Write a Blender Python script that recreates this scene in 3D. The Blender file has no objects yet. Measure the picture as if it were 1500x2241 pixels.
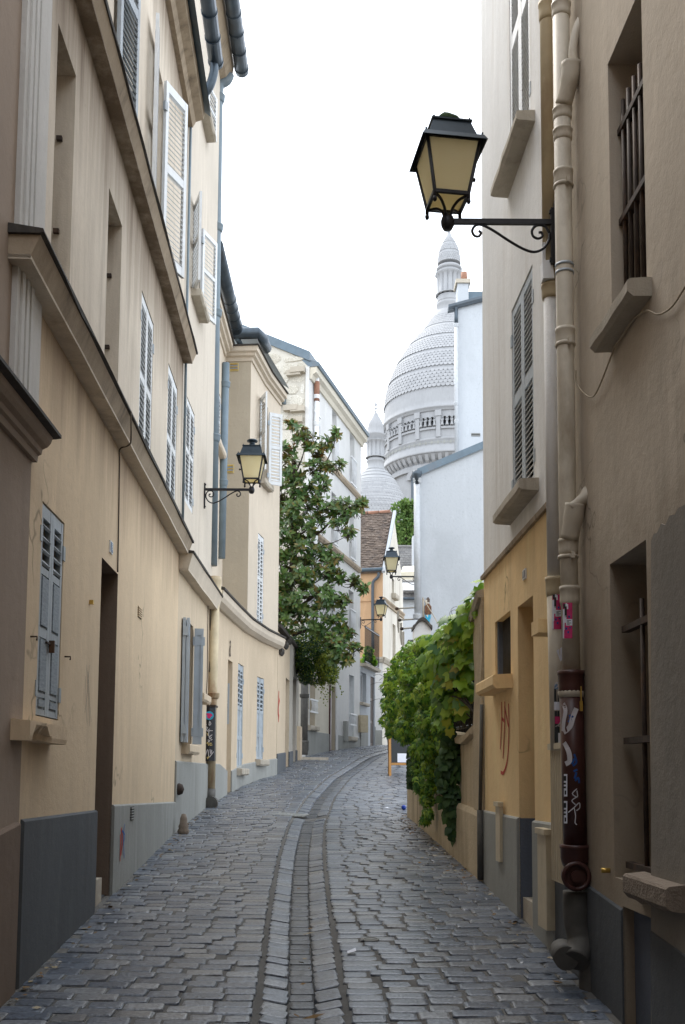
import bpy, bmesh, math, random
from mathutils import Vector, Matrix, noise
random.seed(11)
S = bpy.context.scene
COL = S.collection
V = Vector
# ------------------------------------------------------------------ camera
FOC = 2200.0                       # focal length in photo pixels (photo 1500 x 2241)
PITCH, ROLL, EYE = math.radians(5), 0.007, 1.7
PCY = 1695 - FOC*math.tan(PITCH)
_r0, _u0 = V((1, 0, 0)), V((0, -math.sin(PITCH), math.cos(PITCH)))
CF = V((0, math.cos(PITCH), math.sin(PITCH)))
CR = (_r0*math.cos(ROLL) + _u0*math.sin(ROLL)).normalized()
CU = (_u0*math.cos(ROLL) - _r0*math.sin(ROLL)).normalized()
CAM = V((0, 0, EYE))
cd = bpy.data.cameras.new('camera')
cd.sensor_width = 36; cd.sensor_fit = 'AUTO'; cd.lens = FOC/2241*36
cd.shift_y = (PCY - 1120.5)/2241
cd.clip_start = 0.05; cd.clip_end = 2000
cam = bpy.data.objects.new('camera', cd); COL.objects.link(cam)
m = Matrix.Identity(4)
for i in range(3):
    m[i][0], m[i][1], m[i][2], m[i][3] = CR[i], CU[i], -CF[i], CAM[i]
cam.matrix_world = m
S.camera = cam
# ------------------------------------------------------------------ sky, sun, exposure (overcast day, exposed for the street)
SKY_GAIN, CLOUD, SUN, EXPO = 0.08, 0.74, 0.9, 2.0
SUN_EL, SUN_AZ = math.radians(50), math.radians(-32)      # azimuth from +Y towards +X
W = bpy.data.worlds.new('World'); S.world = W; W.use_nodes = True
nt = W.node_tree; nt.nodes.clear()
sky = nt.nodes.new('ShaderNodeTexSky'); sky.sky_type = 'NISHITA'; sky.sun_disc = False
sky.sun_elevation = SUN_EL; sky.sun_rotation = SUN_AZ
b1 = nt.nodes.new('ShaderNodeBackground'); b1.inputs[1].default_value = SKY_GAIN
b2 = nt.nodes.new('ShaderNodeBackground'); b2.inputs[1].default_value = CLOUD
tc = nt.nodes.new('ShaderNodeTexCoord')
nz = nt.nodes.new('ShaderNodeTexNoise'); nz.inputs['Scale'].default_value = 2.2; nz.inputs['Detail'].default_value = 5
rp = nt.nodes.new('ShaderNodeValToRGB')
rp.color_ramp.elements[0].color = (.80, .885, 1, 1); rp.color_ramp.elements[1].color = (.94, .965, 1, 1)
rp.color_ramp.elements[0].position = .3; rp.color_ramp.elements[1].position = .7
mx = nt.nodes.new('ShaderNodeMixShader'); mx.inputs[0].default_value = .9
out = nt.nodes.new('ShaderNodeOutputWorld')
nt.links.new(tc.outputs['Generated'], nz.inputs['Vector']); nt.links.new(nz.outputs[0], rp.inputs[0])
nt.links.new(rp.outputs[0], b2.inputs[0]); nt.links.new(sky.outputs[0], b1.inputs[0])
nt.links.new(b1.outputs[0], mx.inputs[1]); nt.links.new(b2.outputs[0], mx.inputs[2])
nt.links.new(mx.outputs[0], out.inputs[0])
sl = bpy.data.lights.new('sun', 'SUN'); sl.energy = SUN; sl.angle = math.radians(28); sl.color = (1, .95, .88)
so = bpy.data.objects.new('sun', sl); COL.objects.link(so)
sd = V((math.sin(SUN_AZ)*math.cos(SUN_EL), math.cos(SUN_AZ)*math.cos(SUN_EL), math.sin(SUN_EL)))
so.rotation_euler = sd.to_track_quat('Z', 'Y').to_euler()
so.location = (0, 0, 40)
S.render.engine = 'CYCLES'
S.view_settings.view_transform = 'Standard'; S.view_settings.look = 'None'
S.view_settings.gamma = 1; S.view_settings.use_curve_mapping = False
S.view_settings.exposure = EXPO
S.cycles.max_bounces = 10; S.cycles.diffuse_bounces = 6; S.cycles.transmission_bounces = 6
# ------------------------------------------------------------------ maths: photo point <-> place
def ray(px, py):
    d = CF + CR*((px-750)/FOC) - CU*((py-PCY)/FOC)
    return d/d.y
def at(px, py, Y):
    return CAM + ray(px, py)*Y
def mpp(px, py, Y):                # metres per photo pixel there
    return (at(px, py, Y)-CAM).dot(CF)/FOC
def project(p):
    v = V(p)-CAM; w = v.dot(CF)
    return 750+FOC*v.dot(CR)/w, PCY-FOC*v.dot(CU)/w, w
def lerp_table(t, x):
    if x <= t[0][0]: return t[0][1]
    for (a, b), (c, d) in zip(t, t[1:]):
        if x <= c: return b+(d-b)*(x-a)/(c-a)
    return t[-1][1]
BASE = [(-30, -2.2), (0, 0.0), (13, .95), (16, 1.17), (22.4, 1.7), (27.5, 2.1), (30, 2.36), (34.6, 2.68), (40, 2.9), (60, 3.3), (400, 3.3)]
def base(Y):
    return (lerp_table(BASE, Y-.8)+lerp_table(BASE, Y)+lerp_table(BASE, Y+.8))/3
def base_hit(px, py):
    r = ray(px, py); lo, hi = 3.0, 45.0
    for _ in range(50):
        mid = (lo+hi)/2
        if EYE+r.z*mid > base(mid)-.05: lo = mid
        else: hi = mid
    return r.x*lo, lo
GUT = sorted(((b, a) for a, b in (base_hit(*q) for q in ((662, 2241), (659, 2100), (656, 1990), (660, 1870), (672, 1800), (700, 1745), (742, 1700), (800, 1662)))))
GUT = [(-20, GUT[0][1]+.4), (3, GUT[0][1]+.08)]+GUT+[(36, GUT[-1][1]+1.6), (45, GUT[-1][1]+4)]
def gut_x(Y): return (lerp_table(GUT, Y-.5)+lerp_table(GUT, Y)+lerp_table(GUT, Y+.5))/3
def gz(X, Y):
    a = abs(X-gut_x(Y))
    return base(Y)-.075+.075*min(1, a/1.5)
# ------------------------------------------------------------------ objects
WM = {}
def put(o, parent=None, world=None):
    world = world if world is not None else Matrix.Identity(4)
    if parent is not None:
        o.parent = parent; o.matrix_basis = WM[parent].inverted() @ world
    else:
        o.matrix_basis = world
    WM[o] = world
    if o.name not in COL.objects: COL.objects.link(o)
    return o
def tag(o, label=None, cat=None, group=None, kind=None):
    if label: o['label'] = label
    if cat: o['category'] = cat
    if group: o['group'] = group
    if kind: o['kind'] = kind
    return o
def thing(name, label, cat, loc=(0, 0, 0), group=None):
    o = bpy.data.objects.new(name, None); o.empty_display_size = .2
    put(o, None, Matrix.Translation(V(loc)))
    return tag(o, label, cat, group)
class MB:
    def __init__(s): s.v = []; s.f = []; s.m = []; s.sm = []
    def add(s, vs, fs, m=0, sm=False):
        n = len(s.v); s.v += [tuple(x) for x in vs]
        for f in fs:
            s.f.append(tuple(i+n for i in f)); s.m.append(m); s.sm.append(sm)
        return s
    def quad(s, a, b, c, d, m=0): return s.add((a, b, c, d), ((0, 1, 2, 3),), m)
    def hexa(s, p, m=0):            # bottom 4 then top 4, same order
        return s.add(p, ((0, 3, 2, 1), (4, 5, 6, 7), (0, 1, 5, 4), (1, 2, 6, 5), (2, 3, 7, 6), (3, 0, 4, 7)), m)
    def box(s, o, a, b, c, m=0):
        o, a, b, c = V(o), V(a), V(b), V(c)
        return s.hexa([o, o+a, o+a+b, o+b, o+c, o+a+c, o+a+b+c, o+b+c], m)
    def cbox(s, c, size, m=0, mat=None):
        x, y, z = (k/2 for k in size); c = V(c)
        p = [V(q) for q in ((-x, -y, -z), (x, -y, -z), (x, y, -z), (-x, y, -z), (-x, -y, z), (x, -y, z), (x, y, z), (-x, y, z))]
        if mat is not None: p = [mat @ q for q in p]
        return s.hexa([c+q for q in p], m)
    def rings(s, R, m=0, caps=True, sm=False, closed=False):
        k = len(R[0]); vs = [p for r in R for p in r]; fs = []
        n = len(R)
        for i in range(n if closed else n-1):
            j = (i+1) % n
            for q in range(k):
                w = (q+1) % k
                fs.append((i*k+q, i*k+w, j*k+w, j*k+q))
        s.add(vs, fs, m, sm)
        if caps and not closed:
            s.add(R[0], (tuple(range(k))[::-1],), m); s.add(R[-1], (tuple(range(k)),), m)
        return s
    def tube(s, path, r, n=8, m=0, caps=True, sm=True):
        path = [V(p) for p in path]; R = []; up = None
        for i, p in enumerate(path):
            t = (path[min(i+1, len(path)-1)]-path[max(i-1, 0)]).normalized()
            if up is None: up = t.orthogonal().normalized()
            up = (up-t*up.dot(t)).normalized(); w = t.cross(up)
            q = r[i] if isinstance(r, (list, tuple)) else r
            R.append([p+(up*math.cos(2*math.pi*k/n)+w*math.sin(2*math.pi*k/n))*q for k in range(n)])
        return s.rings(R, m, caps, sm)
    def lathe(s, prof, n=24, o=(0, 0, 0), m=0, sm=True, caps=True, ph=0):
        o = V(o); R = [[o+V((r*math.cos(2*math.pi*k/n+ph), r*math.sin(2*math.pi*k/n+ph), z)) for k in range(n)] for r, z in prof]
        return s.rings(R, m, caps, sm)
    def build(s, name, mat, parent=None, world=None, fix=True):
        me = bpy.data.meshes.new(name); me.from_pydata(s.v, [], s.f)
        mats = mat if isinstance(mat, (list, tuple)) else [mat]
        for q in mats: me.materials.append(q)
        me.polygons.foreach_set('material_index', s.m); me.polygons.foreach_set('use_smooth', s.sm)
        if fix:
            b = bmesh.new(); b.from_mesh(me); bmesh.ops.remove_doubles(b, verts=b.verts, dist=1e-5)
            bmesh.ops.recalc_face_normals(b, faces=b.faces); b.to_mesh(me); b.free()
        me.update()
        o = bpy.data.objects.new(name, me)
        return put(o, parent, world)
def obj(name, me, parent=None, world=None):
    return put(bpy.data.objects.new(name, me), parent, world)
class Face:                         # a facade standing on a line in plan; s runs along it, d outwards, z up
    def __init__(s, pts, side=1):
        s.p = [V((x, y)) for x, y in pts]; s.side = side; s.L = [0]
        for a, b in zip(s.p, s.p[1:]): s.L.append(s.L[-1]+(b-a).length)
        s.seg = []
        for a, b in zip(s.p, s.p[1:]):
            t = (b-a).normalized(); s.seg.append((t, V((t.y, -t.x))*side))
        s.nm = []
        for i in range(len(s.p)):
            if i == 0: n = s.seg[0][1]
            elif i == len(s.p)-1: n = s.seg[-1][1]
            else:
                n = s.seg[i-1][1]+s.seg[i][1]; n.normalize(); n = n/max(.3, n.dot(s.seg[i][1]))
            s.nm.append(n)
    def idx(s, q):
        for i in range(len(s.seg)-1):
            if q < s.L[i+1]: return i
        return len(s.seg)-1
    def P(s, q, z, d=0):
        i = s.idx(q); t = (q-s.L[i])/(s.L[i+1]-s.L[i])
        a = s.p[i]+s.nm[i]*d; b = s.p[i+1]+s.nm[i+1]*d
        r = a+(b-a)*t
        return V((r.x, r.y, z))
    def frame(s, q):
        t, n = s.seg[s.idx(q)]
        return V((t.x, t.y, 0)), V((n.x, n.y, 0))
    def mat(s, q, z, d=0):          # local x along wall, y outwards, z up
        t, n = s.frame(q); p = s.P(q, z, d); m = Matrix.Identity(4)
        for i in range(3): m[i][0], m[i][1], m[i][2], m[i][3] = t[i], n[i], (0, 0, 1)[i], p[i]
        return m
    def hit(s, px, py, d=0):
        r = ray(px, py); best = None
        for i in range(len(s.seg)):
            a = s.p[i]+s.nm[i]*d; b = s.p[i+1]+s.nm[i+1]*d; e = b-a
            den = e.x*1-e.y*r.x
            if abs(den) < 1e-9: continue
            t = (a.y*r.x-a.x)/den
            k = a.y+e.y*t
            if k <= 0: continue
            miss = 0
            if t < 0 and i > 0: miss = -t
            if t > 1 and i < len(s.seg)-1: miss = t-1
            if best is None or miss < best[0]: best = (miss, s.L[i]+t*(s.L[i+1]-s.L[i]), EYE+r.z*k)
        return best[1], best[2]
    def rect(s, x0, x1, yt, yb, xr=None, d=0):
        """opening from photo columns x0..x1, top/bottom rows read at column xr"""
        xr = x0 if xr is None else xr; ym = (yt+yb)/2
        a, b = sorted((s.hit(x0, ym, d)[0], s.hit(x1, ym, d)[0]))
        return a, b, s.hit(xr, yb, d)[1], s.hit(xr, yt, d)[1]
def wall(mb, F, s0, s1, z0, z1, holes=(), m=0, back=3.0, mh=0, mb_=1):
    """front sheet with recessed openings (sa, sb, za, zb, depth), closed by sides, top and back into a solid body"""
    ss = {s0, s1} | {x for x in F.L if s0 < x < s1}; zs = {z0, z1}
    for h in holes:
        ss |= {max(s0, h[0]), min(s1, h[1])}; zs |= {max(z0, h[2]), min(z1, h[3])}
    ss, zs = sorted(ss), sorted(zs)
    for a, b in zip(ss, ss[1:]):
        for c, d in zip(zs, zs[1:]):
            u, w = (a+b)/2, (c+d)/2
            if any(h[0] < u < h[1] and h[2] < w < h[3] for h in holes): continue
            mb.quad(F.P(a, c), F.P(b, c), F.P(b, d), F.P(a, d), m)
    for h in holes:
        a, b, c, d, dp = h[:5]; c = max(c, z0); d = min(d, z1)
        q = [F.P(a, c), F.P(b, c), F.P(b, d), F.P(a, d)]; r = [F.P(a, c, -dp), F.P(b, c, -dp), F.P(b, d, -dp), F.P(a, d, -dp)]
        for i in range(4):
            j = (i+1) % 4; mb.quad(q[i], q[j], r[j], r[i], h[5] if len(h) > 5 else mh)
        mb.quad(*r, mb_)
    if back:
        seq = [x for x in ss if x in (s0, s1) or x in F.L]
        for a, b in zip(seq, seq[1:]):
            mb.quad(F.P(a, z1), F.P(b, z1), F.P(b, z1, -back), F.P(a, z1, -back), m)
            mb.quad(F.P(a, z0, -back), F.P(b, z0, -back), F.P(b, z1, -back), F.P(a, z1, -back), m)
        for a in (s0, s1): mb.quad(F.P(a, z0), F.P(a, z1), F.P(a, z1, -back), F.P(a, z0, -back), m)
    return mb
def sweep(mb, F, svals, prof, m=0):
    """closed (d, z) outline carried along the facade; prof may be a function of s"""
    sv = sorted(set(list(svals)+[x for x in F.L if min(svals) < x < max(svals)]))
    fn = prof if callable(prof) else (lambda s: prof)
    return mb.rings([[F.P(s, z, d) for d, z in fn(s)] for s in sv], m)
def fbox(mb, F, s0, s1, z0, z1, d0, d1, m=0):
    return sweep(mb, F, [s0, s1], [(d0, z0), (d1, z0), (d1, z1), (d0, z1)], m)
# ------------------------------------------------------------------ materials
def newmat(name):
    m = bpy.data.materials.new(name); m.use_nodes = True
    return m, m.node_tree, m.node_tree.nodes['Principled BSDF']
def N(nt, t, **kw):
    n = nt.nodes.new(t)
    for k, v in kw.items(): setattr(n, k, v)
    return n
def mixrgb(nt, fac, a, b, mode='MIX'):
    n = nt.nodes.new('ShaderNodeMix'); n.data_type = 'RGBA'; n.blend_type = mode
    for sock, v in ((n.inputs[0], fac), (n.inputs[6], a), (n.inputs[7], b)):
        if hasattr(v, 'links') or hasattr(v, 'is_linked'): nt.links.new(v, sock)
        elif isinstance(v, (int, float)): sock.default_value = v
        else: sock.default_value = (*v, 1)
    return n.outputs[2]
def noise_tex(nt, scale, detail=4, stretch=None, rough=.55, off=0):
    g = N(nt, 'ShaderNodeNewGeometry'); mp = N(nt, 'ShaderNodeMapping')
    mp.inputs['Scale'].default_value = stretch or (1, 1, 1); mp.inputs['Location'].default_value = (off, off*1.7, off*.6)
    n = N(nt, 'ShaderNodeTexNoise'); n.inputs['Scale'].default_value = scale; n.inputs['Detail'].default_value = detail
    n.inputs['Roughness'].default_value = rough
    nt.links.new(g.outputs['Position'], mp.inputs[0]); nt.links.new(mp.outputs[0], n.inputs['Vector'])
    return n.outputs[0]
def ramp(nt, v, lo, hi):
    r = N(nt, 'ShaderNodeMapRange'); r.inputs[1].default_value = lo; r.inputs[2].default_value = hi
    nt.links.new(v, r.inputs[0]); return r.outputs[0]
def bump(nt, bs, v, strength, dist=.01):
    b = N(nt, 'ShaderNodeBump'); b.inputs['Strength'].default_value = strength; b.inputs['Distance'].default_value = dist
    nt.links.new(v, b.inputs['Height'])
    if bs.inputs['Normal'].is_linked: nt.links.new(bs.inputs['Normal'].links[0].from_socket, b.inputs['Normal'])
    nt.links.new(b.outputs[0], bs.inputs['Normal'])
def plaster(name, col, dirt, k=.5, blotch=.35, grain=90, rough=.92, bstr=.25, crack=0, runs=(), soil=None):
    m, t, bs = newmat(name)
    c = mixrgb(t, ramp(t, noise_tex(t, .9, 5, off=sum(map(ord, name)) % 17), .35, .75), col, tuple(x*(1-blotch*.5) for x in col))
    st = ramp(t, noise_tex(t, 5, 6, (1, 1, .11), .66, off=3), .44, .74)
    wide = ramp(t, noise_tex(t, 1.1, 4, (1, 1, .25), off=5), .40, .62)
    mul = N(t, 'ShaderNodeMath', operation='MULTIPLY'); t.links.new(st, mul.inputs[0]); t.links.new(wide, mul.inputs[1])
    mul2 = N(t, 'ShaderNodeMath', operation='MULTIPLY'); t.links.new(mul.outputs[0], mul2.inputs[0]); mul2.inputs[1].default_value = k
    c = mixrgb(t, mul2.outputs[0], c, dirt)
    fine = noise_tex(t, grain, 3)
    c = mixrgb(t, ramp(t, noise_tex(t, 6, 5, (1, 1, .16), .6, off=31), .54, .8), c, tuple(min(.85, x*1.09+.012) for x in col))
    c = mixrgb(t, ramp(t, noise_tex(t, .55, 6, (1, 1, .8), .65, off=14), .5, .72), c, tuple(x*.82 for x in col))
    c = mixrgb(t, ramp(t, noise_tex(t, 26, 4, (1, 1, .6), off=8), .56, .8), c, tuple(x*.8 for x in col))
    c = mixrgb(t, .16, c, mixrgb(t, fine, tuple(x*.6 for x in col), tuple(min(1, x*1.25) for x in col)))
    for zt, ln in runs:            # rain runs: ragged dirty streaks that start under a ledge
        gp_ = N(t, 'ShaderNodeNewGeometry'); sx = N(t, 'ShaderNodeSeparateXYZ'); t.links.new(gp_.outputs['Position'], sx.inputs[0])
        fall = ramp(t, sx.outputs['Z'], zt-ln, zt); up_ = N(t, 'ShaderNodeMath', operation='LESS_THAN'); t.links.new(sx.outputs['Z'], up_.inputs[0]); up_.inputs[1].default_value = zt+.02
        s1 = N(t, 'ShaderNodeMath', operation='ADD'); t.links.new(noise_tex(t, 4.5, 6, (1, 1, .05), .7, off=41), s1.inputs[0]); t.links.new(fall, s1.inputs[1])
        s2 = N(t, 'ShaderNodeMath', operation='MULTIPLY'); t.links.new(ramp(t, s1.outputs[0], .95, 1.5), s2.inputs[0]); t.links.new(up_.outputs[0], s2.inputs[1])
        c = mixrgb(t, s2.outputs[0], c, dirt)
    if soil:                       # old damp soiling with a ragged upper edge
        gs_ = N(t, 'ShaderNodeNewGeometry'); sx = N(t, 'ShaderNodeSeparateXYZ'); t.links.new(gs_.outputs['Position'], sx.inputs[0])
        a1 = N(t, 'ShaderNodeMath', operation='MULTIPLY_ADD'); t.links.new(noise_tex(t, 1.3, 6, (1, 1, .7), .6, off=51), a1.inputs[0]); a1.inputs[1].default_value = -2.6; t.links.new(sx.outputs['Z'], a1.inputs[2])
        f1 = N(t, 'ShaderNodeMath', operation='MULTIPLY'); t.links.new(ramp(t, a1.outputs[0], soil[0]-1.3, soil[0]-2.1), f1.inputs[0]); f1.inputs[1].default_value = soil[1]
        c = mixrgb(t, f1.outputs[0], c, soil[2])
    if crack:
        vo = N(t, 'ShaderNodeTexVoronoi', feature='DISTANCE_TO_EDGE'); vo.inputs['Scale'].default_value = crack
        g = N(t, 'ShaderNodeNewGeometry'); ad = N(t, 'ShaderNodeVectorMath', operation='ADD')
        nn = N(t, 'ShaderNodeTexNoise'); nn.inputs['Scale'].default_value = 3; t.links.new(g.outputs['Position'], nn.inputs['Vector'])
        t.links.new(g.outputs['Position'], ad.inputs[0]); t.links.new(nn.outputs[1], ad.inputs[1]); t.links.new(ad.outputs[0], vo.inputs['Vector'])
        cr = N(t, 'ShaderNodeMath', operation='MULTIPLY'); t.links.new(ramp(t, vo.outputs[0], .008, .0), cr.inputs[0])
        t.links.new(ramp(t, noise_tex(t, .8, 2, off=21), .5, .62), cr.inputs[1])
        c = mixrgb(t, cr.outputs[0], c, tuple(x*.45 for x in col))
    t.links.new(c, bs.inputs['Base Color']); bs.inputs['Roughness'].default_value = rough
    bs.inputs['Specular IOR Level'].default_value = .25
    bump(t, bs, noise_tex(t, 14, 4, off=1), bstr*.8, .02); bump(t, bs, fine, bstr, .006)
    return m
def simple(name, col, rough=.6, metal=0, var=.2, scale=14, dirt=None, spec=.4, bs_=.1, stretch=None):
    m, t, bs = newmat(name)
    n = noise_tex(t, scale, 5, stretch)
    c = mixrgb(t, ramp(t, n, .3, .75), col, tuple(x*(1-var) for x in col))
    if dirt: c = mixrgb(t, ramp(t, noise_tex(t, scale*.45, 6, (1, 1, .4), .65, off=9), .52, .72), c, dirt)
    t.links.new(c, bs.inputs['Base Color']); bs.inputs['Roughness'].default_value = rough
    bs.inputs['Metallic'].default_value = metal; bs.inputs['Specular IOR Level'].default_value = spec
    if bs_: bump(t, bs, noise_tex(t, scale*4, 3), bs_, .004)
    return m
def random_tone(name, cols, rough=.6, grain=60, bstr=.3, spec=.4, back=None, trans=0, sheen=None):
    """every stone / leaf its own tone, whether it is an object of its own or an island of a joined mesh"""
    m, t, bs = newmat(name)
    g = N(t, 'ShaderNodeNewGeometry'); oi = N(t, 'ShaderNodeObjectInfo')
    a = N(t, 'ShaderNodeMath', operation='ADD'); fr = N(t, 'ShaderNodeMath', operation='FRACT')
    t.links.new(g.outputs['Random Per Island'], a.inputs[0]); t.links.new(oi.outputs['Random'], a.inputs[1]); t.links.new(a.outputs[0], fr.inputs[0])
    r = N(t, 'ShaderNodeValToRGB'); e = r.color_ramp.elements
    while len(e) < len(cols): e.new(.5)
    for i, c in enumerate(cols): e[i].position = i/(len(cols)-1); e[i].color = (*c, 1)
    t.links.new(fr.outputs[0], r.inputs[0])
    c = r.outputs[0]
    if back: c = mixrgb(t, g.outputs['Backfacing'], c, back)
    f = noise_tex(t, grain, 4)
    c = mixrgb(t, .8, c, mixrgb(t, ramp(t, f, .32, .68), (.18, .18, .18), (.85, .85, .85)), 'SOFT_LIGHT') if bstr else c
    t.links.new(c, bs.inputs['Base Color']); bs.inputs['Roughness'].default_value = rough
    bs.inputs['Specular IOR Level'].default_value = spec
    if bstr: bump(t, bs, f, bstr, .006)
    if trans:
        tr = N(t, 'ShaderNodeBsdfTranslucent'); ms = N(t, 'ShaderNodeMixShader'); ms.inputs[0].default_value = trans
        t.links.new(c, tr.inputs[0]); t.links.new(bs.outputs[0], ms.inputs[1]); t.links.new(tr.outputs[0], ms.inputs[2])
        t.links.new(ms.outputs[0], t.nodes['Material Output'].inputs[0])
    return m
M = {}
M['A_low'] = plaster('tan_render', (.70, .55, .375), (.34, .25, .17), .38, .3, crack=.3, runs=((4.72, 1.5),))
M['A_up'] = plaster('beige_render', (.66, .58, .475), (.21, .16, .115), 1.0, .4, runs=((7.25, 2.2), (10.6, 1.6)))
M['B_up'] = plaster('pale_beige_render', (.63, .565, .475), (.33, .27, .21), .5, .2)
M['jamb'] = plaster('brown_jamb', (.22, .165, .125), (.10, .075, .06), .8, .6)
M['N'] = plaster('brown_render', (.36, .285, .225), (.18, .14, .115), .5)
M['C_low'] = plaster('peach_render', (.60, .49, .355), (.33, .26, .19), .45, .25)
M['C_up'] = plaster('cream_render', (.62, .54, .435), (.4, .33, .26), .4, .2)
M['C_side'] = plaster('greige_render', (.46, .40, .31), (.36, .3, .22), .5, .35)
M['ledge'] = plaster('stained_ledge', (.42, .34, .25), (.075, .058, .042), 1.0, .5)
M['dado'] = plaster('grey_dado', (.32, .325, .305), (.15, .145, .13), .6, .4)
M['dado_d'] = plaster('slate_grey_dado', (.115, .125, .135), (.065, .065, .065), .6, .4)
M['E_white'] = plaster('white_render', (.66, .655, .64), (.42, .39, .34), .35, .12)
M['E_low'] = plaster('cream_white_render', (.64, .59, .49), (.5, .42, .32), .3, .15)
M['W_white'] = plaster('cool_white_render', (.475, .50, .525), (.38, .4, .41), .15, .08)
M['O_org'] = plaster('orange_render', (.62, .40, .235), (.4, .24, .14), .4, .25)
M['O_white'] = plaster('weathered_white_render', (.72, .68, .60), (.26, .22, .17), 1.0, .3)
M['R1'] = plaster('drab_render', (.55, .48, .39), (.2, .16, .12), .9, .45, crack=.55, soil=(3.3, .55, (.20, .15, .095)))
M['R1_patch'] = plaster('grey_cement', (.26, .24, .21), (.42, .37, .3), .5, .5)
M['R2_up'] = plaster('warm_beige_render', (.74, .735, .72), (.38, .32, .25), .6, .2)
M['R2_low'] = plaster('ochre_render', (.87, .63, .34), (.34, .23, .13), .45, .35, crack=.35)
M['R2_door'] = plaster('ochre_shadowless', (.50, .35, .19), (.3, .2, .11), .4, .3)
M['blue_grey'] = plaster('blue_grey_paint', (.13, .15, .19), (.07, .075, .08), .5, .3)
M['H'] = plaster('old_lime_wall', (.54, .44, .30), (.14, .11, .075), 1.0, .55, bstr=.6)
M['pier'] = plaster('rough_pier', (.56, .46, .32), (.17, .13, .09), 1.0, .6, bstr=.9)
M['grey_shade'] = plaster('grey_garden_render', (.40, .37, .32), (.2, .18, .15), .6, .4)  # shadow under the tree put into the wall colour
M['stone_bg'] = plaster('lime_pointing', (.60, .57, .50), (.33, .3, .25), .7, .4, bstr=.6)
M['dark'] = simple('dark_interior', (.025, .022, .02), .7, spec=.2)
M['door'] = simple('brown_door', (.13, .085, .06), .5, var=.4, scale=6, stretch=(6, 6, .5))
M['zinc'] = simple('zinc', (.13, .175, .21), .45, .35, .25, 5, dirt=(.14, .16, .18))
M['gutter'] = simple('dark_zinc_gutter', (.085, .11, .135), .4, .5, .4, 6, dirt=(.05, .055, .06))
M['pipe_blue'] = simple('blue_grey_pipe', (.17, .225, .265), .5, 0, .2, 5, dirt=(.17, .2, .22))
M['pipe_beige'] = simple('beige_pipe', (.64, .58, .475), .55, 0, .2, 7, dirt=(.36, .3, .22))
M['pipe_yellow'] = simple('yellow_pipe', (.55, .45, .29), .6, 0, .2, 7, dirt=(.38, .28, .17))
M['pipe_rust'] = simple('rusty_pipe', (.60, .50, .33), .6, 0, .3, 4.5, dirt=(.22, .10, .04))
M['pipe_red'] = simple('oxblood_pipe', (.075, .027, .022), .4, 0, .4, 9, dirt=(.05, .02, .018))
M['pipe_grey'] = simple('grimy_pipe', (.10, .095, .085), .7, 0, .4, 9)
M['shutter'] = simple('white_shutter_paint', (.68, .70, .71), .5, 0, .12, 9, dirt=(.5, .5, .48))
M['shutter_g'] = simple('grey_blue_shutter_paint', (.40, .445, .48), .6, 0, .25, 11, dirt=(.26, .28, .29))
M['shutter_m'] = simple('metal_shutter', (.45, .51, .57), .45, .3, .15, 6)
M['panel_g'] = simple('weathered_grey_panel', (.30, .345, .385), .7, 0, .4, 18, stretch=(1, 1, 5), bs_=.4)
M['iron'] = simple('black_iron', (.018, .018, .022), .42, .3, .3, 20)
M['iron_r'] = simple('rusty_iron', (.07, .05, .04), .7, .3, .5, 20, dirt=(.12, .06, .03))
M['lamp_roof'] = simple('lamp_hood', (.03, .045, .06), .4, .4, .35, 10)
M['cap'] = simple('dark_cap', (.055, .048, .042), .8, 0, .4, 12, dirt=(.1, .085, .07))
M['stone'] = plaster('cut_stone', (.50, .45, .37), (.16, .13, .1), .9, .5, bstr=.5)
M['sill_dark'] = plaster('worn_brown_stone', (.27, .22, .175), (.09, .07, .055), .9, .5, bstr=.9)
M['pilaster'] = plaster('grey_white_render', (.60, .585, .56), (.3, .27, .23), .5, .2)
M['white'] = simple('white_paint', (.78, .79, .80), .5, var=.1)
M['white_pipe'] = simple('white_pipe', (.50, .52, .54), .5, var=.15, dirt=(.4, .4, .39))
M['white_rail'] = simple('white_rail', (.74, .75, .76), .5, var=.1)
M['terracotta'] = simple('terracotta', (.30, .15, .095), .8, var=.3)
M['lead'] = simple('dark_lead', (.10, .12, .14), .5, .3)
M['wood'] = simple('orange_wood', (.50, .25, .07), .5, var=.35, scale=8, stretch=(8, 8, .8))
M['black'] = simple('blackboard', (.03, .035, .04), .6)
M['paper'] = simple('paper', (.75, .77, .85), .7, var=.06)
M['pink'] = simple('pink_print', (.62, .035, .17), .6, var=.15, scale=40)
M['red_paint'] = simple('red_spray', (.50, .045, .02), .7, var=.2)
M['blue_paint'] = simple('blue_spray', (.02, .09, .33), .7, var=.3)
M['white_spray'] = simple('white_spray', (.62, .6, .63), .7, var=.2)
M['cyan'] = simple('cyan_print', (.03, .40, .62), .6, var=.15)
M['brass'] = simple('brass', (.6, .4, .1), .35, .7)
M['enamel'] = simple('blue_enamel', (.17, .27, .42), .3, var=.3)
M['plate_grey'] = simple('grey_plate', (.28, .29, .31), .5)
M['beige_box'] = simple('beige_plastic', (.55, .47, .33), .55, var=.15, dirt=(.42, .35, .24))
M['glass'] = simple('window_glass', (.03, .035, .04), .08, spec=.6, bs_=0)
M['moss'] = simple('moss', (.06, .10, .045), .95, var=.7, scale=40, bs_=1)
M['cable'] = simple('cable', (.10, .075, .05), .7)
M['cable_p'] = simple('pale_cable', (.45, .38, .28), .7)
M['brown_tile_fig'] = simple('brown_mosaic', (.22, .095, .035), .5, var=.5, scale=18)
M['skin'] = simple('skin', (.55, .33, .23), .6, var=.08)
M['shirt'] = simple('white_shirt', (.75, .76, .8), .8, var=.08)
M['trousers'] = simple('dark_trousers', (.04, .05, .08), .8)
M['hair'] = simple('brown_hair', (.05, .03, .02), .7)
M['blue_ball'] = simple('blue_plastic', (.01, .05, .38), .25)
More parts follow.
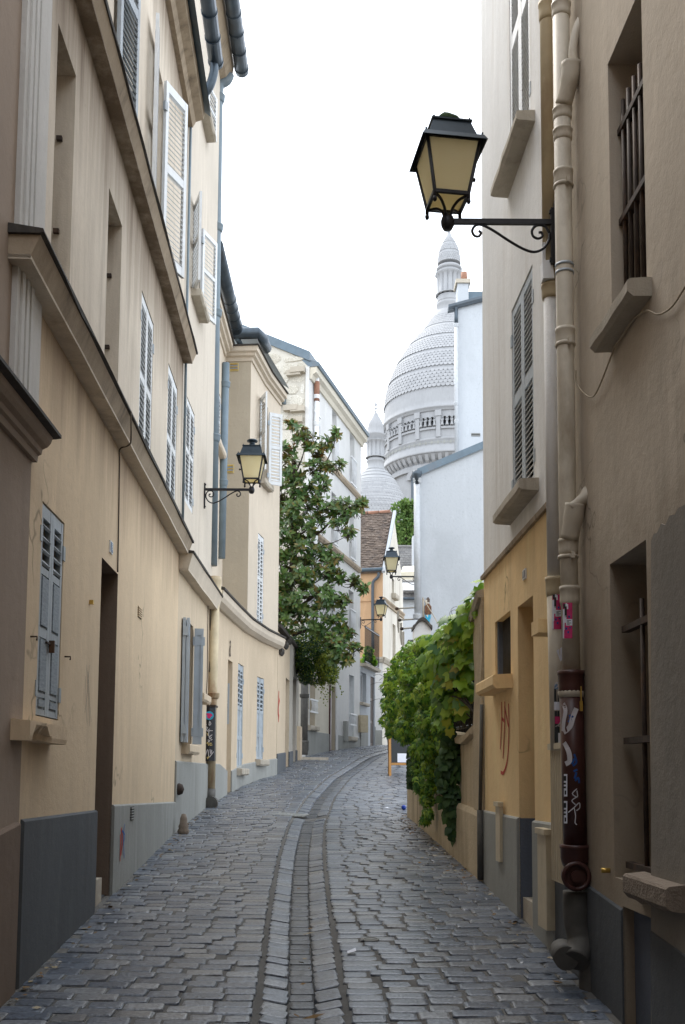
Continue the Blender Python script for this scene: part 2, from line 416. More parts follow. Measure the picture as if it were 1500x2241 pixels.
M['yellow'] = simple('yellow_card', (.62, .48, .18), .6)
M['cream_awning'] = simple('cream_awning', (.74, .69, .55), .8, var=.12)
M['bark'] = simple('bark', (.075, .06, .045), .9, var=.5, scale=20, bs_=.8)
M['joint'] = plaster('sandy_joint', (.15, .145, .135), (.09, .085, .078), .6, .6, 140, bstr=.7)
M['earth'] = plaster('earth', (.2, .18, .15), (.1, .09, .08), .5)
M['cobble'] = random_tone('granite', [(.056, .070, .094), (.108, .128, .162), (.072, .088, .116), (.152, .168, .195), (.086, .104, .136), (.124, .124, .126), (.19, .203, .222), (.096, .112, .141), (.064, .075, .094), (.135, .147, .168)], .32, 45, .8, .75)
M['cobble_wet'] = random_tone('damp_granite', [(.04, .046, .056), (.075, .082, .094), (.055, .062, .074), (.10, .105, .11)], .33, 45, 1.0, .5)
M['rubble'] = random_tone('rubble_stone', [(.50, .47, .40), (.58, .55, .48), (.46, .43, .36), (.54, .51, .44), (.60, .58, .52)], .9, 30, .6, .2)
M['tile'] = random_tone('brown_roof_tile', [(.095, .072, .058), (.155, .118, .094), (.12, .09, .072), (.085, .066, .056), (.18, .14, .112)], .8, 40, .3, .3)
M['tile_g'] = random_tone('grey_roof_tile', [(.10, .10, .10), (.17, .165, .16), (.13, .125, .12)], .8, 40, .3, .3)
M['dome'] = plaster('travertine', (.335, .34, .348), (.23, .23, .235), .6, .15, grain=6)
M['dome_scale'] = random_tone('travertine_scale', [(.31, .314, .322), (.36, .364, .372), (.335, .339, .347)], .85, 3, .0, .2)
M['magnolia'] = random_tone('magnolia_leaf', [(.03, .085, .02), (.065, .14, .03), (.12, .19, .045), (.045, .10, .025), (.17, .165, .035)], .34, 20, 0, .4, back=(.10, .11, .03), trans=.25)
M['magnolia_top'] = random_tone('magnolia_tip_leaf', [(.15, .11, .02), (.20, .15, .03), (.10, .12, .025), (.06, .11, .025)], .36, 20, 0, .5, back=(.22, .10, .025), trans=.2)
M['vine_big'] = random_tone('grape_leaf', [(.09, .20, .04), (.22, .40, .035), (.11, .26, .07), (.34, .50, .04), (.16, .33, .045), (.08, .20, .08)], .42, 20, 0, .45, trans=.4)
M['vine_old'] = random_tone('autumn_leaf', [(.34, .32, .03), (.22, .15, .05), (.36, .38, .04), (.22, .28, .03)], .55, 20, 0, .3, trans=.35)
M['vine_small'] = random_tone('creeper_leaf', [(.035, .12, .025), (.09, .24, .035), (.18, .36, .035), (.30, .48, .04), (.06, .18, .04), (.40, .50, .055)], .42, 20, 0, .45, trans=.4)
M['vine_light'] = random_tone('toplit_vine_leaf', [(.28, .46, .04), (.40, .56, .05), (.20, .40, .04), (.46, .58, .08)], .42, 20, 0, .45, trans=.45)  # brighter leaf tone that paints light falling on the upper leaves
M['hedge'] = random_tone('hedge_leaf', [(.018, .05, .016), (.03, .075, .02), (.05, .10, .02)], .5, 20, 0, .3, trans=.2)
M['hedge_y'] = random_tone('lit_hedge_leaf', [(.14, .19, .02), (.22, .25, .03), (.09, .15, .02)], .5, 20, 0, .3, trans=.35)  # lit tone painted on the right flank of the hedge
M['far_leaf'] = random_tone('far_tree_leaf', [(.06, .125, .03), (.11, .19, .045), (.16, .24, .06), (.08, .15, .04)], .6, 20, 0, .3, trans=.25)
M['litter'] = random_tone('dry_leaf', [(.16, .08, .03), (.25, .15, .05), (.10, .06, .03), (.3, .24, .14), (.5, .48, .44)], .8, 20, 0, .2)
def lamp_glass():
    m, t, bs = newmat('frosted_yellow_glass')
    c = mixrgb(t, ramp(t, noise_tex(t, 3, 3), .3, .7), (.97, .91, .71), (.94, .86, .63))
    t.links.new(c, bs.inputs['Base Color']); bs.inputs['Roughness'].default_value = .35
    tr = N(t, 'ShaderNodeBsdfTranslucent'); ms = N(t, 'ShaderNodeMixShader'); ms.inputs[0].default_value = .86
    t.links.new(c, tr.inputs[0]); t.links.new(bs.outputs[0], ms.inputs[1]); t.links.new(tr.outputs[0], ms.inputs[2])
    t.links.new(ms.outputs[0], t.nodes['Material Output'].inputs[0]); return m
M['lamp_glass'] = lamp_glass()
# ================================================================== shared builders for houses
SLATS = {}
def slat_mesh(w, mat, t=.05, ang=48, th=.008):
    k = (round(w, 3), mat.name, t, ang)
    if k not in SLATS:
        b = MB(); b.cbox((0, 0, 0), (w, t, th), mat=Matrix.Rotation(math.radians(-ang), 3, 'X'))
        me = bpy.data.meshes.new('slat'); me.from_pydata(b.v, [], b.f); me.materials.append(mat); SLATS[k] = me
    return SLATS[k]
def leaf(parent, X, w, h, secs, fm, sm=None, pitch=.052, t=.036, name='shutter', st=.055, pm=None, hard=True):
    """one shutter leaf: x along its width, y its thickness, z up; secs = ('slats' | 'panel', z0, z1) as shares of h"""
    b = MB(); rail = .05
    b.cbox((st/2, t/2, h/2), (st, t, h)); b.cbox((w-st/2, t/2, h/2), (st, t, h))
    edges = sorted({0, h} | {z*h for q in secs for z in q[1:3]})
    cuts = [(0, secs[0][1]*h)]+[(a[2]*h, c[1]*h) for a, c in zip(secs, secs[1:])]+[(secs[-1][2]*h, h)]
    for a, c in cuts:
        if c-a > .004: b.cbox((w/2, t/2, (a+c)/2), (w-2*st, t-.004, c-a))
    for q in secs:
        if q[0] == 'panel': b.cbox((w/2, t*.5, (q[1]+q[2])*h/2), (w-2*st, t*.35, (q[2]-q[1])*h))
    o = b.build(name, fm, parent, X)
    if pm:
        for q in secs:
            if q[0] == 'panel':
                p = MB(); p.cbox((w/2, t*.9, (q[1]+q[2])*h/2), (w-2*st-.03, t*.5, (q[2]-q[1])*h-.03)); p.build('panel', pm, o, X)
    for q in secs:
        if q[0] != 'slats': continue
        n = max(2, round((q[2]-q[1])*h/(q[3] if len(q) > 3 else pitch)))
        me = slat_mesh(w-2*st, sm or fm, t=max(.045, pitch*.98) if len(q) < 4 else t*1.5, th=.008 if len(q) < 4 else .018)
        for i in range(n):
            z = (q[1]+(q[2]-q[1])*(i+.5)/n)*h
            obj('slat', me, o, X @ Matrix.Translation((w/2, t/2, z)))
    if hard:
        for z in (.12, .85): k = MB(); k.cbox((-.012, t*.9, z*h), (.05, .03, .10)); k.build('hinge', M['shutter_g'], o, X)
    return o
def closed_pair(parent, F, rc, secs, fm, sm=None, d=-.012, **kw):
    a, b, c, e = rc; w = (b-a)/2-.006
    leaf(parent, F.mat(a+.004, c+.01, d-.03), w, e-c-.02, secs, fm, sm, **kw)
    X = F.mat(b-.004, c+.01, d-.03) @ Matrix.Diagonal((-1, 1, 1, 1))
    leaf(parent, X, w, e-c-.02, secs, fm, sm, **kw)
def open_leaf(parent, F, s, z0, z1, w, ang, fm, secs, d=.02, **kw):
    """leaf hinged at s, standing ang degrees off the wall (0 = lying along +s)"""
    X = F.mat(s, z0, d) @ Matrix.Rotation(math.radians(ang), 4, 'Z')
    return leaf(parent, X, w, z1-z0, secs, fm, **kw)
def window_at(parent, F, rc, dp, fm=None, bars=1):
    """frame and panes set at the back of a recess"""
    a, b, c, e = rc; fm = fm or M['white']; w = b-a; h = e-c
    X = F.mat(a, c, -dp+.01); f = MB()
    for x0, x1, z0, z1 in ((0, .06, 0, h), (w-.06, w, 0, h), (.06, w-.06, 0, .08), (.06, w-.06, h-.06, h), (w/2-.04, w/2+.04, .08, h-.06)):
        f.box((x0, 0, z0), (x1-x0, 0, 0), (0, .05, 0), (0, 0, z1-z0))
    o = f.build('window', fm, parent, X)
    for x0, x1 in ((.06, w/2-.04), (w/2+.04, w-.06)):
        g = MB(); g.box((x0, .012, .08), (x1-x0, 0, 0), (0, .012, 0), (0, 0, h-.14)); g.build('pane', M['glass'], o, X)
    return o
def sill(parent, F, s0, s1, z, h, d, mat, name='sill'):
    b = MB(); n = 6; sv = [s0+(s1-s0)*i/n for i in range(n+1)]
    rnd = {q: (random.uniform(-.006, .006), random.uniform(-.01, .01)) for q in sv}
    sweep(b, F, sv, lambda s: [(-.02, z-h), (d-.025, z-h+rnd.get(s, (0, 0))[1]), (d+rnd.get(s, (0, 0))[0], z-h*.75), (d+rnd.get(s, (0, 0))[0], z-.012), (d-.01, z), (-.02, z+.01)])
    return b.build(name, mat, parent)
def plinth(parent, F, s0, s1, tops, mat, d=.025, name='plinth', gaps=()):
    """painted and slightly proud base band whose top follows tops = [(s, z)]; gaps are door openings"""
    cuts = [s0]
    for g in gaps: cuts += [g[0], g[1]]
    cuts.append(s1); b = MB()
    for a, c in zip(cuts[0::2], cuts[1::2]):
        sv = sorted({a, c} | {s for s, _ in tops if a < s < c})
        sweep(b, F, sv, lambda s: [(-.01, gz(*F.P(s, 0).xy)-.4), (d, gz(*F.P(s, 0).xy)-.4), (d, lerp_table(tops, s)-.012), (d-.012, lerp_table(tops, s)), (-.01, lerp_table(tops, s)+.006)])
    return b.build(name, mat, parent)
def ribbon(mb, pts, w, nrm, m=0):
    """flat painted stroke through 3-D points"""
    pts = [V(p) for p in pts]; L = []; R = []
    for i, p in enumerate(pts):
        t = (pts[min(i+1, len(pts)-1)]-pts[max(0, i-1)]).normalized(); n = nrm(p) if callable(nrm) else nrm
        q = t.cross(n).normalized()*((w[i] if isinstance(w, (list, tuple)) else w)/2); L.append(p+q); R.append(p-q)
    mb.add(L+R, [(i, i+1, len(pts)+i+1, len(pts)+i) for i in range(len(pts)-1)], m)
def spline(pts, n=6):
    out = []; P = [V(p) for p in pts]; P = [P[0]]+P+[P[-1]]
    for i in range(1, len(P)-2):
        a, b, c, d = P[i-1:i+3]
        for k in range(n):
            t = k/n
            out.append(.5*((2*b)+(c-a)*t+(2*a-5*b+4*c-d)*t*t+(3*b-a-3*c+d)*t**3))
    out.append(P[-2]); return out
def graffito(name, F, strokes, w, mat, label, cat='graffiti', d=.004, parent=None):
    b = MB()
    for st in strokes:
        p = [F.P(*F.hit(*q), d) for q in st]
        if len(p) > 2: p = spline(p, 5)
        ribbon(b, p, w, F.frame(F.hit(*st[0])[0])[1])
    o = b.build(name, mat, parent, fix=False)
    if label: tag(o, label, cat)
    return o
def vent_grille(parent, F, rc, n, name='vent_grille', fm=None):
    a, b, c, e = rc; f = MB(); fbox(f, F, a, b, c, e, -.004, .004)
    o = f.build(name, M['dark'], parent); w = b-a
    for i in range(n):
        z = c+(e-c)*(i+.5)/n; q = MB(); fbox(q, F, a-.01, b+.01, z-(e-c)/n*.24, z+(e-c)/n*.24, .002, .014); q.build('slat', fm or M['C_low'], o)
    return o
def text(parent, body, X, size, mat, name='lettering', ext=.002):
    c = bpy.data.curves.new(name, 'FONT'); c.body = body; c.size = size; c.extrude = ext; c.align_x = 'CENTER'; c.align_y = 'CENTER'
    c.materials.append(mat)
    o = bpy.data.objects.new(name, c); COL.objects.link(o)
    me = bpy.data.meshes.new_from_object(o.evaluated_get(bpy.context.evaluated_depsgraph_get())); bpy.data.objects.remove(o)
    return obj(name, me, parent, X)
def textmat(F, s, z, d, roll=0):
    t, n = F.frame(s); p = F.P(s, z, d); x = V((0, 0, 1)).cross(n); m = Matrix.Identity(4)
    for i in range(3): m[i][0], m[i][1], m[i][2], m[i][3] = x[i], (0, 0, 1)[i], n[i], p[i]
    return m @ Matrix.Rotation(roll, 4, 'Z')
def pipe_run(parent, pts, r, mat, name='pipe', n=14):
    b = MB(); b.tube(pts, r, n); return b.build(name, mat, parent)
def collar(parent, x, y, z, r, h, mat, name='collar', flare=1.28):
    b = MB(); b.lathe([(r*1.02, z-h/2), (r*1.12, z-h*.3), (r*flare, z-h*.12), (r*flare, z+h*.3), (r*(flare+.06), z+h*.34), (r*(flare+.06), z+h/2), (r*1.02, z+h/2)], 18, (x, y, 0))
    return b.build(name, mat, parent)
# ================================================================== ground, street
g = MB()
ys = [-30, -12]+[i*1.5-9 for i in range(50)]+[70, 90, 130, 200, 400]
xs = [-300, -60, -12, 12, 60, 300]
for i, y in enumerate(ys):
    g.v += [(x, y, base(y)-.35) for x in xs]
for i in range(len(ys)-1):
    for k in range(len(xs)-1):
        a = i*len(xs)+k; g.f.append((a, a+1, a+1+len(xs), a+len(xs))); g.m.append(0); g.sm.append(True)
tag(g.build('ground', M['earth']), kind='structure')
st = MB()
ox = [-4.6+.3*i for i in range(14)]+[-.4, -.31, -.27, -.09, -.07, 0, .07, .09, .27, .31, .4]+[.7+.3*i for i in range(14)]
nx = len(ox)
yy = [-6+.25*i for i in range(185)]
def dip(a): return -.062 if a < .08 else (-.014-.035*(.27-a)/.18 if a < .28 else -.008)
for y in yy:
    gx = gut_x(y)
    st.v += [(gx+o_, y, gz(gx+o_, y)+dip(abs(o_))+.003*noise.noise(V((gx+o_, y, 0))*3)) for o_ in ox]
for i in range(len(yy)-1):
    for k in range(nx-1):
        a = i*nx+k; st.f.append((a, a+1, a+1+nx, a+nx)); st.m.append(0); st.sm.append(True)
STREET = tag(st.build('street', M['joint']), kind='structure')
# ================================================================== left side: plan lines
FN = Face([(2.6, -8.5), (-1.62, -8.5), (-1.9, 5.6), (-1.91, 6.0)])  # first leg: unseen wing added behind the camera to darken the near street
FA = Face([(-1.91, 6.0), (-2.155, 13.0)])
FB = Face([(-2.155, 13.0), (-2.165, 16.35)])
FC = Face([(-2.15, 16.35), (-2.06, 18.0), (-1.95, 19.6), (-1.74, 21.1), (-1.46, 22.4)])
ledge1_z = FA.hit(200, 705, .2)[1]; ledge2_z = FA.hit(300, 237, .2)[1]
E_SLAT = [('slats', .05, .5), ('slats', .545, .95)]
# ---------------------------------------------------------------- near left house
hN = thing('house', 'dark brown rendered house at the near left edge with fluted pilaster and moulded cornice, plus an added unseen wing blocking light behind', 'house', (-1.9, 3, .2))
b = MB(); wall(b, FN, 0, FN.L[-1], -2.6, 11.5, mb_=0, back=4); b.build('wall', M['N'], hN)
b = MB(); s6 = FN.L[-1]
zc = FN.hit(60, 870, .1)[1]
for s in (s6-.44, s6-.35, s6-.26): fbox(b, FN, s, s+.055, zc, 11.4, .03, .045)
fbox(b, FN, s6-.5, s6, zc, 11.4, 0, .032); b.build('pilaster', M['pilaster'], hN)
b = MB(); z = FN.hit(98, 908, .165)[1]
sweep(b, FN, [s6-6, s6+.02], [(-.02, z-.17), (.03, z-.17), (.035, z-.13), (.055, z-.12), (.06, z-.09), (.09, z-.075), (.11, z-.05), (.12, z-.015), (-.02, z-.015)])
b.build('cornice', M['N'], hN)
b = MB(); sweep(b, FN, [s6-6, s6+.05], [(-.02, z-.018), (.13, z-.014), (.165, z-.008), (.165, z+.012), (-.02, z+.06)]); b.build('cornice_cap', M['cap'], hN)
plinth(hN, FN, s6-5, s6-.06, [(s6-5, .9), (s6, FN.hit(20, 1800)[1])], M['jamb'], .03)
# ---------------------------------------------------------------- left house with two long ledges
hA = thing('house', 'long tan house with two projecting ledges, doorway and louvred shutters along the left side', 'house', (-2.05, 9.5, .7))
LA = FA.L[-1]
w1 = FA.rect(117, 160, 146, 620, xr=160); w1 = (w1[0], w1[1], ledge1_z+.02, w1[3])
w2 = FA.rect(233, 264, 484, 780, xr=264); w2 = (w2[0], w2[1], ledge1_z+.02, w2[3])
sh3 = FA.rect(307, 335, 634, 960, xr=311); sh3 = (sh3[0], sh3[1], ledge1_z+.02, sh3[3])
sh4 = FA.rect(366, 387, 789, 1090, xr=368); sh4 = (sh4[0], sh4[1], ledge1_z+.02, sh4[3])
shg = FA.rect(86, 136, 1092, 1566, xr=90); shg = (shg[0], shg[1], FA.hit(78, 1566)[1], shg[3])
door = FA.rect(213, 250, 1216, 1955, xr=220)
b = MB()
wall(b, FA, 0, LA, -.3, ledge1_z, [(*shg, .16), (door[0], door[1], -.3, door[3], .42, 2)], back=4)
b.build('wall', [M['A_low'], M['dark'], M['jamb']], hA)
top_l = FA.hit(350, 500)[0]; zA = 10.9
tw1 = FA.rect(337, 352, 90, 640, xr=352)[:2]+(ledge2_z+.02, FA.hit(350, 152)[1])
tw0 = FA.rect(246, 263, 0, 300)[:2]+(ledge2_z+.02, 10.0)
b = MB(); wall(b, FA, 0, LA, ledge1_z, zA, [(*w1, .3), (*w2, .3), (*sh3, .16), (*sh4, .16), (*tw1, .22), (*tw0, .22)], back=4)
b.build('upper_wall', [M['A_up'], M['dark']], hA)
for r_, dp in ((w1, .3), (w2, .3), (tw1, .22), (tw0, .22)): window_at(hA, FA, r_, dp)
for i, (r_, pxs) in enumerate(((w1, ((122, 195), (118, 420))), (w2, ((237, 530), (234, 700))))):
    for q in pxs:
        k = MB(); zq = FA.hit(*q)[1]; fbox(k, FA, r_[1]-.03, r_[1]+.0, zq-.02, zq+.01, -.12, -.08); k.build('hook', M['iron_r'], hA)
closed_pair(hA, FA, sh3, E_SLAT, M['shutter'], pitch=.06); closed_pair(hA, FA, sh4, E_SLAT, M['shutter'], pitch=.06)
G_SEC = [('panel', .03, .085), ('panel', .105, .37), ('panel', .415, .67), ('slats', .705, .94, .073)]
closed_pair(hA, FA, shg, G_SEC, M['shutter_g'], st=.05, pm=M['panel_g'])
k = MB(); q = FA.hit(108, 1412); fbox(k, FA, q[0]-.1, q[0]+.1, q[1], q[1]+.012, .0, .014); fbox(k, FA, q[0]-.01, q[0]+.01, q[1]-.05, q[1]+.03, 0, .035); k.build('latch', M['iron_r'], hA)
# broken sill
a, c = FA.hit(70, 1600, .12)[0], FA.hit(151, 1600, .12)[0]; zt = FA.hit(75, 1577, .12)[1]
b = MB(); nn = 14
def brk(s):
    u = (s-a)/(c-a); bite = .085*max(0, 1-abs(u-.33)/.24)**.7*(.8+.3*math.sin(u*60))
    return [(-.02, zt-.115), (.105-bite*.8, zt-.115+bite*.25), (.11-bite*.75, zt-.055-(.03-bite*.3)), (.11, zt-.018 if bite > .03 else zt-.075), (.11, zt), (-.02, zt+.012)]
sweep(b, FA, [a+(c-a)*i/nn for i in range(nn+1)], brk); b.build('sill', M['A_low'], hA)
# door leaf, step
b = MB(); fbox(b, FA, door[0], door[1], .3, door[3], -.40, -.36); o = b.build('door', M['door'], hA)
b = MB(); fbox(b, FA, door[0], door[1]-.25, -.2, FA.hit(200, 1935)[1], -.3, -.02); b.build('step', M['stone'], hA)
b = MB(); fbox(b, FA, door[0], door[1], -.2, FA.hit(205, 1985)[1]+.02, -.42, -.04); b.build('threshold', M['dado_d'], hA)
dt = [(FA.hit(25, 1797)[0], FA.hit(25, 1797)[1]), (FA.hit(205, 1774)[0], FA.hit(205, 1774)[1])]
plinth(hA, FA, .03, door[0], dt, M['dado_d'])
dt2 = [(FA.hit(240, 1762)[0], FA.hit(240, 1762)[1]), (FA.hit(381, 1755)[0], FA.hit(381, 1755)[1])]
plinth(hA, FA, door[1], LA+.01, dt2, M['dado'])
# ledges: stained stone with dark capping
def ledge(parent, F, s0, s1, z, ov=.2, h=.34, nm='ledge', m='ledge'):
    b = MB(); n_ = max(4, int((s1-s0)/.6)); sv = [s0+(s1-s0)*i/n_ for i in range(n_+1)]; w_ = {s: random.uniform(-.008, .008) for s in sv}
    sweep(b, F, sv, lambda s: [(-.02, z-h+w_.get(s, 0)), (ov*.62, z-h+w_.get(s, 0)), (ov*.9+w_.get(s, 0)*.5, z-.045), (-.02, z-.045)]); b.build(nm, M[m], parent)
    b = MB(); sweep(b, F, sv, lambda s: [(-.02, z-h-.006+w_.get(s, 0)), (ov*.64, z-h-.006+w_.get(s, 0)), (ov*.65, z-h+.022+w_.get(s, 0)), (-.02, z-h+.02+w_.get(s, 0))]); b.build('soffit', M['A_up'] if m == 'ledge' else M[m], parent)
    b = MB(); n = max(6, int((s1-s0)/.5)); sv = [s0-.02+(s1-s0+.04)*i/n for i in range(n+1)]
    j = {s: random.uniform(-.008, .008) for s in sv}
    sweep(b, F, sv, lambda s: [(-.02, z-.044), (ov-.02, z-.043), (ov+j.get(s, 0), z-.04+j.get(s, 0)), (ov, z-.016), (-.02, z+.015)]); b.build(nm+'_cap', M['cap'], parent)
s_l1 = FA.hit(105, 540, .2)[0]
ledge(hA, FA, s_l1-.05, LA, ledge1_z, .19, .18)
ledge(hA, FA, 0, LA, ledge2_z, .19, .17)
# top floor shutters
hgt = (ledge2_z+.03, FA.hit(352, 158)[1])
s_ = FA.hit(353, 300)[0]
open_leaf(hA, FA, s_, hgt[0], FA.hit(352, 158)[1], .46, 24, M['shutter'], E_SLAT, pitch=.06)
s_ = FA.hit(337, 200)[0]
open_leaf(hA, FA, s_, hgt[0], hgt[1], .46, 172, M['shutter'], E_SLAT, pitch=.06, d=.05)
s_ = FA.hit(251, 60)[0]
open_leaf(hA, FA, s_, hgt[0], hgt[1], .46, 10, M['shutter_g'], E_SLAT, pitch=.06)
# eaves and gutter
zg = at(447, 140, FA.P(LA, 0).y).z
b = MB(); sweep(b, FA, [0, LA], [(-.02, zA-.42), (.06, zA-.42), (.1, zA-.34), (.2, zA-.3), (.22, zA-.22), (-.02, zA-.22)]); b.build('eaves_cornice', M['ledge'], hA)
b = MB(); b.tube([FA.P(s, zg, .36) for s in (0, LA-.02)], .1, 14); o = b.build('gutter', M['gutter'], hA)
for i in range(16):
    s = LA-.06-i*.45
    k = MB(); k.tube([FA.P(s, zg, .36), FA.P(s-.025, zg, .36)], .108, 14); k.build('gutter_band', M['gutter'], o)
pipe_run(hA, spline([FA.P(LA-.12, zg-.05, .34), FA.P(LA-.12, zg-.22, .34), FA.P(LA-.08, zg-.42, .26), FA.P(LA-.02, zg-.58, .06), FA.P(LA-.02, zg-.7, .03)], 6), .06, M['gutter'], 'downpipe')
pipe_run(hA, [FA.P(LA-.0, zg-.65, .03), FA.P(LA, ledge1_z+.02, .035)], .018, M['pipe_blue'], 'downpipe')
b = MB()
b.quad(FA.P(-.5, zA-.2, .3), FA.P(LA, zA-.2, .3), FA.P(LA, zA+2.6, -3.2), FA.P(-.5, zA+2.6, -3.2)); b.quad(FA.P(-.5, zA-.26, .3), FA.P(LA, zA-.26, .3), FA.P(LA, zA+2.5, -3.2), FA.P(-.5, zA+2.5, -3.2))
b.build('roof', M['zinc'], hA)
# small fittings
rc = FA.rect(302, 309, 1325, 1350); vent_grille(hA, FA, rc, 5, fm=M['A_low'])
o = vent_grille(hA, FA, FA.rect(280, 287, 1766, 1795), 5, fm=M['dado']); o.matrix_basis = o.matrix_basis @ Matrix.Translation((.027, 0, 0))
for ch in o.children: pass
c0 = [FA.P(*FA.hit(287, 900, .19), .19), FA.P(*FA.hit(287, 962, .19), .19), FA.P(*FA.hit(281, 975, .1), .1), FA.P(*FA.hit(263, 983, .02), .02), FA.P(*FA.hit(262, 1010, .012), .012), FA.P(*FA.hit(260, 1140, .012), .012), FA.P(*FA.hit(258, 1252, .012), .012)]
pipe_run(None, spline(c0, 5), .007, M['cable'], 'cable', 6); tag(bpy.data.objects['cable'], 'thin brown cable running down the tan wall from ledge to doorway', 'cable')
q = FA.rect(239, 245, 1181, 1208)
pl = thing('number_plate', 'small blue enamel house number plate above the left doorway', 'sign', FA.P(q[0], q[2], 0))
b = MB(); fbox(b, FA, q[0], q[1], q[2], q[3], 0, .012); b.build('plate', M['white'], pl)
b = MB(); fbox(b, FA, q[0]+.012, q[1]-.012, q[2]+.012, q[3]-.012, .012, .016); b.build('panel', M['enamel'], pl)
text(pl, '8', textmat(FA, (q[0]+q[1])/2, (q[2]+q[3])/2, .017), (q[3]-q[2])*.75, M['white'], 'numeral')
for q in ((67, 1393), (142, 1437)):
    k = MB(); s, z = FA.hit(*q); k.tube([FA.P(s, z, 0), FA.P(s, z, .04), FA.P(s+.015, z-.02, .035)], .006, 6); k.build('shutter_stay', M['iron_r'], hA)
k = MB(); s, z = FA.hit(197, 1317); fbox(k, FA, s-.018, s+.018, z-.02, z+.012, 0, .03); k.build('bracket', M['brass'], hA)
graffito('graffiti', FA, [[(189, 1455), (193, 1520), (196, 1590)], [(195, 1455), (190, 1520), (185, 1560)], [(186, 1480), (188, 1540), (190, 1585)], [(192, 1470), (196, 1540), (199, 1580)]], .006, M['iron'], 'thin black scratched lines on the tan wall beside the doorway')
graffito('graffiti', FA, [[(259, 1812), (261, 1840), (258, 1872)], [(257, 1826), (257, 1850), (256, 1885)]], .03, M['red_paint'], 'small red paint scribble on the grey dado right of the doorway', d=.03)
graffito('graffiti', FA, [[(266, 1803), (263, 1835), (265, 1878)], [(260, 1818), (266, 1828), (262, 1850)]], .022, M['blue_paint'], 'small blue paint scribble on the grey dado right of the doorway', d=.031)
# ---------------------------------------------------------------- second left house
hB = thing('house', 'beige house with lantern, open metal shutters and tall slate gutter behind the ledged house', 'house', (-2.16, 14.6, 1.0))
LB = FB.L[-1]
sh5 = FB.rect(407, 425, 862, 1126, xr=408); sh5 = (sh5[0], sh5[1], FB.hit(422, 1126)[1], sh5[3])
wu = FB.rect(424, 437, 446, 655, xr=425); wt = FB.rect(440, 450, 130, 245, xr=441)
gw = FB.rect(403, 421, 1362, 1622, xr=414); gw2 = FB.rect(431, 441, 1402, 1520, xr=440)
gw = (gw[0], gw[1], FB.hit(400, 1630)[1], gw[3]); gw2 = (gw2[0], gw2[1], FB.hit(432, 1520)[1], gw2[3])
lzb = FB.hit(440, 1225, .2)[1]
b = MB(); wall(b, FB, 0, LB, .2, lzb, [(*gw, .2), (*gw2, .2)], back=4); b.build('wall', [M['C_low'], M['dark']], hB)
zB = at(505, 150, 16.35).z+.2
b = MB(); wall(b, FB, 0, LB, lzb, zB, [(*sh5, .16), (*wu, .2), (*wt, .2)], back=4); b.build('upper_wall', [M['B_up'], M['dark']], hB)
closed_pair(hB, FB, sh5, E_SLAT, M['shutter'], pitch=.065)
window_at(hB, FB, wu, .2); window_at(hB, FB, gw2, .2)
open_leaf(hB, FB, wu[0]+.0, wu[2]+.02, wu[3]-.02, .42, 160, M['shutter'], E_SLAT, pitch=.065)
open_leaf(hB, FB, wu[1], wu[2]+.02, wu[3]-.02, .46, 20, M['shutter'], E_SLAT, pitch=.065)
open_leaf(hB, FB, wt[1], wt[2]+.02, wt[3]-.02, .4, 12, M['shutter'], E_SLAT, pitch=.065)
sill(hB, FB, wu[0]-.15, wu[1]+.15, wu[2]+.02, .10, .15, M['stone'])
sill(hB, FB, wt[0]-.15, wt[1]+.25, wt[2]+.02, .10, .15, M['stone'])
sill(hB, FB, gw[0]-.1, gw[1]+.12, gw[2]+.01, .13, .12, M['C_low']); sill(hB, FB, gw2[0]-.12, gw2[1]+.2, gw2[2]+.01, .12, .14, M['C_low'])
for s, a, lw_ in ((gw[0], 173, .30), (gw[1], 82, .13)):
    X = FB.mat(s, gw[2]+.03, .02) @ Matrix.Rotation(math.radians(a), 4, 'Z')
    for i in range(2):
        L_ = leaf(hB, X @ Matrix.Translation((.0, -.05*i, 0)), lw_-.02*i, gw[3]-gw[2]-.06, [('panel', .06, .94)], M['shutter_m'], t=.04, hard=False, st=.035)
    for z in (.1, .86): k = MB(); k.cbox((lw_/2, .0, z*(gw[3]-gw[2])), (lw_+.04, .07, .12)); k.build('hinge', M['shutter_m'], L_, X)
ledge(hB, FB, -.02, LB-.05, lzb, .2, .27, m='C_up')
dt = [(0, FB.hit(383, 1665)[1]), (LB, FB.hit(460, 1672)[1])]
plinth(hB, FB, 0, LB, dt, M['dado'])
zgB = at(505, 150, 16.2).z
b = MB(); sweep(b, FB, [0, LB], [(-.02, zB-.5), (.1, zB-.45), (.2, zB-.3), (.22, zB-.15), (-.02, zB-.15)]); b.build('eaves_cornice', M['ledge'], hB)
b = MB(); b.tube([FB.P(s, zgB+.1, .35) for s in (0, LB+.05)], .12, 14); o = b.build('gutter', M['gutter'], hB)
for i in range(8):
    s = LB-.03-i*.42; k = MB(); k.tube([FB.P(s, zgB+.1, .35), FB.P(s-.025, zgB+.1, .35)], .128, 14); k.build('gutter_band', M['gutter'], o)
b = MB(); b.quad(FB.P(0, zB+.05, .3), FB.P(LB, zB+.05, .3), FB.P(LB, zB+2.4, -3), FB.P(0, zB+2.4, -3)); b.quad(FB.P(0, zB, .3), FB.P(LB, zB, .3), FB.P(LB, zB+2.3, -3), FB.P(0, zB+2.3, -3)); b.build('roof', M['zinc'], hB)
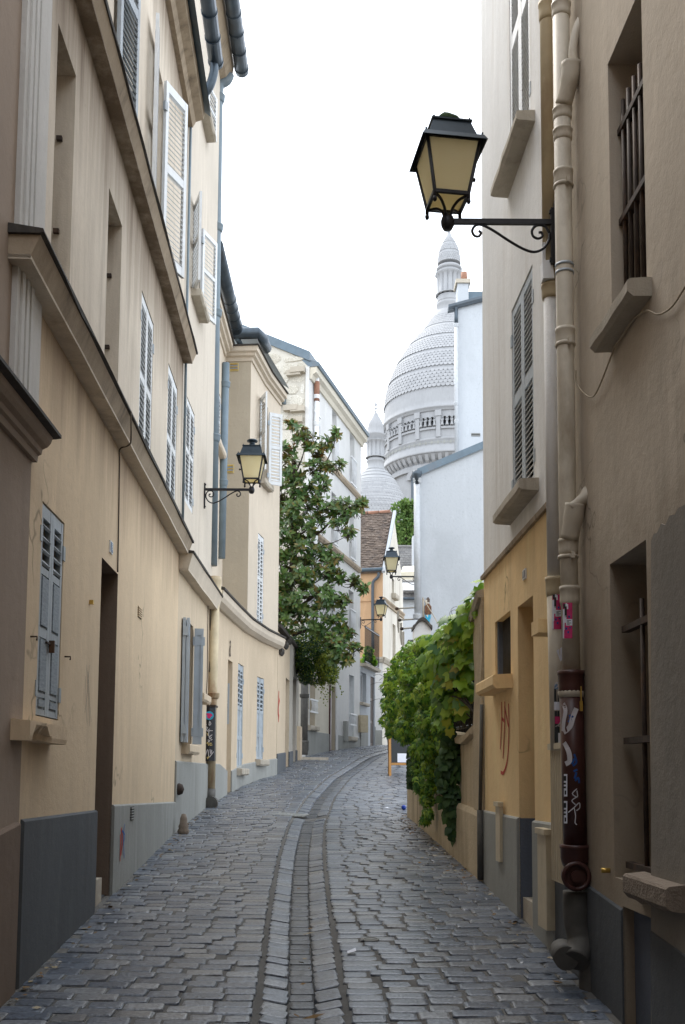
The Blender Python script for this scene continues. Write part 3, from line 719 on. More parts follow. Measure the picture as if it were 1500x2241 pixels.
# blue-grey downpipe down to the ledge
dp = thing('drainpipe', 'tall blue grey zinc drainpipe from slate gutter to ledge beside left lantern', 'drainpipe', (-2.05, 16.2, lzb))
px_ = [(503, 163), (497, 176), (482, 186), (478, 205)]
ptop = spline([at(q[0], q[1], 16.3) for q in px_], 5)
pb = at(465, 1238, 16.3)
pipe_run(dp, ptop+[at(472, 640, 16.3), pb], .082, M['pipe_blue'])
for y in (217, 500, 687, 960):
    p = at(480-15*(y-180)/1060, y, 16.3); collar(dp, p.x, p.y, p.z, .08, .13, M['pipe_blue'])
# rusty lower pipe
rp_ = thing('drainpipe', 'rust stained cream drainpipe with round foot running down to the cobbles on the left', 'drainpipe', (-2.02, 16.3, 1.2))
tp, bt = at(471, 1265, 16.2), at(463, 1735, 16.2)
X0 = tp.x
pipe_run(rp_, [V((X0, 16.2, tp.z-.1)), V((X0-.02, 16.2, bt.z))], .083, M['pipe_rust'])
b = MB(); b.lathe([(.05, tp.z+.02), (.1, tp.z+.02), (.115, tp.z-.05), (.1, tp.z-.2), (.12, tp.z-.22), (.12, tp.z-.3), (.085, tp.z-.33)], 16, (X0, 16.2, 0)); b.build('hopper', M['pipe_rust'], rp_)
collar(rp_, X0, 16.2, at(471, 1380, 16.2).z+.6, .085, .14, M['pipe_rust']); collar(rp_, X0, 16.2, at(471, 1530, 16.2).z+.05, .085, .1, M['pipe_rust'])
p = at(464, 1757, 16.1); b = MB(); b.tube([V((p.x, 16.12, p.z)), V((p.x, 15.95, p.z))], .105, 18); b.tube([V((p.x, 15.96, p.z)), V((p.x, 15.93, p.z))], .085, 18); b.build('foot', M['pipe_grey'], rp_)
b = MB(); b.tube([V((X0-.02, 16.2, bt.z+.05)), V((X0-.02, 16.15, p.z))], .095, 14); b.build('elbow', M['pipe_grey'], rp_)
pipe_run(rp_, [V((X0-.17, 16.2, at(450, 1780, 16.2).z)), V((X0-.14, 16.2, at(455, 1660, 16.2).z))], .028, M['pipe_rust'], 'side_pipe', 8)
pg = thing('pipe_guard', 'black metal pipe guard covered in pale graffiti with a round pink and blue sticker', 'pipe guard', V((X0-.04, 16.05, bt.z)))
a0, a1 = at(449, 1665, 16.0), at(477, 1546, 16.0); cx = X0-.04
b = MB(); R = []
for z in (a0.z, a1.z):
    R.append([V((cx-.115, 16.28, z)), V((cx-.115, 16.02, z)), V((cx-.095, 15.99, z)), V((cx+.02, 15.99, z)), V((cx+.1, 16.06, z)), V((cx+.1, 16.28, z))])
b.rings(R); b.build('body', M['pipe_grey'], pg); bpy.data.objects['body'].data.materials[0] = M['iron']
b = MB(); b.cbox((cx-.01, 16.13, a1.z+.01), (.25, .3, .03)); b.build('lid', M['iron_r'], pg)
def flat_strokes(parent, name, mat, strokes, w, y):
    b = MB()
    for s_ in strokes:
        p = [at(q[0], q[1], y) for q in s_]; ribbon(b, spline(p, 4) if len(p) > 2 else p, w, V((0, -1, 0)))
    return b.build(name, mat, parent, fix=False)
flat_strokes(pg, 'graffiti', M['white_spray'], [[(452, 1585), (450, 1590), (455, 1592)], [(459, 1578), (458, 1587), (462, 1584), (459, 1578)], [(455, 1591), (451, 1600)], [(459, 1595), (454, 1600), (460, 1599)], [(458, 1599), (457, 1611), (465, 1608)], [(458, 1599), (466, 1599)], [(461, 1612), (458, 1614), (461, 1617), (463, 1613)], [(456, 1618), (457, 1624), (460, 1619)], [(462, 1620), (465, 1618)], [(449, 1657), (455, 1640), (457, 1655)], [(459, 1657), (468, 1645)], [(460, 1640), (462, 1650), (464, 1641)]], .011, 15.985)
flat_strokes(pg, 'graffiti', M['yellow'], [[(453, 1628), (455, 1624), (457, 1632)], [(460, 1625), (460, 1631), (465, 1630)], [(460, 1628), (464, 1626)], [(453, 1604), (456, 1610)], [(449, 1632), (450, 1627)], [(453, 1658), (458, 1656), (454, 1661)]], .011, 15.984)
p = at(458.5, 1566, 15.98); rr = mpp(458, 1566, 15.98)*9.5
b = MB(); b.tube([p+V((0, .008, 0)), p+V((0, 0, 0))], rr, 24); b.build('sticker', M['cyan'], pg)
b = MB(); pts = []
for k in range(16):
    an = 2*math.pi*k/16; q = rr*(.62+.13*math.sin(3*an+.6)+.07*math.cos(5*an)); pts.append(p+V((q*math.cos(an), -.003, q*math.sin(an))))
b.add(pts, [tuple(range(16))]); b.build('sticker_print', M['pink'], pg)
# guard stone at the house corner
s, z = FA.hit(391, 1826, .12); p = FA.P(LA-.1, gz(-2.0, 13.0), .14)
b = MB(); b.lathe([(.07, -.03), (.075, .03), (.06, .05), (.066, .08), (.05, .11), (.045, .18), (.028, .23), (.0, .24)], 14, p)
tag(b.build('guard_stone', M['sill_dark']), 'small worn bell shaped guard stone at the foot of the tan house corner', 'guard stone')
k = MB(); s, z = FB.hit(384, 1728, .05); k.lathe([(0, -.08), (.05, -.06), (.07, 0), (.05, .06), (0, .08)], 10, FB.P(.12, z, .04)); k.build('knob', M['iron_r'], hB)
# cables under the ledge
b = MB()
for i in range(5):
    j = lambda a: random.uniform(-a, a)
    pts = [FB.P(*FB.hit(418+j(3), 1206+j(4), .03), .03), FB.P(*FB.hit(436+j(3), 1240+j(6), .03), .03), FB.P(*FB.hit(446+j(2), 1262+j(6), .04), .04), FB.P(*FB.hit(449+j(2), 1280+j(10), .03), .03), FB.P(*FB.hit(452+j(2), 1305+j(12), .03), .03)]
    b.tube(spline(pts, 5), .006, 5)
b.tube(spline([FB.P(*FB.hit(*q, .02), .02) for q in ((456, 1300), (455, 1400), (454, 1480), (452, 1530), (458, 1545))], 6), .008, 6)
b.tube(spline([FB.P(*FB.hit(*q, .02), .02) for q in ((461, 1275), (461, 1400), (459, 1470))], 6), .01, 6)
tag(b.build('cable_bundle', M['cable']), 'loose bundle of brown cables hanging under the ledge near the rusty pipe', 'cables')
k = MB(); s, z = FB.hit(433, 1567); fbox(k, FB, s-.1, s+.1, z-.08, z+.08, 0, .01); k.build('hatch', M['iron_r'], hB)
# ---------------------------------------------------------------- third left house (stepped facade)
hC = thing('house', 'peach and cream house with stepped facade, corner cornice and one open white shutter', 'house', (-1.95, 19.6, 1.5))
LC = FC.L[-1]
cd_ = FC.rect(497, 507, 1447, 1755, xr=506); cs1 = FC.rect(520, 532, 1450, 1680, xr=521); cs2 = FC.rect(562, 577, 1480, 1700, xr=563)
cs1 = (cs1[0], cs1[1], FC.hit(521, 1682)[1], cs1[3]); cs2 = (cs2[0], cs2[1], FC.hit(562, 1662)[1], cs2[3])
lzc = FC.hit(555, 1350, .2)[1]
b = MB(); wall(b, FC, 0, LC, .3, lzc, [(cd_[0], cd_[1], .3, cd_[3], .3), (*cs1, .12), (*cs2, .12)], back=4); b.build('wall', [M['C_low'], M['dark']], hC)
S2 = [('panel', .03, .27), ('panel', .31, .56), ('slats', .60, .94, .1)]
closed_pair(hC, FC, cs1, S2, M['shutter_g'], st=.045); closed_pair(hC, FC, cs2, S2, M['shutter_g'], st=.045)
sill(hC, FC, cs1[0]-.1, cs1[1]+.1, cs1[2], .13, .12, M['stone']); sill(hC, FC, cs2[0]-.1, cs2[1]+.1, cs2[2], .13, .12, M['stone'])
b = MB(); fbox(b, FC, cd_[0], cd_[1], .5, cd_[3], -.28, -.24); b.build('door', M['C_side'], hC)
b = MB(); s, z = FC.hit(500, 1540); fbox(b, FC, cd_[1]-.012, cd_[1]+.0, z-.35, z+.4, -.2, -.05); o = b.build('intercom', M['shutter_m'], hC)
for i in range(4):
    k = MB(); fbox(k, FC, cd_[1]-.02, cd_[1]-.012, z-.12+i*.06, z-.09+i*.06, -.17, -.08); k.build('button', M['dark'], o)
dt = [(FC.hit(x, y)[0], FC.hit(x, y)[1]) for x, y in ((480, 1672), (500, 1690), (535, 1672), (604, 1660))]
plinth(hC, FC, 0, LC, dt, M['dado'], gaps=[(cd_[0], cd_[1])])
b = MB(); s, z = FC.hit(503, 1420); X = textmat(FC, s, z, .01); 
for a in range(3): b.lathe([(.05+.012*a, 0), (.05, .01)], 10, (0, 0, 0))
b = MB(); ribbon(b, spline([X @ V(q) for q in ((-.05, .1, 0), (.03, .14, 0), (.05, .06, 0), (-.04, -.02, 0), (-.05, -.1, 0), (.05, -.12, 0), (.04, -.03, 0), (-.03, .05, 0))], 4), .035, FC.frame(s)[1])
b.build('ornament', M['iron_r'], hC)
def ledgeC(): 
    b = MB(); z, ov, h = lzc, .2, .28
    sv = [.02+(LC-.02)*i/20 for i in range(21)]
    sweep(b, FC, sv, [(-.02, z-h), (.05, z-h), (ov*.7, z-h*.8), (ov*.85, z-h*.55), (ov*.88, z-.05), (-.02, z-.05)]); b.build('ledge', M['C_up'], hC)
    b = MB(); sweep(b, FC, sv, [(-.02, z-.052), (ov-.02, z-.05), (ov, z-.04), (ov, z-.005), (-.02, z+.06)]); b.build('ledge_cap', M['cap'], hC)
ledgeC()
# upper storeys: recessed part then the projecting block with its return wall
sD = FC.hit(547, 1000)[0]; pD = FC.P(sD, 0); zD = at(555, 770, pD.y).z
tD, nD = FC.frame(sD)
pr = pD-nD*.52
FCu = Face([(pr.x-.02, 16.35), (pr.x, pr.y)])
rw = FCu.rect(472, 481, 830, 1180, xr=480)
rw1 = FCu.rect(466, 483, 860, 985, xr=480); rw2 = FCu.rect(456, 466, 1120, 1215, xr=460)
b = MB(); wall(b, FCu, 0, FCu.L[-1], lzc-.1, zD+.1, [(*rw1, .15), (*rw2, .15)], back=3.4); b.build('recessed_wall', [M['C_up'], M['dark']], hC)
closed_pair(hC, FCu, rw1, E_SLAT, M['shutter'], pitch=.07); closed_pair(hC, FCu, rw2, E_SLAT, M['shutter'], pitch=.07)
sill(hC, FCu, rw1[0]-.1, rw1[1]+.15, rw1[2], .12, .12, M['C_up'])
FR = Face([(pr.x-.3, pr.y+.0), (pD.x, pD.y)])
FD = Face([(pD.x, pD.y)]+[tuple(FC.P(s, 0).xy) for s in FC.L if s > sD+.05])
LD = FD.L[-1]
d1 = FD.rect(564, 577, 1165, 1345, xr=565); d1 = (d1[0], d1[1], lzc+.04, d1[3])
d2 = FD.rect(569, 586, 880, 1070, xr=572); d2 = (d2[0], d2[1], FD.hit(585, 1062)[1], FD.hit(570, 868)[1])
b = MB(); wall(b, FD, 0, LD, lzc-.1, zD+.1, [(*d1, .12), (*d2, .22)], back=3); b.build('upper_wall', [M['C_up'], M['dark']], hC)
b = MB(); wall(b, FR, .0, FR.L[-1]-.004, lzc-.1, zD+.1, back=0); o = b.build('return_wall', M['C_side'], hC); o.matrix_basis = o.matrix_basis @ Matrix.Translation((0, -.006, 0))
closed_pair(hC, FD, d1, E_SLAT, M['shutter'], pitch=.085); window_at(hC, FD, d2, .22)
# open shutters of the upper window
hz = (FD.hit(589, 1048)[1], FD.hit(589, 903)[1])
hp = at(588, 990, 21.3)
X = Matrix.Translation((hp.x, hp.y, at(588, 1060, 21.3).z)) @ Matrix.Rotation(math.radians(28), 4, 'Z') @ Matrix.Diagonal((1, -1, 1, 1))
hh = at(588, 905, 21.3).z-at(588, 1062, 21.3).z
leaf(hC, X, .31, hh, E_SLAT, M['shutter'], pitch=.075)
open_leaf(hC, FD, d2[0], d2[2]+.03, d2[3]-.03, .42, 150, M['shutter'], E_SLAT, pitch=.075)
sill(hC, FD, d2[0]+.05, d2[1]+.12, d2[2], .13, .12, M['stone'])
# cornice of the block turning the corner
def corn(F, s0, s1, nm='cornice'):
    b = MB(); sweep(b, F, [s0, s1], [(-.02, zD-.2), (.03, zD-.2), (.04, zD-.13), (.1, zD-.11), (.11, zD-.06), (.16, zD-.04), (.165, zD+.06), (-.02, zD+.06)]); b.build(nm, M['C_up'], hC)
    b = MB(); sweep(b, F, [s0, s1], [(-.02, zD+.058), (.2, zD+.06), (.2, zD+.085), (-.02, zD+.1)]); b.build(nm+'_cap', M['cap'], hC)
corner = V((pD.x, pD.y)); e1 = V((pr.x-.35, pr.y)); far = FD.p[1:]
FDr = Face([tuple(e1), (pD.x, pD.y)]+[tuple(q) for q in far]); corn(FDr, 0, FDr.L[-1]-.05)
FCr = Face([(pr.x-.02, 16.4), (pr.x, pr.y-.3)]); corn(FCr, 0, FCr.L[-1])
b = MB(); b.tube([FDr.P(.02, zD+.28, .25), FDr.P(.32, zD+.28, .25), FDr.P(FDr.L[1]-.05, zD+.28, .25), FDr.P(FDr.L[1]+.18, zD+.28, .22), FDr.P(FDr.L[1]+.6, zD+.28, .2)], .115, 14); b.build('gutter', M['gutter'], hC)
b = MB(); b.tube([FCu.P(0, zD+.34, .24), FCu.P(FCu.L[-1]-.25, zD+.34, .24)], .13, 14); o = b.build('gutter', M['gutter'], hC)
for i in range(5):
    k = MB(); s = FCu.L[-1]-.27-i*.35; k.tube([FCu.P(s, zD+.34, .24), FCu.P(s-.02, zD+.34, .24)], .138, 14); k.build('gutter_band', M['gutter'], o)
pipe_run(hC, spline([FCu.P(FCu.L[-1]-.3, zD+.3, .24), FCu.P(FCu.L[-1]-.28, zD+.2, .24), FCu.P(FCu.L[-1]-.15, zD+.15, .28), FCu.P(FCu.L[-1]-.02, zD+.14, .3)], 5), .055, M['zinc'], 'downpipe')
b = MB(); q0 = FDr.P(0, zD+.2, .2); q1 = FDr.P(FDr.L[1], zD+.2, .2); q2 = FDr.P(FDr.L[-1], zD+.2, .2)
apex = V((q1.x-1.6, q1.y+1.6, zD+1.5)); b.add([q0, q1, q2, apex, V((q0.x-1.6, q0.y-.2, zD+1.4)), V((q2.x-1.8, q2.y+.3, zD+1.5))], [(0, 1, 3, 4), (1, 2, 5, 3)]); b.build('roof', M['zinc'], hC)
for x0, x1, y0, y1 in ((503, 523, 795, 813), (496, 513, 1017, 1036)):
    a, c = FR.hit(x0, y1), FR.hit(x1, y0)
    b = MB(); fbox(b, FR, a[0], c[0], a[1], c[1], .007, .02); o = b.build('air_vent', M['yellow'], hC)
    o2 = MB(); fbox(o2, FR, a[0]+.015, c[0]-.015, a[1]+.015, c[1]-.015, .02, .024); o2.build('grille', M['panel_g'], o)
    for i in range(3):
        k = MB(); z = a[1]+(c[1]-a[1])*(i+.5)/3; fbox(k, FR, a[0]+.02, c[0]-.02, z-.012, z+.012, .024, .03); k.build('slat', M['brass'], o)
dp2 = thing('drainpipe', 'shorter blue grey drainpipe in the corner of the stepped facade', 'drainpipe', (pr.x+.05, pr.y-.2, lzc))
t0, t1 = at(495, 795, 19.3), at(485, 1222, 19.3)
pipe_run(dp2, [t0, t1], .075, M['pipe_blue'])
for y in (843, 1058): p = at(495-10*(y-795)/427, y, 19.3); collar(dp2, p.x, p.y, p.z, .073, .13, M['pipe_blue'])
# ================================================================== left: garden wall with gate under the magnolia
FG = Face([(-1.455, 22.42), (-1.30, 25.2), (-1.2, 27.6)])
hG = thing('garden_wall', 'stepped tan garden wall, greyed by painted tree shade, with dark doorway below the magnolia', 'garden wall', (-1.35, 24.5, 1.9))
z0 = FG.hit(612, 1385)[1]; sA = FG.hit(624, 1500)[0]; gd = FG.rect(625, 633, 1483, 1660, xr=626); gd2 = FG.rect(641, 648, 1480, 1655, xr=642)
sB = FG.hit(634, 1500)[0]; LG = FG.L[-1]
b = MB(); wall(b, FG, 0, sB, 1.0, z0, [(gd[0], gd[1], 1.0, gd[3], .3)], back=.45); b.build('wall', [M['C_low'], M['dark']], hG)
b = MB(); wall(b, FG, sB+.004, LG, 1.0, z0+.1, [(gd2[0], gd2[1], 1.0, gd2[3], .3)], back=.45); b.build('wall', [M['grey_shade'], M['dark']], hG)  # far stretch coloured as shadow under the magnolia
b = MB(); sweep(b, FG, [0, LG], [(-.5, z0+.1), (.06, z0+.1), (.08, z0+.16), (-.2, z0+.26), (-.5, z0+.16)]); b.build('coping', M['cap'], hG)
for x, y in ((613, 1422), (623, 1408), (631, 1398)):
    s, z = FG.hit(x, y); b = MB(); sweep(b, FG, [s-.22, s+.25], [(-.02, z-.12), (.04, z-.12), (.08, z-.05), (.08, z+.02), (-.02, z+.03)]); b.build('bracket', M['cap'], hG)
for q, mt in ((gd, 'dado_d'), (gd2, 'door')):
    b = MB(); fbox(b, FG, q[0], q[1], 1.2, q[3]-.01, -.28, -.24); b.build('door', M[mt], hG)
s0 = FG.hit(650, 1600)[0]
b = MB(); fbox(b, FG, LG-.5, LG, 1.4, FG.hit(652, 1590)[1], .0, .1); b.build('post', M['C_low'], hG)
plinth(hG, FG, 0, LG, [(0, FG.hit(606, 1650)[1]), (LG, FG.hit(650, 1640)[1])], M['dado_d'], gaps=[(gd[0], gd[1]), (gd2[0], gd2[1])])
graffito('graffiti', FG, [[(610.5, 1512), (609.5, 1545), (610, 1580)], [(612, 1530), (608.5, 1556), (611, 1570)]], .1, M['red_paint'], 'tall red spray paint mark on the tan garden wall')
b = MB(); b.box((-1.12, 27.4, base(27.4)-.1), (.75, .2, 0), (-.15, .35, 0), (0, 0, .17)); tag(b.build('doorstep', M['stone']), 'low stone step at the foot of the white building corner', 'step')
# ================================================================== tall white building with a bare stone gable
eC = at(671, 1500, 28.5); eE = at(788, 1500, 34.6)
FE = Face([(eC.x, 28.5), (eE.x, 34.6)]); LE = FE.L[-1]; tE, nE = FE.frame(0)
hE = thing('apartment_building', 'tall white apartment building with bare rubble stone gable and window guards', 'building', (eC.x, 28.5, 2.2))
zE = FE.hit(668, 790)[1]
def er(x0, x1, yt, yb, xr=None): return FE.rect(x0, x1, yt, yb, xr)
def zrow(px, py): return FE.hit(px, py)[1]
zt3, zb3 = zrow(766, 946), zrow(766, 1062); cols = [er(684.5, 695.5, 900, 1000)[:2], er(727, 737, 900, 1000)[:2], er(765.5, 776, 1000, 1010)[:2]]
zt2, zb2 = zrow(765, 1070)+.0, 0
z_f2 = zrow(779, 1240)+.1
zt2 = zrow(726.5, 1075); zb2 = zrow(727, 1175)
zt2b = zrow(764, 1290); zb2b = zrow(765, 1410)
holes = []; WE = []
b1t, b2t = zrow(703, 994), zrow(778, 1238)
rows = [(b1t+.05, zt3), (b2t+.05, zt2), (zrow(764, 1395), zrow(764, 1290))]
for c in cols:
    for zb_, zt_ in rows: WE.append((c[0], c[1], zb_, zt_))
gr = [FE.rect(676, 690, 1484, 1588, xr=678), FE.rect(764, 775, 1476, 1612, xr=765)]
drE = FE.rect(721.5, 734, 1500, 1640, xr=722)
low_z = zrow(735, 1460)
b = MB(); wall(b, FE, 0, LE, low_z, zE, [(*q, .22) for q in WE], back=5); b.build('wall', [M['E_white'], M['shutter']], hE)
s_mid = FE.hit(740, 1550)[0]
b = MB(); wall(b, FE, 0, s_mid, 1.2, low_z, [(*gr[0], .2), (drE[0], drE[1], 1.2, drE[3], .25)], back=5, mh=1); b.build('wall', [M['E_low'], M['C_side']], hE)
b = MB(); wall(b, FE, s_mid+.003, LE, 1.2, low_z, [(*gr[1], .2)], back=5, mh=1); b.build('wall', [M['E_white'], M['shutter']], hE)
for i, q in enumerate(WE+gr):
    a, c, lo, hi = q
    f = MB(); fbox(f, FE, a, c, lo, hi, -.2, -.16); o = f.build('window', M['white'], hE)
    p = MB(); fbox(p, FE, a+.1, c-.1, lo+.5, hi-.1, -.16, -.15); p.build('pane', M['glass'], o)
    r = MB(); rz = lo+.95 if i < len(WE) else lo+.75
    z_lo = lo+.06 if i < len(WE) else lo+.4
    for z in (rz, z_lo): fbox(r, FE, a-.05, c+.05, z-.025, z+.02, .05, .09)
    n = 7
    for k in range(n):
        s = a+(c-a)*(k+.5)/n; r.tube([FE.P(s, z_lo, .07), FE.P(s+.03, (z_lo+rz)/2, .09), FE.P(s, rz, .07)], .012, 4)
    r.build('window_guard', M['white_rail'], hE)
for q in gr: sill(hE, FE, q[0]-.12, q[1]+.12, q[2], .14, .12, M['stone'])
for z in (b1t, b2t):
    b = MB(); sweep(b, FE, [.3, LE-.22], [(-.02, z-.16), (.05, z-.16), (.1, z-.08), (.1, z), (-.02, z+.02)]); b.build('string_course', M['ledge'], hE)
b = MB(); sweep(b, FE, [0, LE+.05], [(-.02, zE-.35), (.06, zE-.35), (.1, zE-.22), (.2, zE-.16), (.22, zE), (-.02, zE)]); b.build('cornice', M['E_low'], hE)
b = MB(); sweep(b, FE, [-.02, LE+.08], [(-.02, zE+.003), (.27, zE+.003), (.3, zE+.1), (.26, zE+.14), (-.3, zE+.3)]); b.build('gutter', M['zinc'], hE)
b = MB(); fbox(b, FE, drE[0]+.05, drE[1], 1.8, drE[3], -.22, -.18); o = b.build('door', M['door'], hE)
b = MB(); fbox(b, FE, drE[0]-.06, drE[0]+.05, gz(*FE.P(drE[0], 0).xy)-.05, drE[3], .0, .05); b.build('post', M['red_paint'], hE); bpy.data.objects['post.001'].data.materials[0] = M['pipe_red']
b = MB(); fbox(b, FE, drE[1], drE[1]+.22, 2, low_z, 0, .04); b.build('pilaster', M['E_white'], hE)
dtE = [(0, zrow(672, 1598)), (drE[0], zrow(718, 1606)), (drE[1], zrow(738, 1608)), (LE, zrow(785, 1615))]
plinth(hE, FE, 0, LE, dtE, M['dado'], gaps=[(drE[0]-.06, drE[1])])
b = MB(); s, z = FE.hit(753, 1602); fbox(b, FE, s-.12, s+.12, z-.3, z+.35, .0, .12); b.build('meter_box', M['dado'], hE)
# gable of individual stones
gl = 5.2
FGb = Face([(eC.x-tE.y*gl, 28.5+tE.x*gl), (eC.x, 28.5)])
FGb = Face([tuple(q_+FGb.seg[0][1]*.012) for q_ in FGb.p])
zg0 = FGb.hit(666, 790)[1]; zg1 = FGb.hit(512, 722)[1]; sg1 = FGb.hit(512, 722)[0]
slope = (zg1-zg0)/(gl-sg1)
def gtop(s): return zg0+slope*(gl-s)
b = MB(); k = 6
for i in range(k):
    a, c = gl*i/k, gl*(i+1)/k
    b.quad(FGb.P(a, 1.5), FGb.P(c, 1.5), FGb.P(c, gtop(c)), FGb.P(a, gtop(a)))
    b.quad(FGb.P(a, gtop(a)), FGb.P(c, gtop(c)), FGb.P(c, gtop(c), -6), FGb.P(a, gtop(a), -6))
b.build('gable', M['stone_bg'], hE)
b = MB(); sweep(b, FGb, [0, gl+.02], lambda s: [(.06, gtop(s)-.02), (.06, gtop(s)+.26), (-6, gtop(s)+.26), (-6, gtop(s)-.02)]); b.build('roof', M['zinc'], hE)
b = MB(); fbox(b, FGb, gl-.1, gl+.004, 2, zE, .004, .05); b.build('quoin', M['E_white'], hE)
rng = random.Random(5); z = 6.2
while z < zg1+.3:
    h = rng.uniform(.24, .46); s = rng.uniform(-.3, .1)
    while s < gl-.12:
        w = rng.choice((rng.uniform(.3, .55), rng.uniform(.5, .95))); a, c = max(s, .05)+.02, min(s+w, gl-.12)-.02
        top = min(gtop((a+c)/2)-.08, z+h-.03)
        if c-a > .12 and top-z > .1 and FGb.P(c, 0).x > -5:
            m_ = MB(); n = 9; pts = []; j = lambda q: rng.uniform(-q, q)
            cx, cz, hw, hh = (a+c)/2, (z+top)/2, (c-a)/2, (top-z)/2; d = rng.uniform(.0, .03)+.008
            for q in range(n):
                an = 2*math.pi*(q+.5)/n; u, v = math.cos(an), math.sin(an); kk = 1/max(abs(u), abs(v))**.8
                pts.append((cx+hw*u*kk*rng.uniform(.84, 1), cz+hh*v*kk*rng.uniform(.82, 1)))
            m_.rings([[FGb.P(p[0], p[1], .001) for p in pts], [FGb.P(p[0], p[1], d*.7) for p in pts], [FGb.P(cx+(p[0]-cx)*.86, cz+(p[1]-cz)*.84, d+j(.008)) for p in pts]], 0)
            m_.build('stone', M['rubble'], hE)
        s += w
    z += h
for x, y in ((646, 818), (655, 812), (640, 895), (655, 897), (650, 920)):       # toothing stones left standing out
    s, z = FGb.hit(x, y); b = MB(); fbox(b, FGb, s-.22, s+.2, z-.09, z+.07, 0, rng.uniform(.12, .2)); b.build('toothing_stone', M['stone'], hE)
b = MB(); s, z = FGb.hit(612, 868); b.hexa([FGb.P(s-.2, z-.1, 0), FGb.P(s+.22, z-.3, 0), FGb.P(s+.22, z-.3, .3), FGb.P(s-.2, z-.1, .3), FGb.P(s-.2, z+.1, 0), FGb.P(s+.22, z-.1, 0), FGb.P(s+.22, z-.1, .3), FGb.P(s-.2, z+.1, .3)]); b.build('flashing', M['zinc'], hE)
dpE = thing('drainpipe', 'white drainpipe with rust band at the top corner of the white building', 'drainpipe', FE.P(.35, 2.3, .1))
q0, q1 = FE.hit(680, 815, .12), FE.hit(676, 1490, .12)
pipe_run(dpE, [FE.P(.42, q0[1]+.2, .1), FE.P(.42, 5.2, .1)], .075, M['white'])
b = MB(); b.lathe([(.085, -.3), (.085, .3)], 14, FE.P(.42, q0[1]-.3, .1)); b.build('rust_band', M['terracotta'], dpE)
for y in (910, 850): p = FE.P(.42, FE.hit(678, y, .1)[1], .1); collar(dpE, p.x, p.y, p.z, .075, .14, M['white'])
dpE2 = thing('drainpipe', 'dark grimy drainpipe standing at the corner between magnolia and cream wall', 'drainpipe', FE.P(0, 2.2, .12))
q = at(667, 1490, 28.2); q2 = at(667, 1648, 28.2)
pipe_run(dpE2, [V((q.x, 28.25, q.z+.6)), V((q.x, 28.25, q2.z))], .105, M['pipe_grey'])
collar(dpE2, q.x, 28.25, q2.z+.15, .105, .4, M['pipe_grey']); collar(dpE2, q.x, 28.25, q2.z+1.6, .105, .12, M['pipe_grey'])
# ================================================================== low terrace house with balcony
fE2 = at(822, 1500, 37.0); FF = Face([(eE.x+.02, 34.65), (fE2.x, 37.0)])
hF = thing('terrace_house', 'low pale house with iron balcony rail, plants, tall window and brown door', 'house', (eE.x+.3, 35.5, 2.7))
LF = FF.L[-1]; zF = FF.hit(800, 1462)[1]
fw = FF.rect(790, 802, 1470, 1535, xr=791); fw = (fw[0], fw[1], FF.hit(791, 1537)[1], fw[3]); fd = FF.rect(811, 820, 1480, 1622, xr=812)
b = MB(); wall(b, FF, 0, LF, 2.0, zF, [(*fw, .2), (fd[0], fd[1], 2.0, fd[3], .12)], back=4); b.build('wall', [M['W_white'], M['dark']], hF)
window_at(hF, FF, fw, .2); sill(hF, FF, fw[0]-.1, fw[1]+.1, fw[2], .1, .12, M['stone'])
b = MB(); fbox(b, FF, fd[0], fd[1], 2.3, fd[3], -.11, -.06); o = b.build('door', M['door'], hF)
for i in range(3):
    k = MB(); h_ = (fd[3]-2.8)/3; fbox(k, FF, fd[0]+.06, fd[1]-.06, 2.85+h_*i, 2.75+h_*(i+1), -.06, -.045); k.build('panel', M['iron_r'], o)
b = MB(); sweep(b, FF, [0, LF], [(-.02, zF), (.2, zF), (.22, zF+.1), (-.02, zF+.1)]); b.build('balcony_slab', M['stone'], hF)
r = MB(); zr = FF.hit(800, 1378)[1]
for z in (zF+.16, zr): fbox(r, FF, .05, LF-.02, z-.02, z+.02, .12, .16)
for i in range(24):
    s = .06+(LF-.1)*i/23; r.tube([FF.P(s, zF+.1, .14), FF.P(s, zr+.06, .14)], .011, 4)
r.build('railing', M['iron'], hF)
plinth(hF, FF, 0, LF, [(0, zrow(785, 1590)), (LF, FF.hit(820, 1590)[1])], M['dado'], gaps=[(fw[1]+.25, fd[1]+.05)])
b = MB(); s, z = FE.hit(786, 1590, .15); p = at(787, 1590, 34.4); q = at(787, 1565, 34.4); b.hexa([V((p.x-.1, 34.5, p.z-.2)), V((p.x+.14, 34.7, p.z-.2)), V((p.x+.3, 34.5, p.z-.2)), V((p.x+.05, 34.3, p.z-.2)), V((p.x-.1, 34.5, q.z)), V((p.x+.14, 34.7, q.z)), V((p.x+.3, 34.5, q.z)), V((p.x+.05, 34.3, q.z))])
o = b.build('cable_box', M['beige_box']); tag(o, 'beige cable box low on the white corner before the terrace house', 'box')
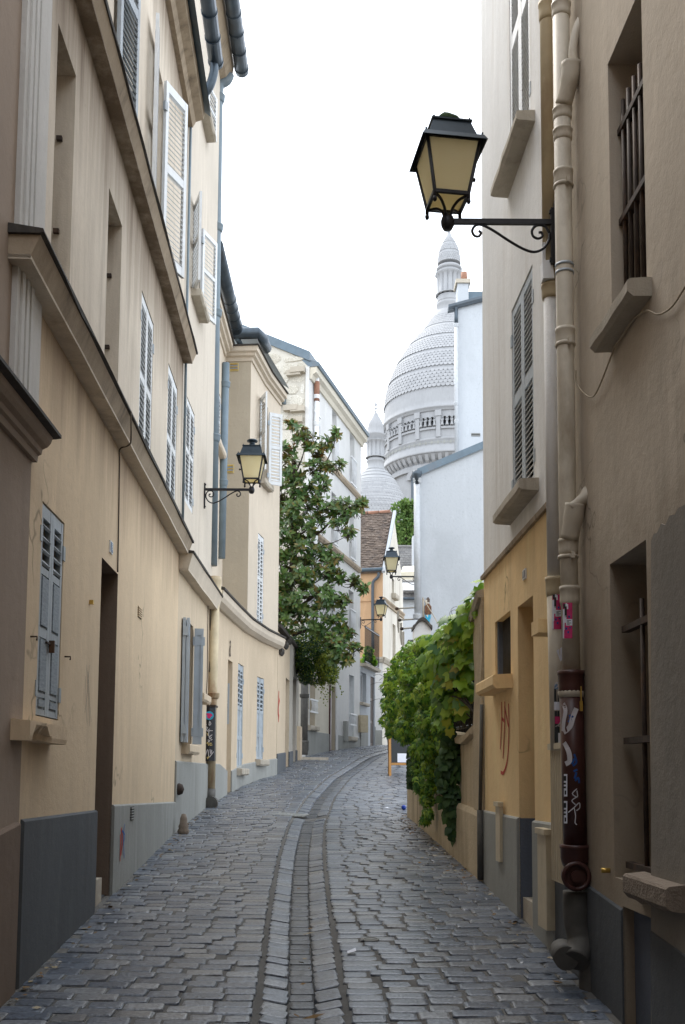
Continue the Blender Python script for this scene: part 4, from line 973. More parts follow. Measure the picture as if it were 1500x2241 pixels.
# ================================================================== orange house with steep tiled roof
oc = at(838, 1400, 40); osd = V((.247, .969))
FOs = Face([(oc.x, 40), (oc.x+osd.x*6.2, 40+osd.y*6.2)])
FOf = Face([(oc.x-osd.y*4.2, 40+osd.x*4.2), (oc.x, 40)])
hO = thing('tiled_house', 'orange fronted house with steep brown tiled roof and weathered white gable', 'house', (oc.x, 40, 2.9))
zO = FOf.hit(815, 1247)[1]; sM = FOs.hit(862, 1130)[0]; zR = FOs.hit(862, 1122)[1]; zW = FOf.hit(832, 1440)[1]
FOf = Face([tuple(q_+FOf.seg[0][1]*.012) for q_ in FOf.p])
b = MB(); wall(b, FOf, 0, FOf.L[-1], zW, zO, back=0); b.build('wall', M['O_org'], hO)
b = MB(); wall(b, FOf, 0, FOf.L[-1], 2, zW, back=0); b.build('wall', M['E_white'], hO)
ow = FOs.rect(858, 863, 1262, 1300, xr=859); ow = (ow[0], ow[1], FOs.hit(859, 1300)[1], ow[3]); ow2 = FOs.rect(859.5, 866, 1365, 1480, xr=860)
b = MB(); LS = 2*sM; wall(b, FOs, 0, LS, 2, zO, [(*ow, .2), (*ow2, .2)], back=4.2)
b.add([FOs.P(0, zO), FOs.P(LS, zO), FOs.P(sM, zR)], [(0, 1, 2)]); b.build('gable', [M['O_white'], M['C_side']], hO)
sill(hO, FOs, ow[0]-.1, ow[1]+.2, ow[2], .2, .2, M['stone'])
zs = FOs.hit(850, 1318)[1]
b = MB(); sweep(b, FOs, [0, LS], [(-.02, zs-.2), (.06, zs-.2), (.06, zs-.13), (.03, zs-.12), (.1, zs-.03), (.1, zs+.02), (-.02, zs+.04)]); b.build('string_course', M['ledge'], hO)
b = MB(); sweep(b, FOf, [0, FOf.L[-1]+.05], [(-.02, zs-.14), (.05, zs-.12), (.06, zs), (-.02, zs)]); b.build('string_course', M['O_org'], hO)
b = MB(); sweep(b, FOf, [2.5, FOf.L[-1]+.03], [(-.02, zW-.2), (.06, zW-.18), (.12, zW-.06), (.12, zW+.03), (-.02, zW+.05)]); b.build('string_course', M['stone'], hO)
b = MB(); sweep(b, FOs, [-.05, 3], [(-.02, zW-.2), (.06, zW-.18), (.12, zW-.06), (.12, zW+.03), (-.02, zW+.05)]); b.build('string_course', M['stone'], hO)
plinth(hO, FOf, 0, FOf.L[-1], [(0, FOf.hit(800, 1598)[1]), (FOf.L[-1], FOf.hit(836, 1598)[1])], M['dado'])
# roof planes and tiles
ridge_v = FOs.P(sM, zR); eave_v = FOs.P(0, zO); along = V((-osd.y, osd.x, 0))
up = (ridge_v-eave_v); nrm = along.cross(up).normalized(); nrm = nrm if nrm.z > 0 else -nrm
b = MB(); ov = -.04
A_, B_ = eave_v-up*.06-along*ov, ridge_v-along*ov
C_, D_ = ridge_v+along*4.6, eave_v-up*.06+along*4.6
b.hexa([A_, B_, C_, D_, A_+nrm*.05, B_+nrm*.05, C_+nrm*.05, D_+nrm*.05])
back_e = FOs.P(LS, zO); b.quad(B_, C_, back_e+along*4.6, back_e-along*ov); b.build('roof', M['tile'], hO)
t = MB(); rows_ = 34; ln = up.length*1.06; rt = random.Random(3)
for i in range(rows_):
    u = i/rows_
    base_p = A_+up*1.06*u+nrm*.05; w = .17; n = int(4.6/w)
    for k in range(n):
        o_ = along*(w*k+(w/2 if i % 2 else 0)+.02)
        l0 = up.normalized()*(ln/rows_*1.25); ll = rt.uniform(.018, .042)
        p = base_p+o_
        t.hexa([p, p+along*(w-.012), p+along*(w-.012)+l0, p+l0, p+nrm*ll, p+along*(w-.012)+nrm*ll, p+along*(w-.012)+l0+nrm*.008, p+l0+nrm*.008])
tag(t.build('roof_tiles', M['tile'], hO, fix=False), kind='stuff')
for i in range(9):
    k = MB(); p = B_+along*(.1+.5*i)+nrm*.03; k.tube([p, p+along*.46], .11, 8); k.build('ridge_tile', M['terracotta'], hO)
b = MB(); b.hexa([eave_v-up*.06-along*-.02+nrm*.0, ridge_v+nrm*.0, ridge_v-along*.12, eave_v-up*.06-along*.12, eave_v-up*.06+nrm*.12, ridge_v+nrm*.12, ridge_v-along*.12+nrm*.12, eave_v-up*.06-along*.12+nrm*.12]); b.build('verge', M['W_white'], hO)
b = MB(); b.tube([FOf.P(0, zO-.02, .14), FOf.P(FOf.L[-1]+.02, zO-.02, .14)], .075, 10); b.build('gutter', M['zinc'], hO)
q = [FOf.P(*FOf.hit(*p_, .1), .1) for p_ in ((829, 1252), (828, 1262), (818, 1272), (816, 1285), (816, 1330), (816, 1420))]
pipe_run(hO, spline(q, 4), .06, M['lead'], 'downpipe')
# ================================================================== far grey-roofed house, awning, tree
hQ = thing('far_house', 'white house with mossy grey tiled roof glimpsed behind the orange house', 'house', at(892, 1450, 52))
a, c = at(868, 1312, 52), at(930, 1312, 52); zq = a.z
FQ = Face([(a.x-1.5, 52), (c.x+1, 52)])
b = MB(); wall(b, FQ, 0, FQ.L[-1], 3, zq, back=.3); b.build('wall', M['W_white'], hQ)
zr_ = at(890, 1197, 55).z
t = MB(); n = 22; rt = random.Random(8)
for i in range(n):
    u0, u1 = i/n, (i+1.3)/n; y0, y1 = 51.8+3.2*u0, 51.8+3.2*u1; z0, z1 = zq+(zr_-zq)*u0, zq+(zr_-zq)*u1
    for k in range(26):
        x = a.x-1.5+.2*k+(.1 if i % 2 else 0); l = rt.uniform(.02, .05)
        t.hexa([V((x, y0, z0)), V((x+.185, y0, z0)), V((x+.185, y1, z1)), V((x, y1, z1)), V((x, y0, z0+l)), V((x+.185, y0, z0+l)), V((x+.185, y1, z1+.01)), V((x, y1, z1+.01))])
tag(t.build('roof_tiles', M['tile_g'], hQ, fix=False), kind='stuff')
b = MB(); b.quad(V((a.x-1.5, 51.8, zq-.01)), V((c.x+1, 51.8, zq-.01)), V((c.x+1, 55, zr_-.01)), V((a.x-1.5, 55, zr_-.01))); b.tube([V((a.x-1.5, 55, zr_)), V((c.x+1, 55, zr_))], .1, 8); b.build('roof', M['tile_g'], hQ)
b = MB(); b.tube([V((a.x-1.5, 51.7, zq)), V((c.x+1, 51.7, zq))], .08, 8); b.build('gutter', M['gutter'], hQ)
x = at(905, 1230, 53); b = MB(); b.cbox((x.x+.35, 53.2, x.z+.3), (.8, .6, 2.2)); b.build('chimney', M['W_white'], hQ)
b = MB(); p = at(905, 1283, 51.6); b.cbox((p.x+.2, 51.9, p.z), (1.5, .5, .4)); b.build('dormer', M['white'], hQ)
hw = thing('awning', 'cream fabric awning with scalloped edge behind the third lantern', 'awning', at(897, 1260, 46))
p0, p1, p2, p3 = at(882, 1241, 46.6), at(925, 1238, 46.6), at(925, 1252, 45.9), at(878, 1253, 45.9)
b = MB(); b.hexa([p3, p2, p1, p0, p3+V((0, 0, .02)), p2+V((0, 0, .02)), p1+V((0, 0, .02)), p0+V((0, 0, .02))]); b.build('fabric', M['cream_awning'], hw)
b = MB(); d_ = at(878, 1268, 45.9).z
for i in range(10):
    u0, u1 = i/10, (i+1)/10; q0, q1 = p3.lerp(p2, u0), p3.lerp(p2, u1); dz = d_+(.03 if i % 2 else -.03)
    b.hexa([V((q0.x, q0.y, d_)), V((q1.x, q1.y, d_)), V((q1.x, q1.y+.02, d_)), V((q0.x, q0.y+.02, d_)), q0, q1, q1+V((0, .02, 0)), q0+V((0, .02, 0))])
b.build('valance', M['cream_awning'], hw)
b = MB(); b.tube([at(884, 1270, 46.5), at(925, 1270, 46.5)], .03, 6); b.build('arm', M['white'], hw)
# ================================================================== right: white gable house and taller one behind it
wl = at(916, 1200, 26.5); FW = Face([(wl.x, 26.5), (wl.x+6.5, 26.5)])
hW = thing('white_house', 'cool white rendered gable wall with sloping zinc verge rising behind the vines', 'house', (wl.x, 26.5, 2.1))
za, zb_ = FW.hit(917, 1040)[1], FW.hit(1065, 978)[1]; sa, sb = FW.hit(917, 1040)[0], FW.hit(1065, 978)[0]; sl_ = (zb_-za)/(sb-sa)
def wt_(s): return za+sl_*(s-sa)
b = MB(); LW = 6.5
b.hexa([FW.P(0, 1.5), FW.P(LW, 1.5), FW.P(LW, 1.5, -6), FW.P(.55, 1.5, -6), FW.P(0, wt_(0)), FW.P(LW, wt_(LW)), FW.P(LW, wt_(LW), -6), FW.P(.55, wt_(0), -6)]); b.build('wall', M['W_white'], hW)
b = MB(); sweep(b, FW, [-.04, LW], lambda s: [(.07, wt_(s)-.03), (.07, wt_(s)+.18), (-.3, wt_(s)+.18), (-.3, wt_(s)+.003), (0, wt_(s)+.003)]); b.build('roof', M['zinc'], hW)
p = at(913, 1036, 26.3); b = MB(); b.lathe([(.05, -.25), (.07, -.1), (.13, 0), (.13, .1)], 12, (p.x, 26.3, p.z-.05)); b.build('hopper', M['gutter'], hW)
pipe_run(hW, [V((p.x, 26.35, p.z-.25)), V((p.x+.02, 26.35, at(914, 1350, 26.3).z))], .085, M['white_pipe'], 'downpipe')
for y in (1350, 1053): q = at(914, y, 26.35); collar(hW, p.x+.01, 26.35, q.z, .085, .14, M['white_pipe'])
w2 = at(996, 800, 31); FW2 = Face([(w2.x, 31), (w2.x+6, 31)])
hV = thing('white_house', 'taller white house with chimney and dark eaves gutter beside the dome', 'house', (w2.x, 31, 2.5))
zv0 = FW2.hit(999, 676)[1]; zv1 = FW2.hit(1060, 660)[1]; s0, s1 = FW2.hit(999, 676)[0], FW2.hit(1060, 660)[0]; sv = (zv1-zv0)/(s1-s0)
def vt(s): return zv0+sv*(s-s0)
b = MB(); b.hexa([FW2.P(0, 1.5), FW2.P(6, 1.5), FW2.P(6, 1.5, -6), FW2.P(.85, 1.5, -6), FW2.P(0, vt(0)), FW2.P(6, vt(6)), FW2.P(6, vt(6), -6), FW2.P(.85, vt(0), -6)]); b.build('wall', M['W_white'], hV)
b = MB(); sweep(b, FW2, [-.22, 5.5], lambda s: [(.02, vt(s)), (.1, vt(s)-.02), (.17, vt(s)+.06), (.17, vt(s)+.14), (.0, vt(s)+.17), (-.2, vt(s)+.17), (-.2, vt(s)+.01)]); b.build('gutter', M['lead'], hV)
b = MB(); c0, c1 = FW2.hit(1004, 655), FW2.hit(1028, 612); fbox(b, FW2, c0[0], c1[0], c0[1]-.4, c1[1], -.8, -.25); o = b.build('chimney', M['W_white'], hV)
b = MB(); fbox(b, FW2, c0[0]-.06, c1[0]+.06, c1[1]+.003, c1[1]+.13, -.86, -.19); b.build('chimney_cap', M['stone'], o)
p = at(1016, 606, 31.5); b = MB(); b.lathe([(.115, 0), (.1, .36), (.085, .36), (.085, .2)], 14, (p.x, 31.5, c1[1]+.13), caps=True); b.build('chimney_pot', M['terracotta'], o)
b = MB(); r0, r1 = FW2.hit(1029, 655), FW2.hit(1090, 622); fbox(b, FW2, r0[0], r1[0], r0[1]-.3, r1[1]+.0, -2, -.5); b.build('dormer', M['zinc'], hV)
p = at(1000, 690, 30.88); pipe_run(hV, [V((p.x-.02, 30.86, vt(0)-.02)), V((p.x-.02, 30.86, at(1000, 712, 30.9).z))], .06, M['gutter'], 'downpipe')
pipe_run(hV, [V((p.x-.02, 30.86, at(1000, 712, 30.9).z)), V((p.x-.02, 30.86, at(1000, 1010, 30.9).z))], .062, M['white_pipe'], 'downpipe')
for y in (714, 886, 925): collar(hV, p.x-.02, 30.86, at(1000, y, 30.9).z, .062, .12, M['white_pipe'])
vent_grille(hV, FW2, FW2.rect(1032, 1051, 948, 955, xr=1040), 2, fm=M['dado'])
# ================================================================== basilica on the hill
AX, AY = at(984, 900, 170), 170.0
def basil(o, mname, items): pass
hS = thing('basilica', 'great white stone basilica with ovoid main dome and colonnaded lantern', 'basilica', (AX.x, AY, 3))
def prof_px(axis_px, Y, rows, front=.5):          # (photo radius, photo row) -> (metres, height)
    out_ = []
    for row in rows:
        r_, y = row[:2]; fr_ = row[2] if len(row) > 2 else front
        p = at(axis_px, y, Y); R_ = r_*(p-CAM).dot(CF)/FOC; out_.append((R_, at(axis_px, y, Y-R_*fr_).z))
    return out_
Zc = lambda z: 480+z/3.2
def dome_part(name, rows, mat='dome', n=72, ax=984, Y=AY, parent=None, o=None):
    x = at(ax, 900, Y).x; pr_ = prof_px(ax, Y, rows); b = MB(); b.lathe(pr_[::-1], n, (x, Y, 0)); return b.build(name, M[mat], parent or hS)
x0 = AX.x
big = [(100, 660), (126, 700), (150, 740), (178, 780), (240, 850), (282, 900), (318, 950), (350, 1000), (378, 1050), (400, 1100), (420, 1150), (437, 1200), (448, 1250), (455, 1300), (459, 1340)]
big = [(r/3.2, Zc(z), 0) for r, z in big]
dome_part('main_dome', [(r*.985, y, f_) for r, y, f_ in big]+[(462/3.2, Zc(1350)), (464/3.2, Zc(1380)), (474/3.2, Zc(1384)), (474/3.2, Zc(1394)), (466/3.2, Zc(1398)), (466/3.2, Zc(1412)), (458/3.2, Zc(1418))])
def scales(name, ax, Y, pts, rows_, per, parent, lift=.05, skip=()):
    """rows of overlapping rounded stone scales on a dome"""
    x = at(ax, 900, Y).x; P_ = prof_px(ax, Y, pts)[::-1]; t = MB()
    tot = [0]
    for a, c in zip(P_, P_[1:]): tot.append(tot[-1]+math.hypot(c[0]-a[0], c[1]-a[1]))
    def pt(u):
        d = u*tot[-1]
        for i in range(len(P_)-1):
            if d <= tot[i+1]: k = (d-tot[i])/(tot[i+1]-tot[i]); return P_[i][0]+(P_[i+1][0]-P_[i][0])*k, P_[i][1]+(P_[i+1][1]-P_[i][1])*k
        return P_[-1]
    for i in range(rows_):
        if i in skip: continue
        r0, z0 = pt(i/rows_); r1, z1 = pt((i+1.15)/rows_)
        for k in range(per):
            an = 2*math.pi*(k+(.5 if i % 2 else 0))/per; ca = math.cos(an), math.sin(an)
            if ca[1] > .35: continue
            wd = 2*math.pi/per*.49
            def q(da, u, l):
                r, z = r0+(r1-r0)*u+l, z0+(z1-z0)*u; return V((x+r*math.cos(an+da), Y+r*math.sin(an+da), z))
            f = [q(-wd*.35, .06, lift), q(wd*.35, .06, lift), q(wd*.9, .34, lift*.9), q(wd, .62, lift*.7), q(wd*.96, 1, .005), q(-wd*.96, 1, .005), q(-wd, .62, lift*.7), q(-wd*.9, .34, lift*.9)]
            g = [q(-wd*.35, .06, -.05), q(wd*.35, .06, -.05), q(wd*.9, .34, -.05), q(-wd*.9, .34, -.05)]
            t.add(f+g, [(0, 1, 2, 3, 4, 5, 6, 7), (8, 9, 1, 0), (9, 10, 2, 1), (11, 8, 0, 7)])
    o = t.build(name, M['dome_scale'], parent, fix=False); return tag(o, kind='stuff')
scales('dome_scales', 984, AY, big[1:], 34, 96, hS, .035, skip=(6, 13, 20, 27))
dome_part('lantern_base', [(88/3.2, Zc(574)), (90/3.2, Zc(590)), (85/3.2, Zc(600)), (85/3.2, Zc(640)), (100/3.2, Zc(660))][0:5])
dome_part('lantern_floor', [(75/3.2, Zc(524)), (82/3.2, Zc(528)), (82/3.2, Zc(548)), (86/3.2, Zc(560)), (88/3.2, Zc(574))])
def colonnade(ax, Y, rpx, y0, y1, n, cr, parent, ph=0):
    x = at(ax, 900, Y).x; (r0, z0), (r1, z1) = prof_px(ax, Y, [(rpx, y0), (rpx, y1)])
    for k in range(n):
        an = 2*math.pi*(k+.5)/n+ph; c = (x+r0*math.cos(an), Y+r0*math.sin(an), z1); h = z0-z1; b = MB()
        b.lathe([(cr*1.5, 0), (cr*1.5, h*.04), (cr, h*.06), (cr*.9, h*.84), (cr*1.2, h*.9), (cr*1.7, h*.97), (cr*1.7, h)], 8, c); b.build('column', M['dome'], parent)
colonnade(984, AY, 68/3.2, Zc(370), Zc(524), 14, .5, hS)
dome_part('lantern_band', [(80/3.2, Zc(348)), (80/3.2, Zc(366)), (76/3.2, Zc(372)), (76/3.2, Zc(376))])
dome_part('lantern_cornice', [(80/3.2, Zc(318)), (90/3.2, Zc(326)), (90/3.2, Zc(338)), (80/3.2, Zc(348))])
capd = [(15, 105), (25, 130), (45, 165), (62, 200), (72, 240), (78, 275), (80, 318)]
capd = [(r/3.2, Zc(z), 0) for r, z in capd]
dome_part('lantern_dome', [(r*.97, y, f_) for r, y, f_ in capd]); scales('lantern_scales', 984, AY, capd[1:], 15, 34, hS, .035, skip=(5, 10))
dome_part('finial', [(1, 492), (2, 497), (1.2, 503), (3, 507), (4.5, 512), (4, 516), (6, 520)], n=16)
# arcaded drum
rD, zD1 = prof_px(984, AY, [(455/3.2, Zc(1418))])[0]; _, zD0 = prof_px(984, AY, [(455/3.2, Zc(1600))])[0]
nb = 20; per = 2*math.pi*rD/nb; pts = []
for k in range(nb*2+1):
    an = math.pi+2*math.pi*k/(nb*2)+.05; pts.append((x0+rD*math.cos(an), AY+rD*math.sin(an)))
FDm = Face(pts, 1); hl = []; ztop = zD1-.42*(zD1-zD0)*0
Ld = FDm.L[-1]; hgt_ = zD1-zD0; wz0, wz1 = zD0+hgt_*.42, zD0+hgt_*.78
for k in range(nb):
    for j in (-1, 0, 1):
        c = Ld*(k+.5)/nb+j*per*.215; w = per*.055
        if c < Ld*.5 or True: hl += [(c-w*1.3, c+w*1.3, wz0, wz0+(wz1-wz0)*.62, .8), (c-w*.85, c+w*.85, wz0+(wz1-wz0)*.62, wz1, .8)]
hl = [h for h in hl if h[0] < Ld*.55]
b = MB(); wall(b, FDm, 0, Ld*.55, zD0, zD1, hl, back=0); wall(b, FDm, Ld*.55, Ld, zD0, zD1, back=0); b.build('arcade_drum', [M['dome'], M['lead']], hS)
for k in range(nb//2+1):
    s = Ld*k/nb; b = MB(); fbox(b, FDm, max(0, s-per*.1), s+per*.1, zD0, zD1-.03, 0, .35); b.build('pilaster', M['dome'], hS)
    b = MB(); fbox(b, FDm, max(0, s-per*.14), s+per*.14, zD1-1.0, zD1-.03, .35, .5); b.build('capital', M['dome'], hS)
    for j in (-1.5, -.5, .5, 1.5):
        c = Ld*(k+.5)/nb+j*per*.215; t_ = FDm.P(c, wz0, .25); b = MB(); h = (wz1-wz0)*.6
        b.lathe([(.28, 0), (.28, .2), (.2, .3), (.18, h*.8), (.32, h)], 8, t_); b.build('column', M['dome'], hS)
    for j in (-1, 0, 1):
        c = Ld*(k+.5)/nb+j*per*.215; b = MB(); R0 = per*.105; R1 = per*.075; zc_ = wz0+(wz1-wz0)*.82; rr_ = []
        for q in range(9):
            an = math.pi*q/8; rr_.append([FDm.P(c+rad*math.cos(an), zc_+rad*math.sin(an), dd) for rad, dd in ((R1, 0), (R0, 0), (R0, .22), (R1, .22))])
        b.rings(rr_); b.build('arch', M['dome'], hS)
    b = MB(); fbox(b, FDm, Ld*k/nb+per*.12, Ld*(k+1)/nb-per*.12, wz0-.5, wz0-.15, 0, .3); b.build('sill', M['dome'], hS)
dome_part('parapet', [(457/3.2, Zc(1598)), (463/3.2, Zc(1600)), (463/3.2, Zc(1612)), (459/3.2, Zc(1616)), (459/3.2, Zc(1650)), (462/3.2, Zc(1654)), (466/3.2, Zc(1680)), (474/3.2, Zc(1690)), (474/3.2, Zc(1702)), (440/3.2, Zc(1706))])
pp = prof_px(984, AY, [(459/3.2, Zc(1633))])[0]
for k in range(70):
    an = math.pi+math.pi*k/70; c = V((x0+pp[0]*math.cos(an), AY+pp[0]*math.sin(an), pp[1])); b = MB()
    n_ = V((math.cos(an), math.sin(an), 0)); t_ = V((-n_.y, n_.x, 0)); h_ = .28 if k % 2 else .16
    b.add([c+n_*.1+t_*h_, c+n_*.1+V((0, 0, h_*1.3)), c+n_*.1-t_*h_, c+n_*.1-V((0, 0, h_*1.3))], [(0, 1, 2, 3)]); b.build('diamond', M['dado'], hS)
dome_part('lower_drum', [(440/3.2, Zc(1706)), (428/3.2, Zc(1730)), (425/3.2, Zc(1760)), (432/3.2, Zc(1768)), (432/3.2, Zc(1776)), (418/3.2, Zc(1785)), (418/3.2, Zc(1820)), (418/3.2, Zc(2100)), (418/3.2, Zc(2600))])
qq = prof_px(984, AY, [(428/3.2, Zc(1712)), (428/3.2, Zc(1745)), (420/3.2, Zc(1778)), (420/3.2, Zc(1806))])
for k in range(64):
    an = math.pi+math.pi*k/64; n_ = V((math.cos(an), math.sin(an), 0)); t_ = V((-n_.y, n_.x, 0)); b = MB()
    c = V((x0, AY, 0))+n_*qq[0][0]; big_ = k % 2
    h0, h1 = qq[1][1]-(.5 if big_ else 0), qq[0][1]
    b.hexa([c-t_*.3+V((0, 0, h0)), c+t_*.3+V((0, 0, h0)), c+t_*.3+n_*.5+V((0, 0, h0+.4)), c-t_*.3+n_*.5+V((0, 0, h0+.4)), c-t_*.3+V((0, 0, h1)), c+t_*.3+V((0, 0, h1)), c+t_*.3+n_*1.0+V((0, 0, h1)), c-t_*.3+n_*1.0+V((0, 0, h1))]); b.build('corbel', M['dome'], hS)
for k in range(120):
    an = math.pi+math.pi*k/120; n_ = V((math.cos(an), math.sin(an), 0)); t_ = V((-n_.y, n_.x, 0)); b = MB(); c = V((x0, AY, 0))+n_*(qq[2][0]-.3)
    b.box(c-t_*.14+V((0, 0, qq[3][1])), t_*.28, n_*.75, V((0, 0, qq[2][1]-qq[3][1]))); b.build('dentil', M['dome'], hS)
# arched window of the lower drum
p = at(909, 1088, AY); dx = p.x-x0; rr0 = prof_px(984, AY, [(418/3.2, 1085)])[0][0]
an0 = -math.pi/2-math.asin(min(.99, abs(dx)/rr0)); n_ = V((math.cos(an0), math.sin(an0), 0)); t_ = V((-n_.y, n_.x, 0)); c = V((x0, AY, 0))+n_*rr0
zb0 = at(905, 1130, AY).z; zt0 = at(905, 1062, AY).z; hw = 1.45
def archpts(h, w, lift): return [c+n_*lift+t_*u+V((0, 0, z)) for u, z in [(-w, zb0), (w, zb0)]+[(w*math.cos(math.pi*q/10), zt0-w+w*math.sin(math.pi*q/10)*1.0) for q in range(11)]]
b = MB(); a1 = archpts(0, hw, .1); b.add(a1, [tuple(range(len(a1)))]); b.build('window', M['lead'], hS)
b = MB(); ra, rb = [], []
for q in range(13):
    a_ = math.pi*q/12; rb.append([c+n_*l+t_*(w*math.cos(a_))+V((0, 0, zt0-hw+w*math.sin(a_))) for w, l in ((hw*1.0, .05), (hw*1.5, .05), (hw*1.5, .45), (hw*1.0, .45))])
b.rings(rb); b.build('arch', M['dome'], hS)
# side dome
SY = 150.0; Zs = lambda z: 860+z/6
hT = thing('side_dome', 'small white ribbed stone dome with columned lantern and fleur finial left of the main dome', 'dome', at(823, 1300, SY))
xs_ = at(823, 1000, SY).x
sb_ = [(150, 1012), (195, 1052), (240, 1100), (285, 1150), (318, 1200), (346, 1250), (372, 1300), (395, 1350), (414, 1400), (428, 1440), (445, 1520), (455, 1700)]
n_st = len(sb_)-1
for i, ((r0, z0), (r1, z1)) in enumerate(zip(sb_, sb_[1:])):     # overlapping courses
    dome_part('course', [(r0/6*.985, Zs(z0)), (r0/6*.995, Zs(z0)), (r1/6, Zs(z1-6)), (r1/6*1.012, Zs(z1-3)), (r1/6*1.012, Zs(z1)), (r1/6*.97, Zs(z1))], ax=823, Y=SY, parent=hT, n=64)
scales('dome_scales', 823, SY, [(r/6*1.004, Zs(z)) for r, z in sb_[3:]], 16, 64, hT, .04)
dome_part('neck', [(105/6, Zs(850)), (108/6, Zs(862)), (118/6, Zs(880)), (118/6, Zs(892)), (110/6, Zs(900)), (110/6, Zs(965)), (118/6, Zs(972)), (130/6, Zs(990)), (150/6, Zs(1012))], ax=823, Y=SY, parent=hT)
colonnade(823, SY, 90/6, Zs(622), Zs(846), 12, .36, hT)
dome_part('core', [(40/6, Zs(600)), (40/6, Zs(850))], ax=823, Y=SY, parent=hT, n=16, mat='lead')
dome_part('lantern_dome', [(28/6, Zs(268)), (30/6, Zs(290)), (45/6, Zs(305)), (62/6, Zs(335)), (85/6, Zs(370)), (98/6, Zs(405)), (106/6, Zs(450)), (108/6, Zs(515)), (122/6, Zs(525)), (122/6, Zs(545)), (112/6, Zs(555)), (112/6, Zs(600)), (104/6, Zs(608)), (104/6, Zs(622))], ax=823, Y=SY, parent=hT)
def finial_at(ax, Y, yb, yt, parent):
    x = at(ax, yb, Y).x; z0, z1 = at(ax, yb, Y).z, at(ax, yt, Y).z; h = z1-z0; b = MB()
    b.lathe([(h*.09, 0), (h*.05, h*.1), (h*.09, h*.16), (h*.045, h*.22), (h*.045, h*.55), (h*.075, h*.75), (h*.02, h)], 10, (x, Y, z0))
    for zz, l in ((.33, .17), (.62, .16)):
        for a_ in range(4):
            an = math.pi/2*a_; d_ = V((math.cos(an), math.sin(an), 0))
            b.tube(spline([V((x, Y, z0+h*zz)), V((x, Y, z0+h*(zz+.06)))+d_*h*l*.6, V((x, Y, z0+h*(zz+.03)))+d_*h*l, V((x, Y, z0+h*(zz-.04)))+d_*h*l*1.05], 3), h*.035, 6)
    b.build('finial', M['dome'], parent)
finial_at(823, SY, 905, 877, hT)
# ================================================================== right side near houses
FR1 = Face([(2.05, -8.4), (1.7-.035*3, 3), (1.7-.035*6.9, 6.9)], -1)
FR2 = Face([(1.7-.035*6.9, 6.9), (1.7-.035*9.62, 9.62)], -1)
h1 = thing('house', 'drab cracked house at the near right edge with barred window and stone sills', 'house', (1.5, 5, .3))
L1 = FR1.L[-1]
bw = FR1.rect(1412, 1335, 130, 690, xr=1335); bw = (bw[0], bw[1], FR1.hit(1380, 600, .12)[1]-.02, bw[3])
lw = FR1.rect(1422, 1340, 1232, 1915, xr=1340); lw = (lw[0], lw[1], FR1.hit(1362, 1925)[1], lw[3])
cw = FR1.rect(1430, 1366, 1985, 2300, xr=1368)
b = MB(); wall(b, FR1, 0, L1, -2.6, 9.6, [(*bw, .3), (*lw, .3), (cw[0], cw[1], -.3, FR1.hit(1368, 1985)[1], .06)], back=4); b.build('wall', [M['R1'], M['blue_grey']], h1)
window_at(h1, FR1, bw, .3, M['door']); window_at(h1, FR1, lw, .3, M['door'])
def bars(parent, rc, F, n, rails, d=-.07):
    a, c, lo, hi = rc; r = MB()
    for z in rails:
        r = MB(); fbox(r, F, a, c, z-.025, z+.01, d-.022, d+.022); r.build('rail', M['iron_r'], parent)
    for i in range(n):
        s = a+(c-a)*(i+.5)/n; k = MB(); k.tube([F.P(s, lo-.02, d), F.P(s, hi-.25, d)], .0135, 8); k.build('bar', M['iron_r'], parent)
bars(h1, bw, FR1, 6, [FR1.hit(1380, 188)[1], FR1.hit(1380, 405)[1], bw[2]+.05])
bars(h1, (lw[0], lw[0]+2*(FR1.hit(1411, 1600, -.07)[0]-lw[0]), lw[2], lw[3]), FR1, 1, [FR1.hit(1405, 1345)[1], FR1.hit(1405, 1612)[1], lw[2]+.08])
s0, s1 = sorted((FR1.hit(1427, 615, 0)[0], FR1.hit(1292, 755, .12)[0])); sill(h1, FR1, s0, s1, FR1.hit(1380, 600, .12)[1], .09, .12, M['stone'])
s0, s1 = sorted((FR1.hit(1455, 1960, .1)[0], FR1.hit(1360, 1930, .1)[0])); sill(h1, FR1, s0, s1, FR1.hit(1362, 1912, .1)[1], .12, .09, M['sill_dark'])
b = MB()
pts = [(1425, 2300), (1425, 1185), (1431, 1168), (1438, 1166), (1447, 1146), (1456, 1149), (1466, 1128), (1477, 1126), (1484, 1112), (1500, 1104), (1520, 1098), (1560, 1080), (1600, 1062), (1600, 2300)]; np_ = len(pts)
pp_ = [FR1.hit(x, y, .006) for x, y in pts]
b.add([FR1.P(s, z, .006) for s, z in pp_]+[FR1.P(s, z, -.001) for s, z in pp_], [tuple(range(np_))]+[(i, (i+1) % np_, np_+(i+1) % np_, np_+i) for i in range(np_)]); 
b.build('cement_patch', M['R1_patch'], h1)
plinth(h1, FR1, L1-6, L1, [(L1-6, .6), (L1-.8, FR1.hit(1350, 1960)[1]), (L1, FR1.hit(1290, 1935)[1])], M['dado_d'], .012, gaps=[(cw[0], cw[1])])
b = MB(); b.tube(spline([FR1.P(*FR1.hit(*q, .015), .015) for q in ((1520, 600), (1500, 628), (1470, 672), (1440, 688), (1415, 680), (1385, 700))], 5)+spline([FR1.P(*FR1.hit(*q, .02), .02) for q in ((1345, 760), (1330, 800), (1312, 845), (1298, 868), (1280, 862), (1262, 838), (1261, 810))], 5), .005, 6)
tag(b.build('cable', M['cable_p']), 'thin pale cable looping down the drab right wall below the barred window', 'cable')
k = MB(); s, z = FR1.hit(1335, 1905); k.tube([FR1.P(s, z, 0), FR1.P(s, z, .05)], .014, 8); k.build('spigot', M['brass'], h1)
h2 = thing('house', 'ochre and pale house on the right with louvred shutters, number plate and doorway', 'house', (1.4, 8.3, .5))
L2 = FR2.L[-1]
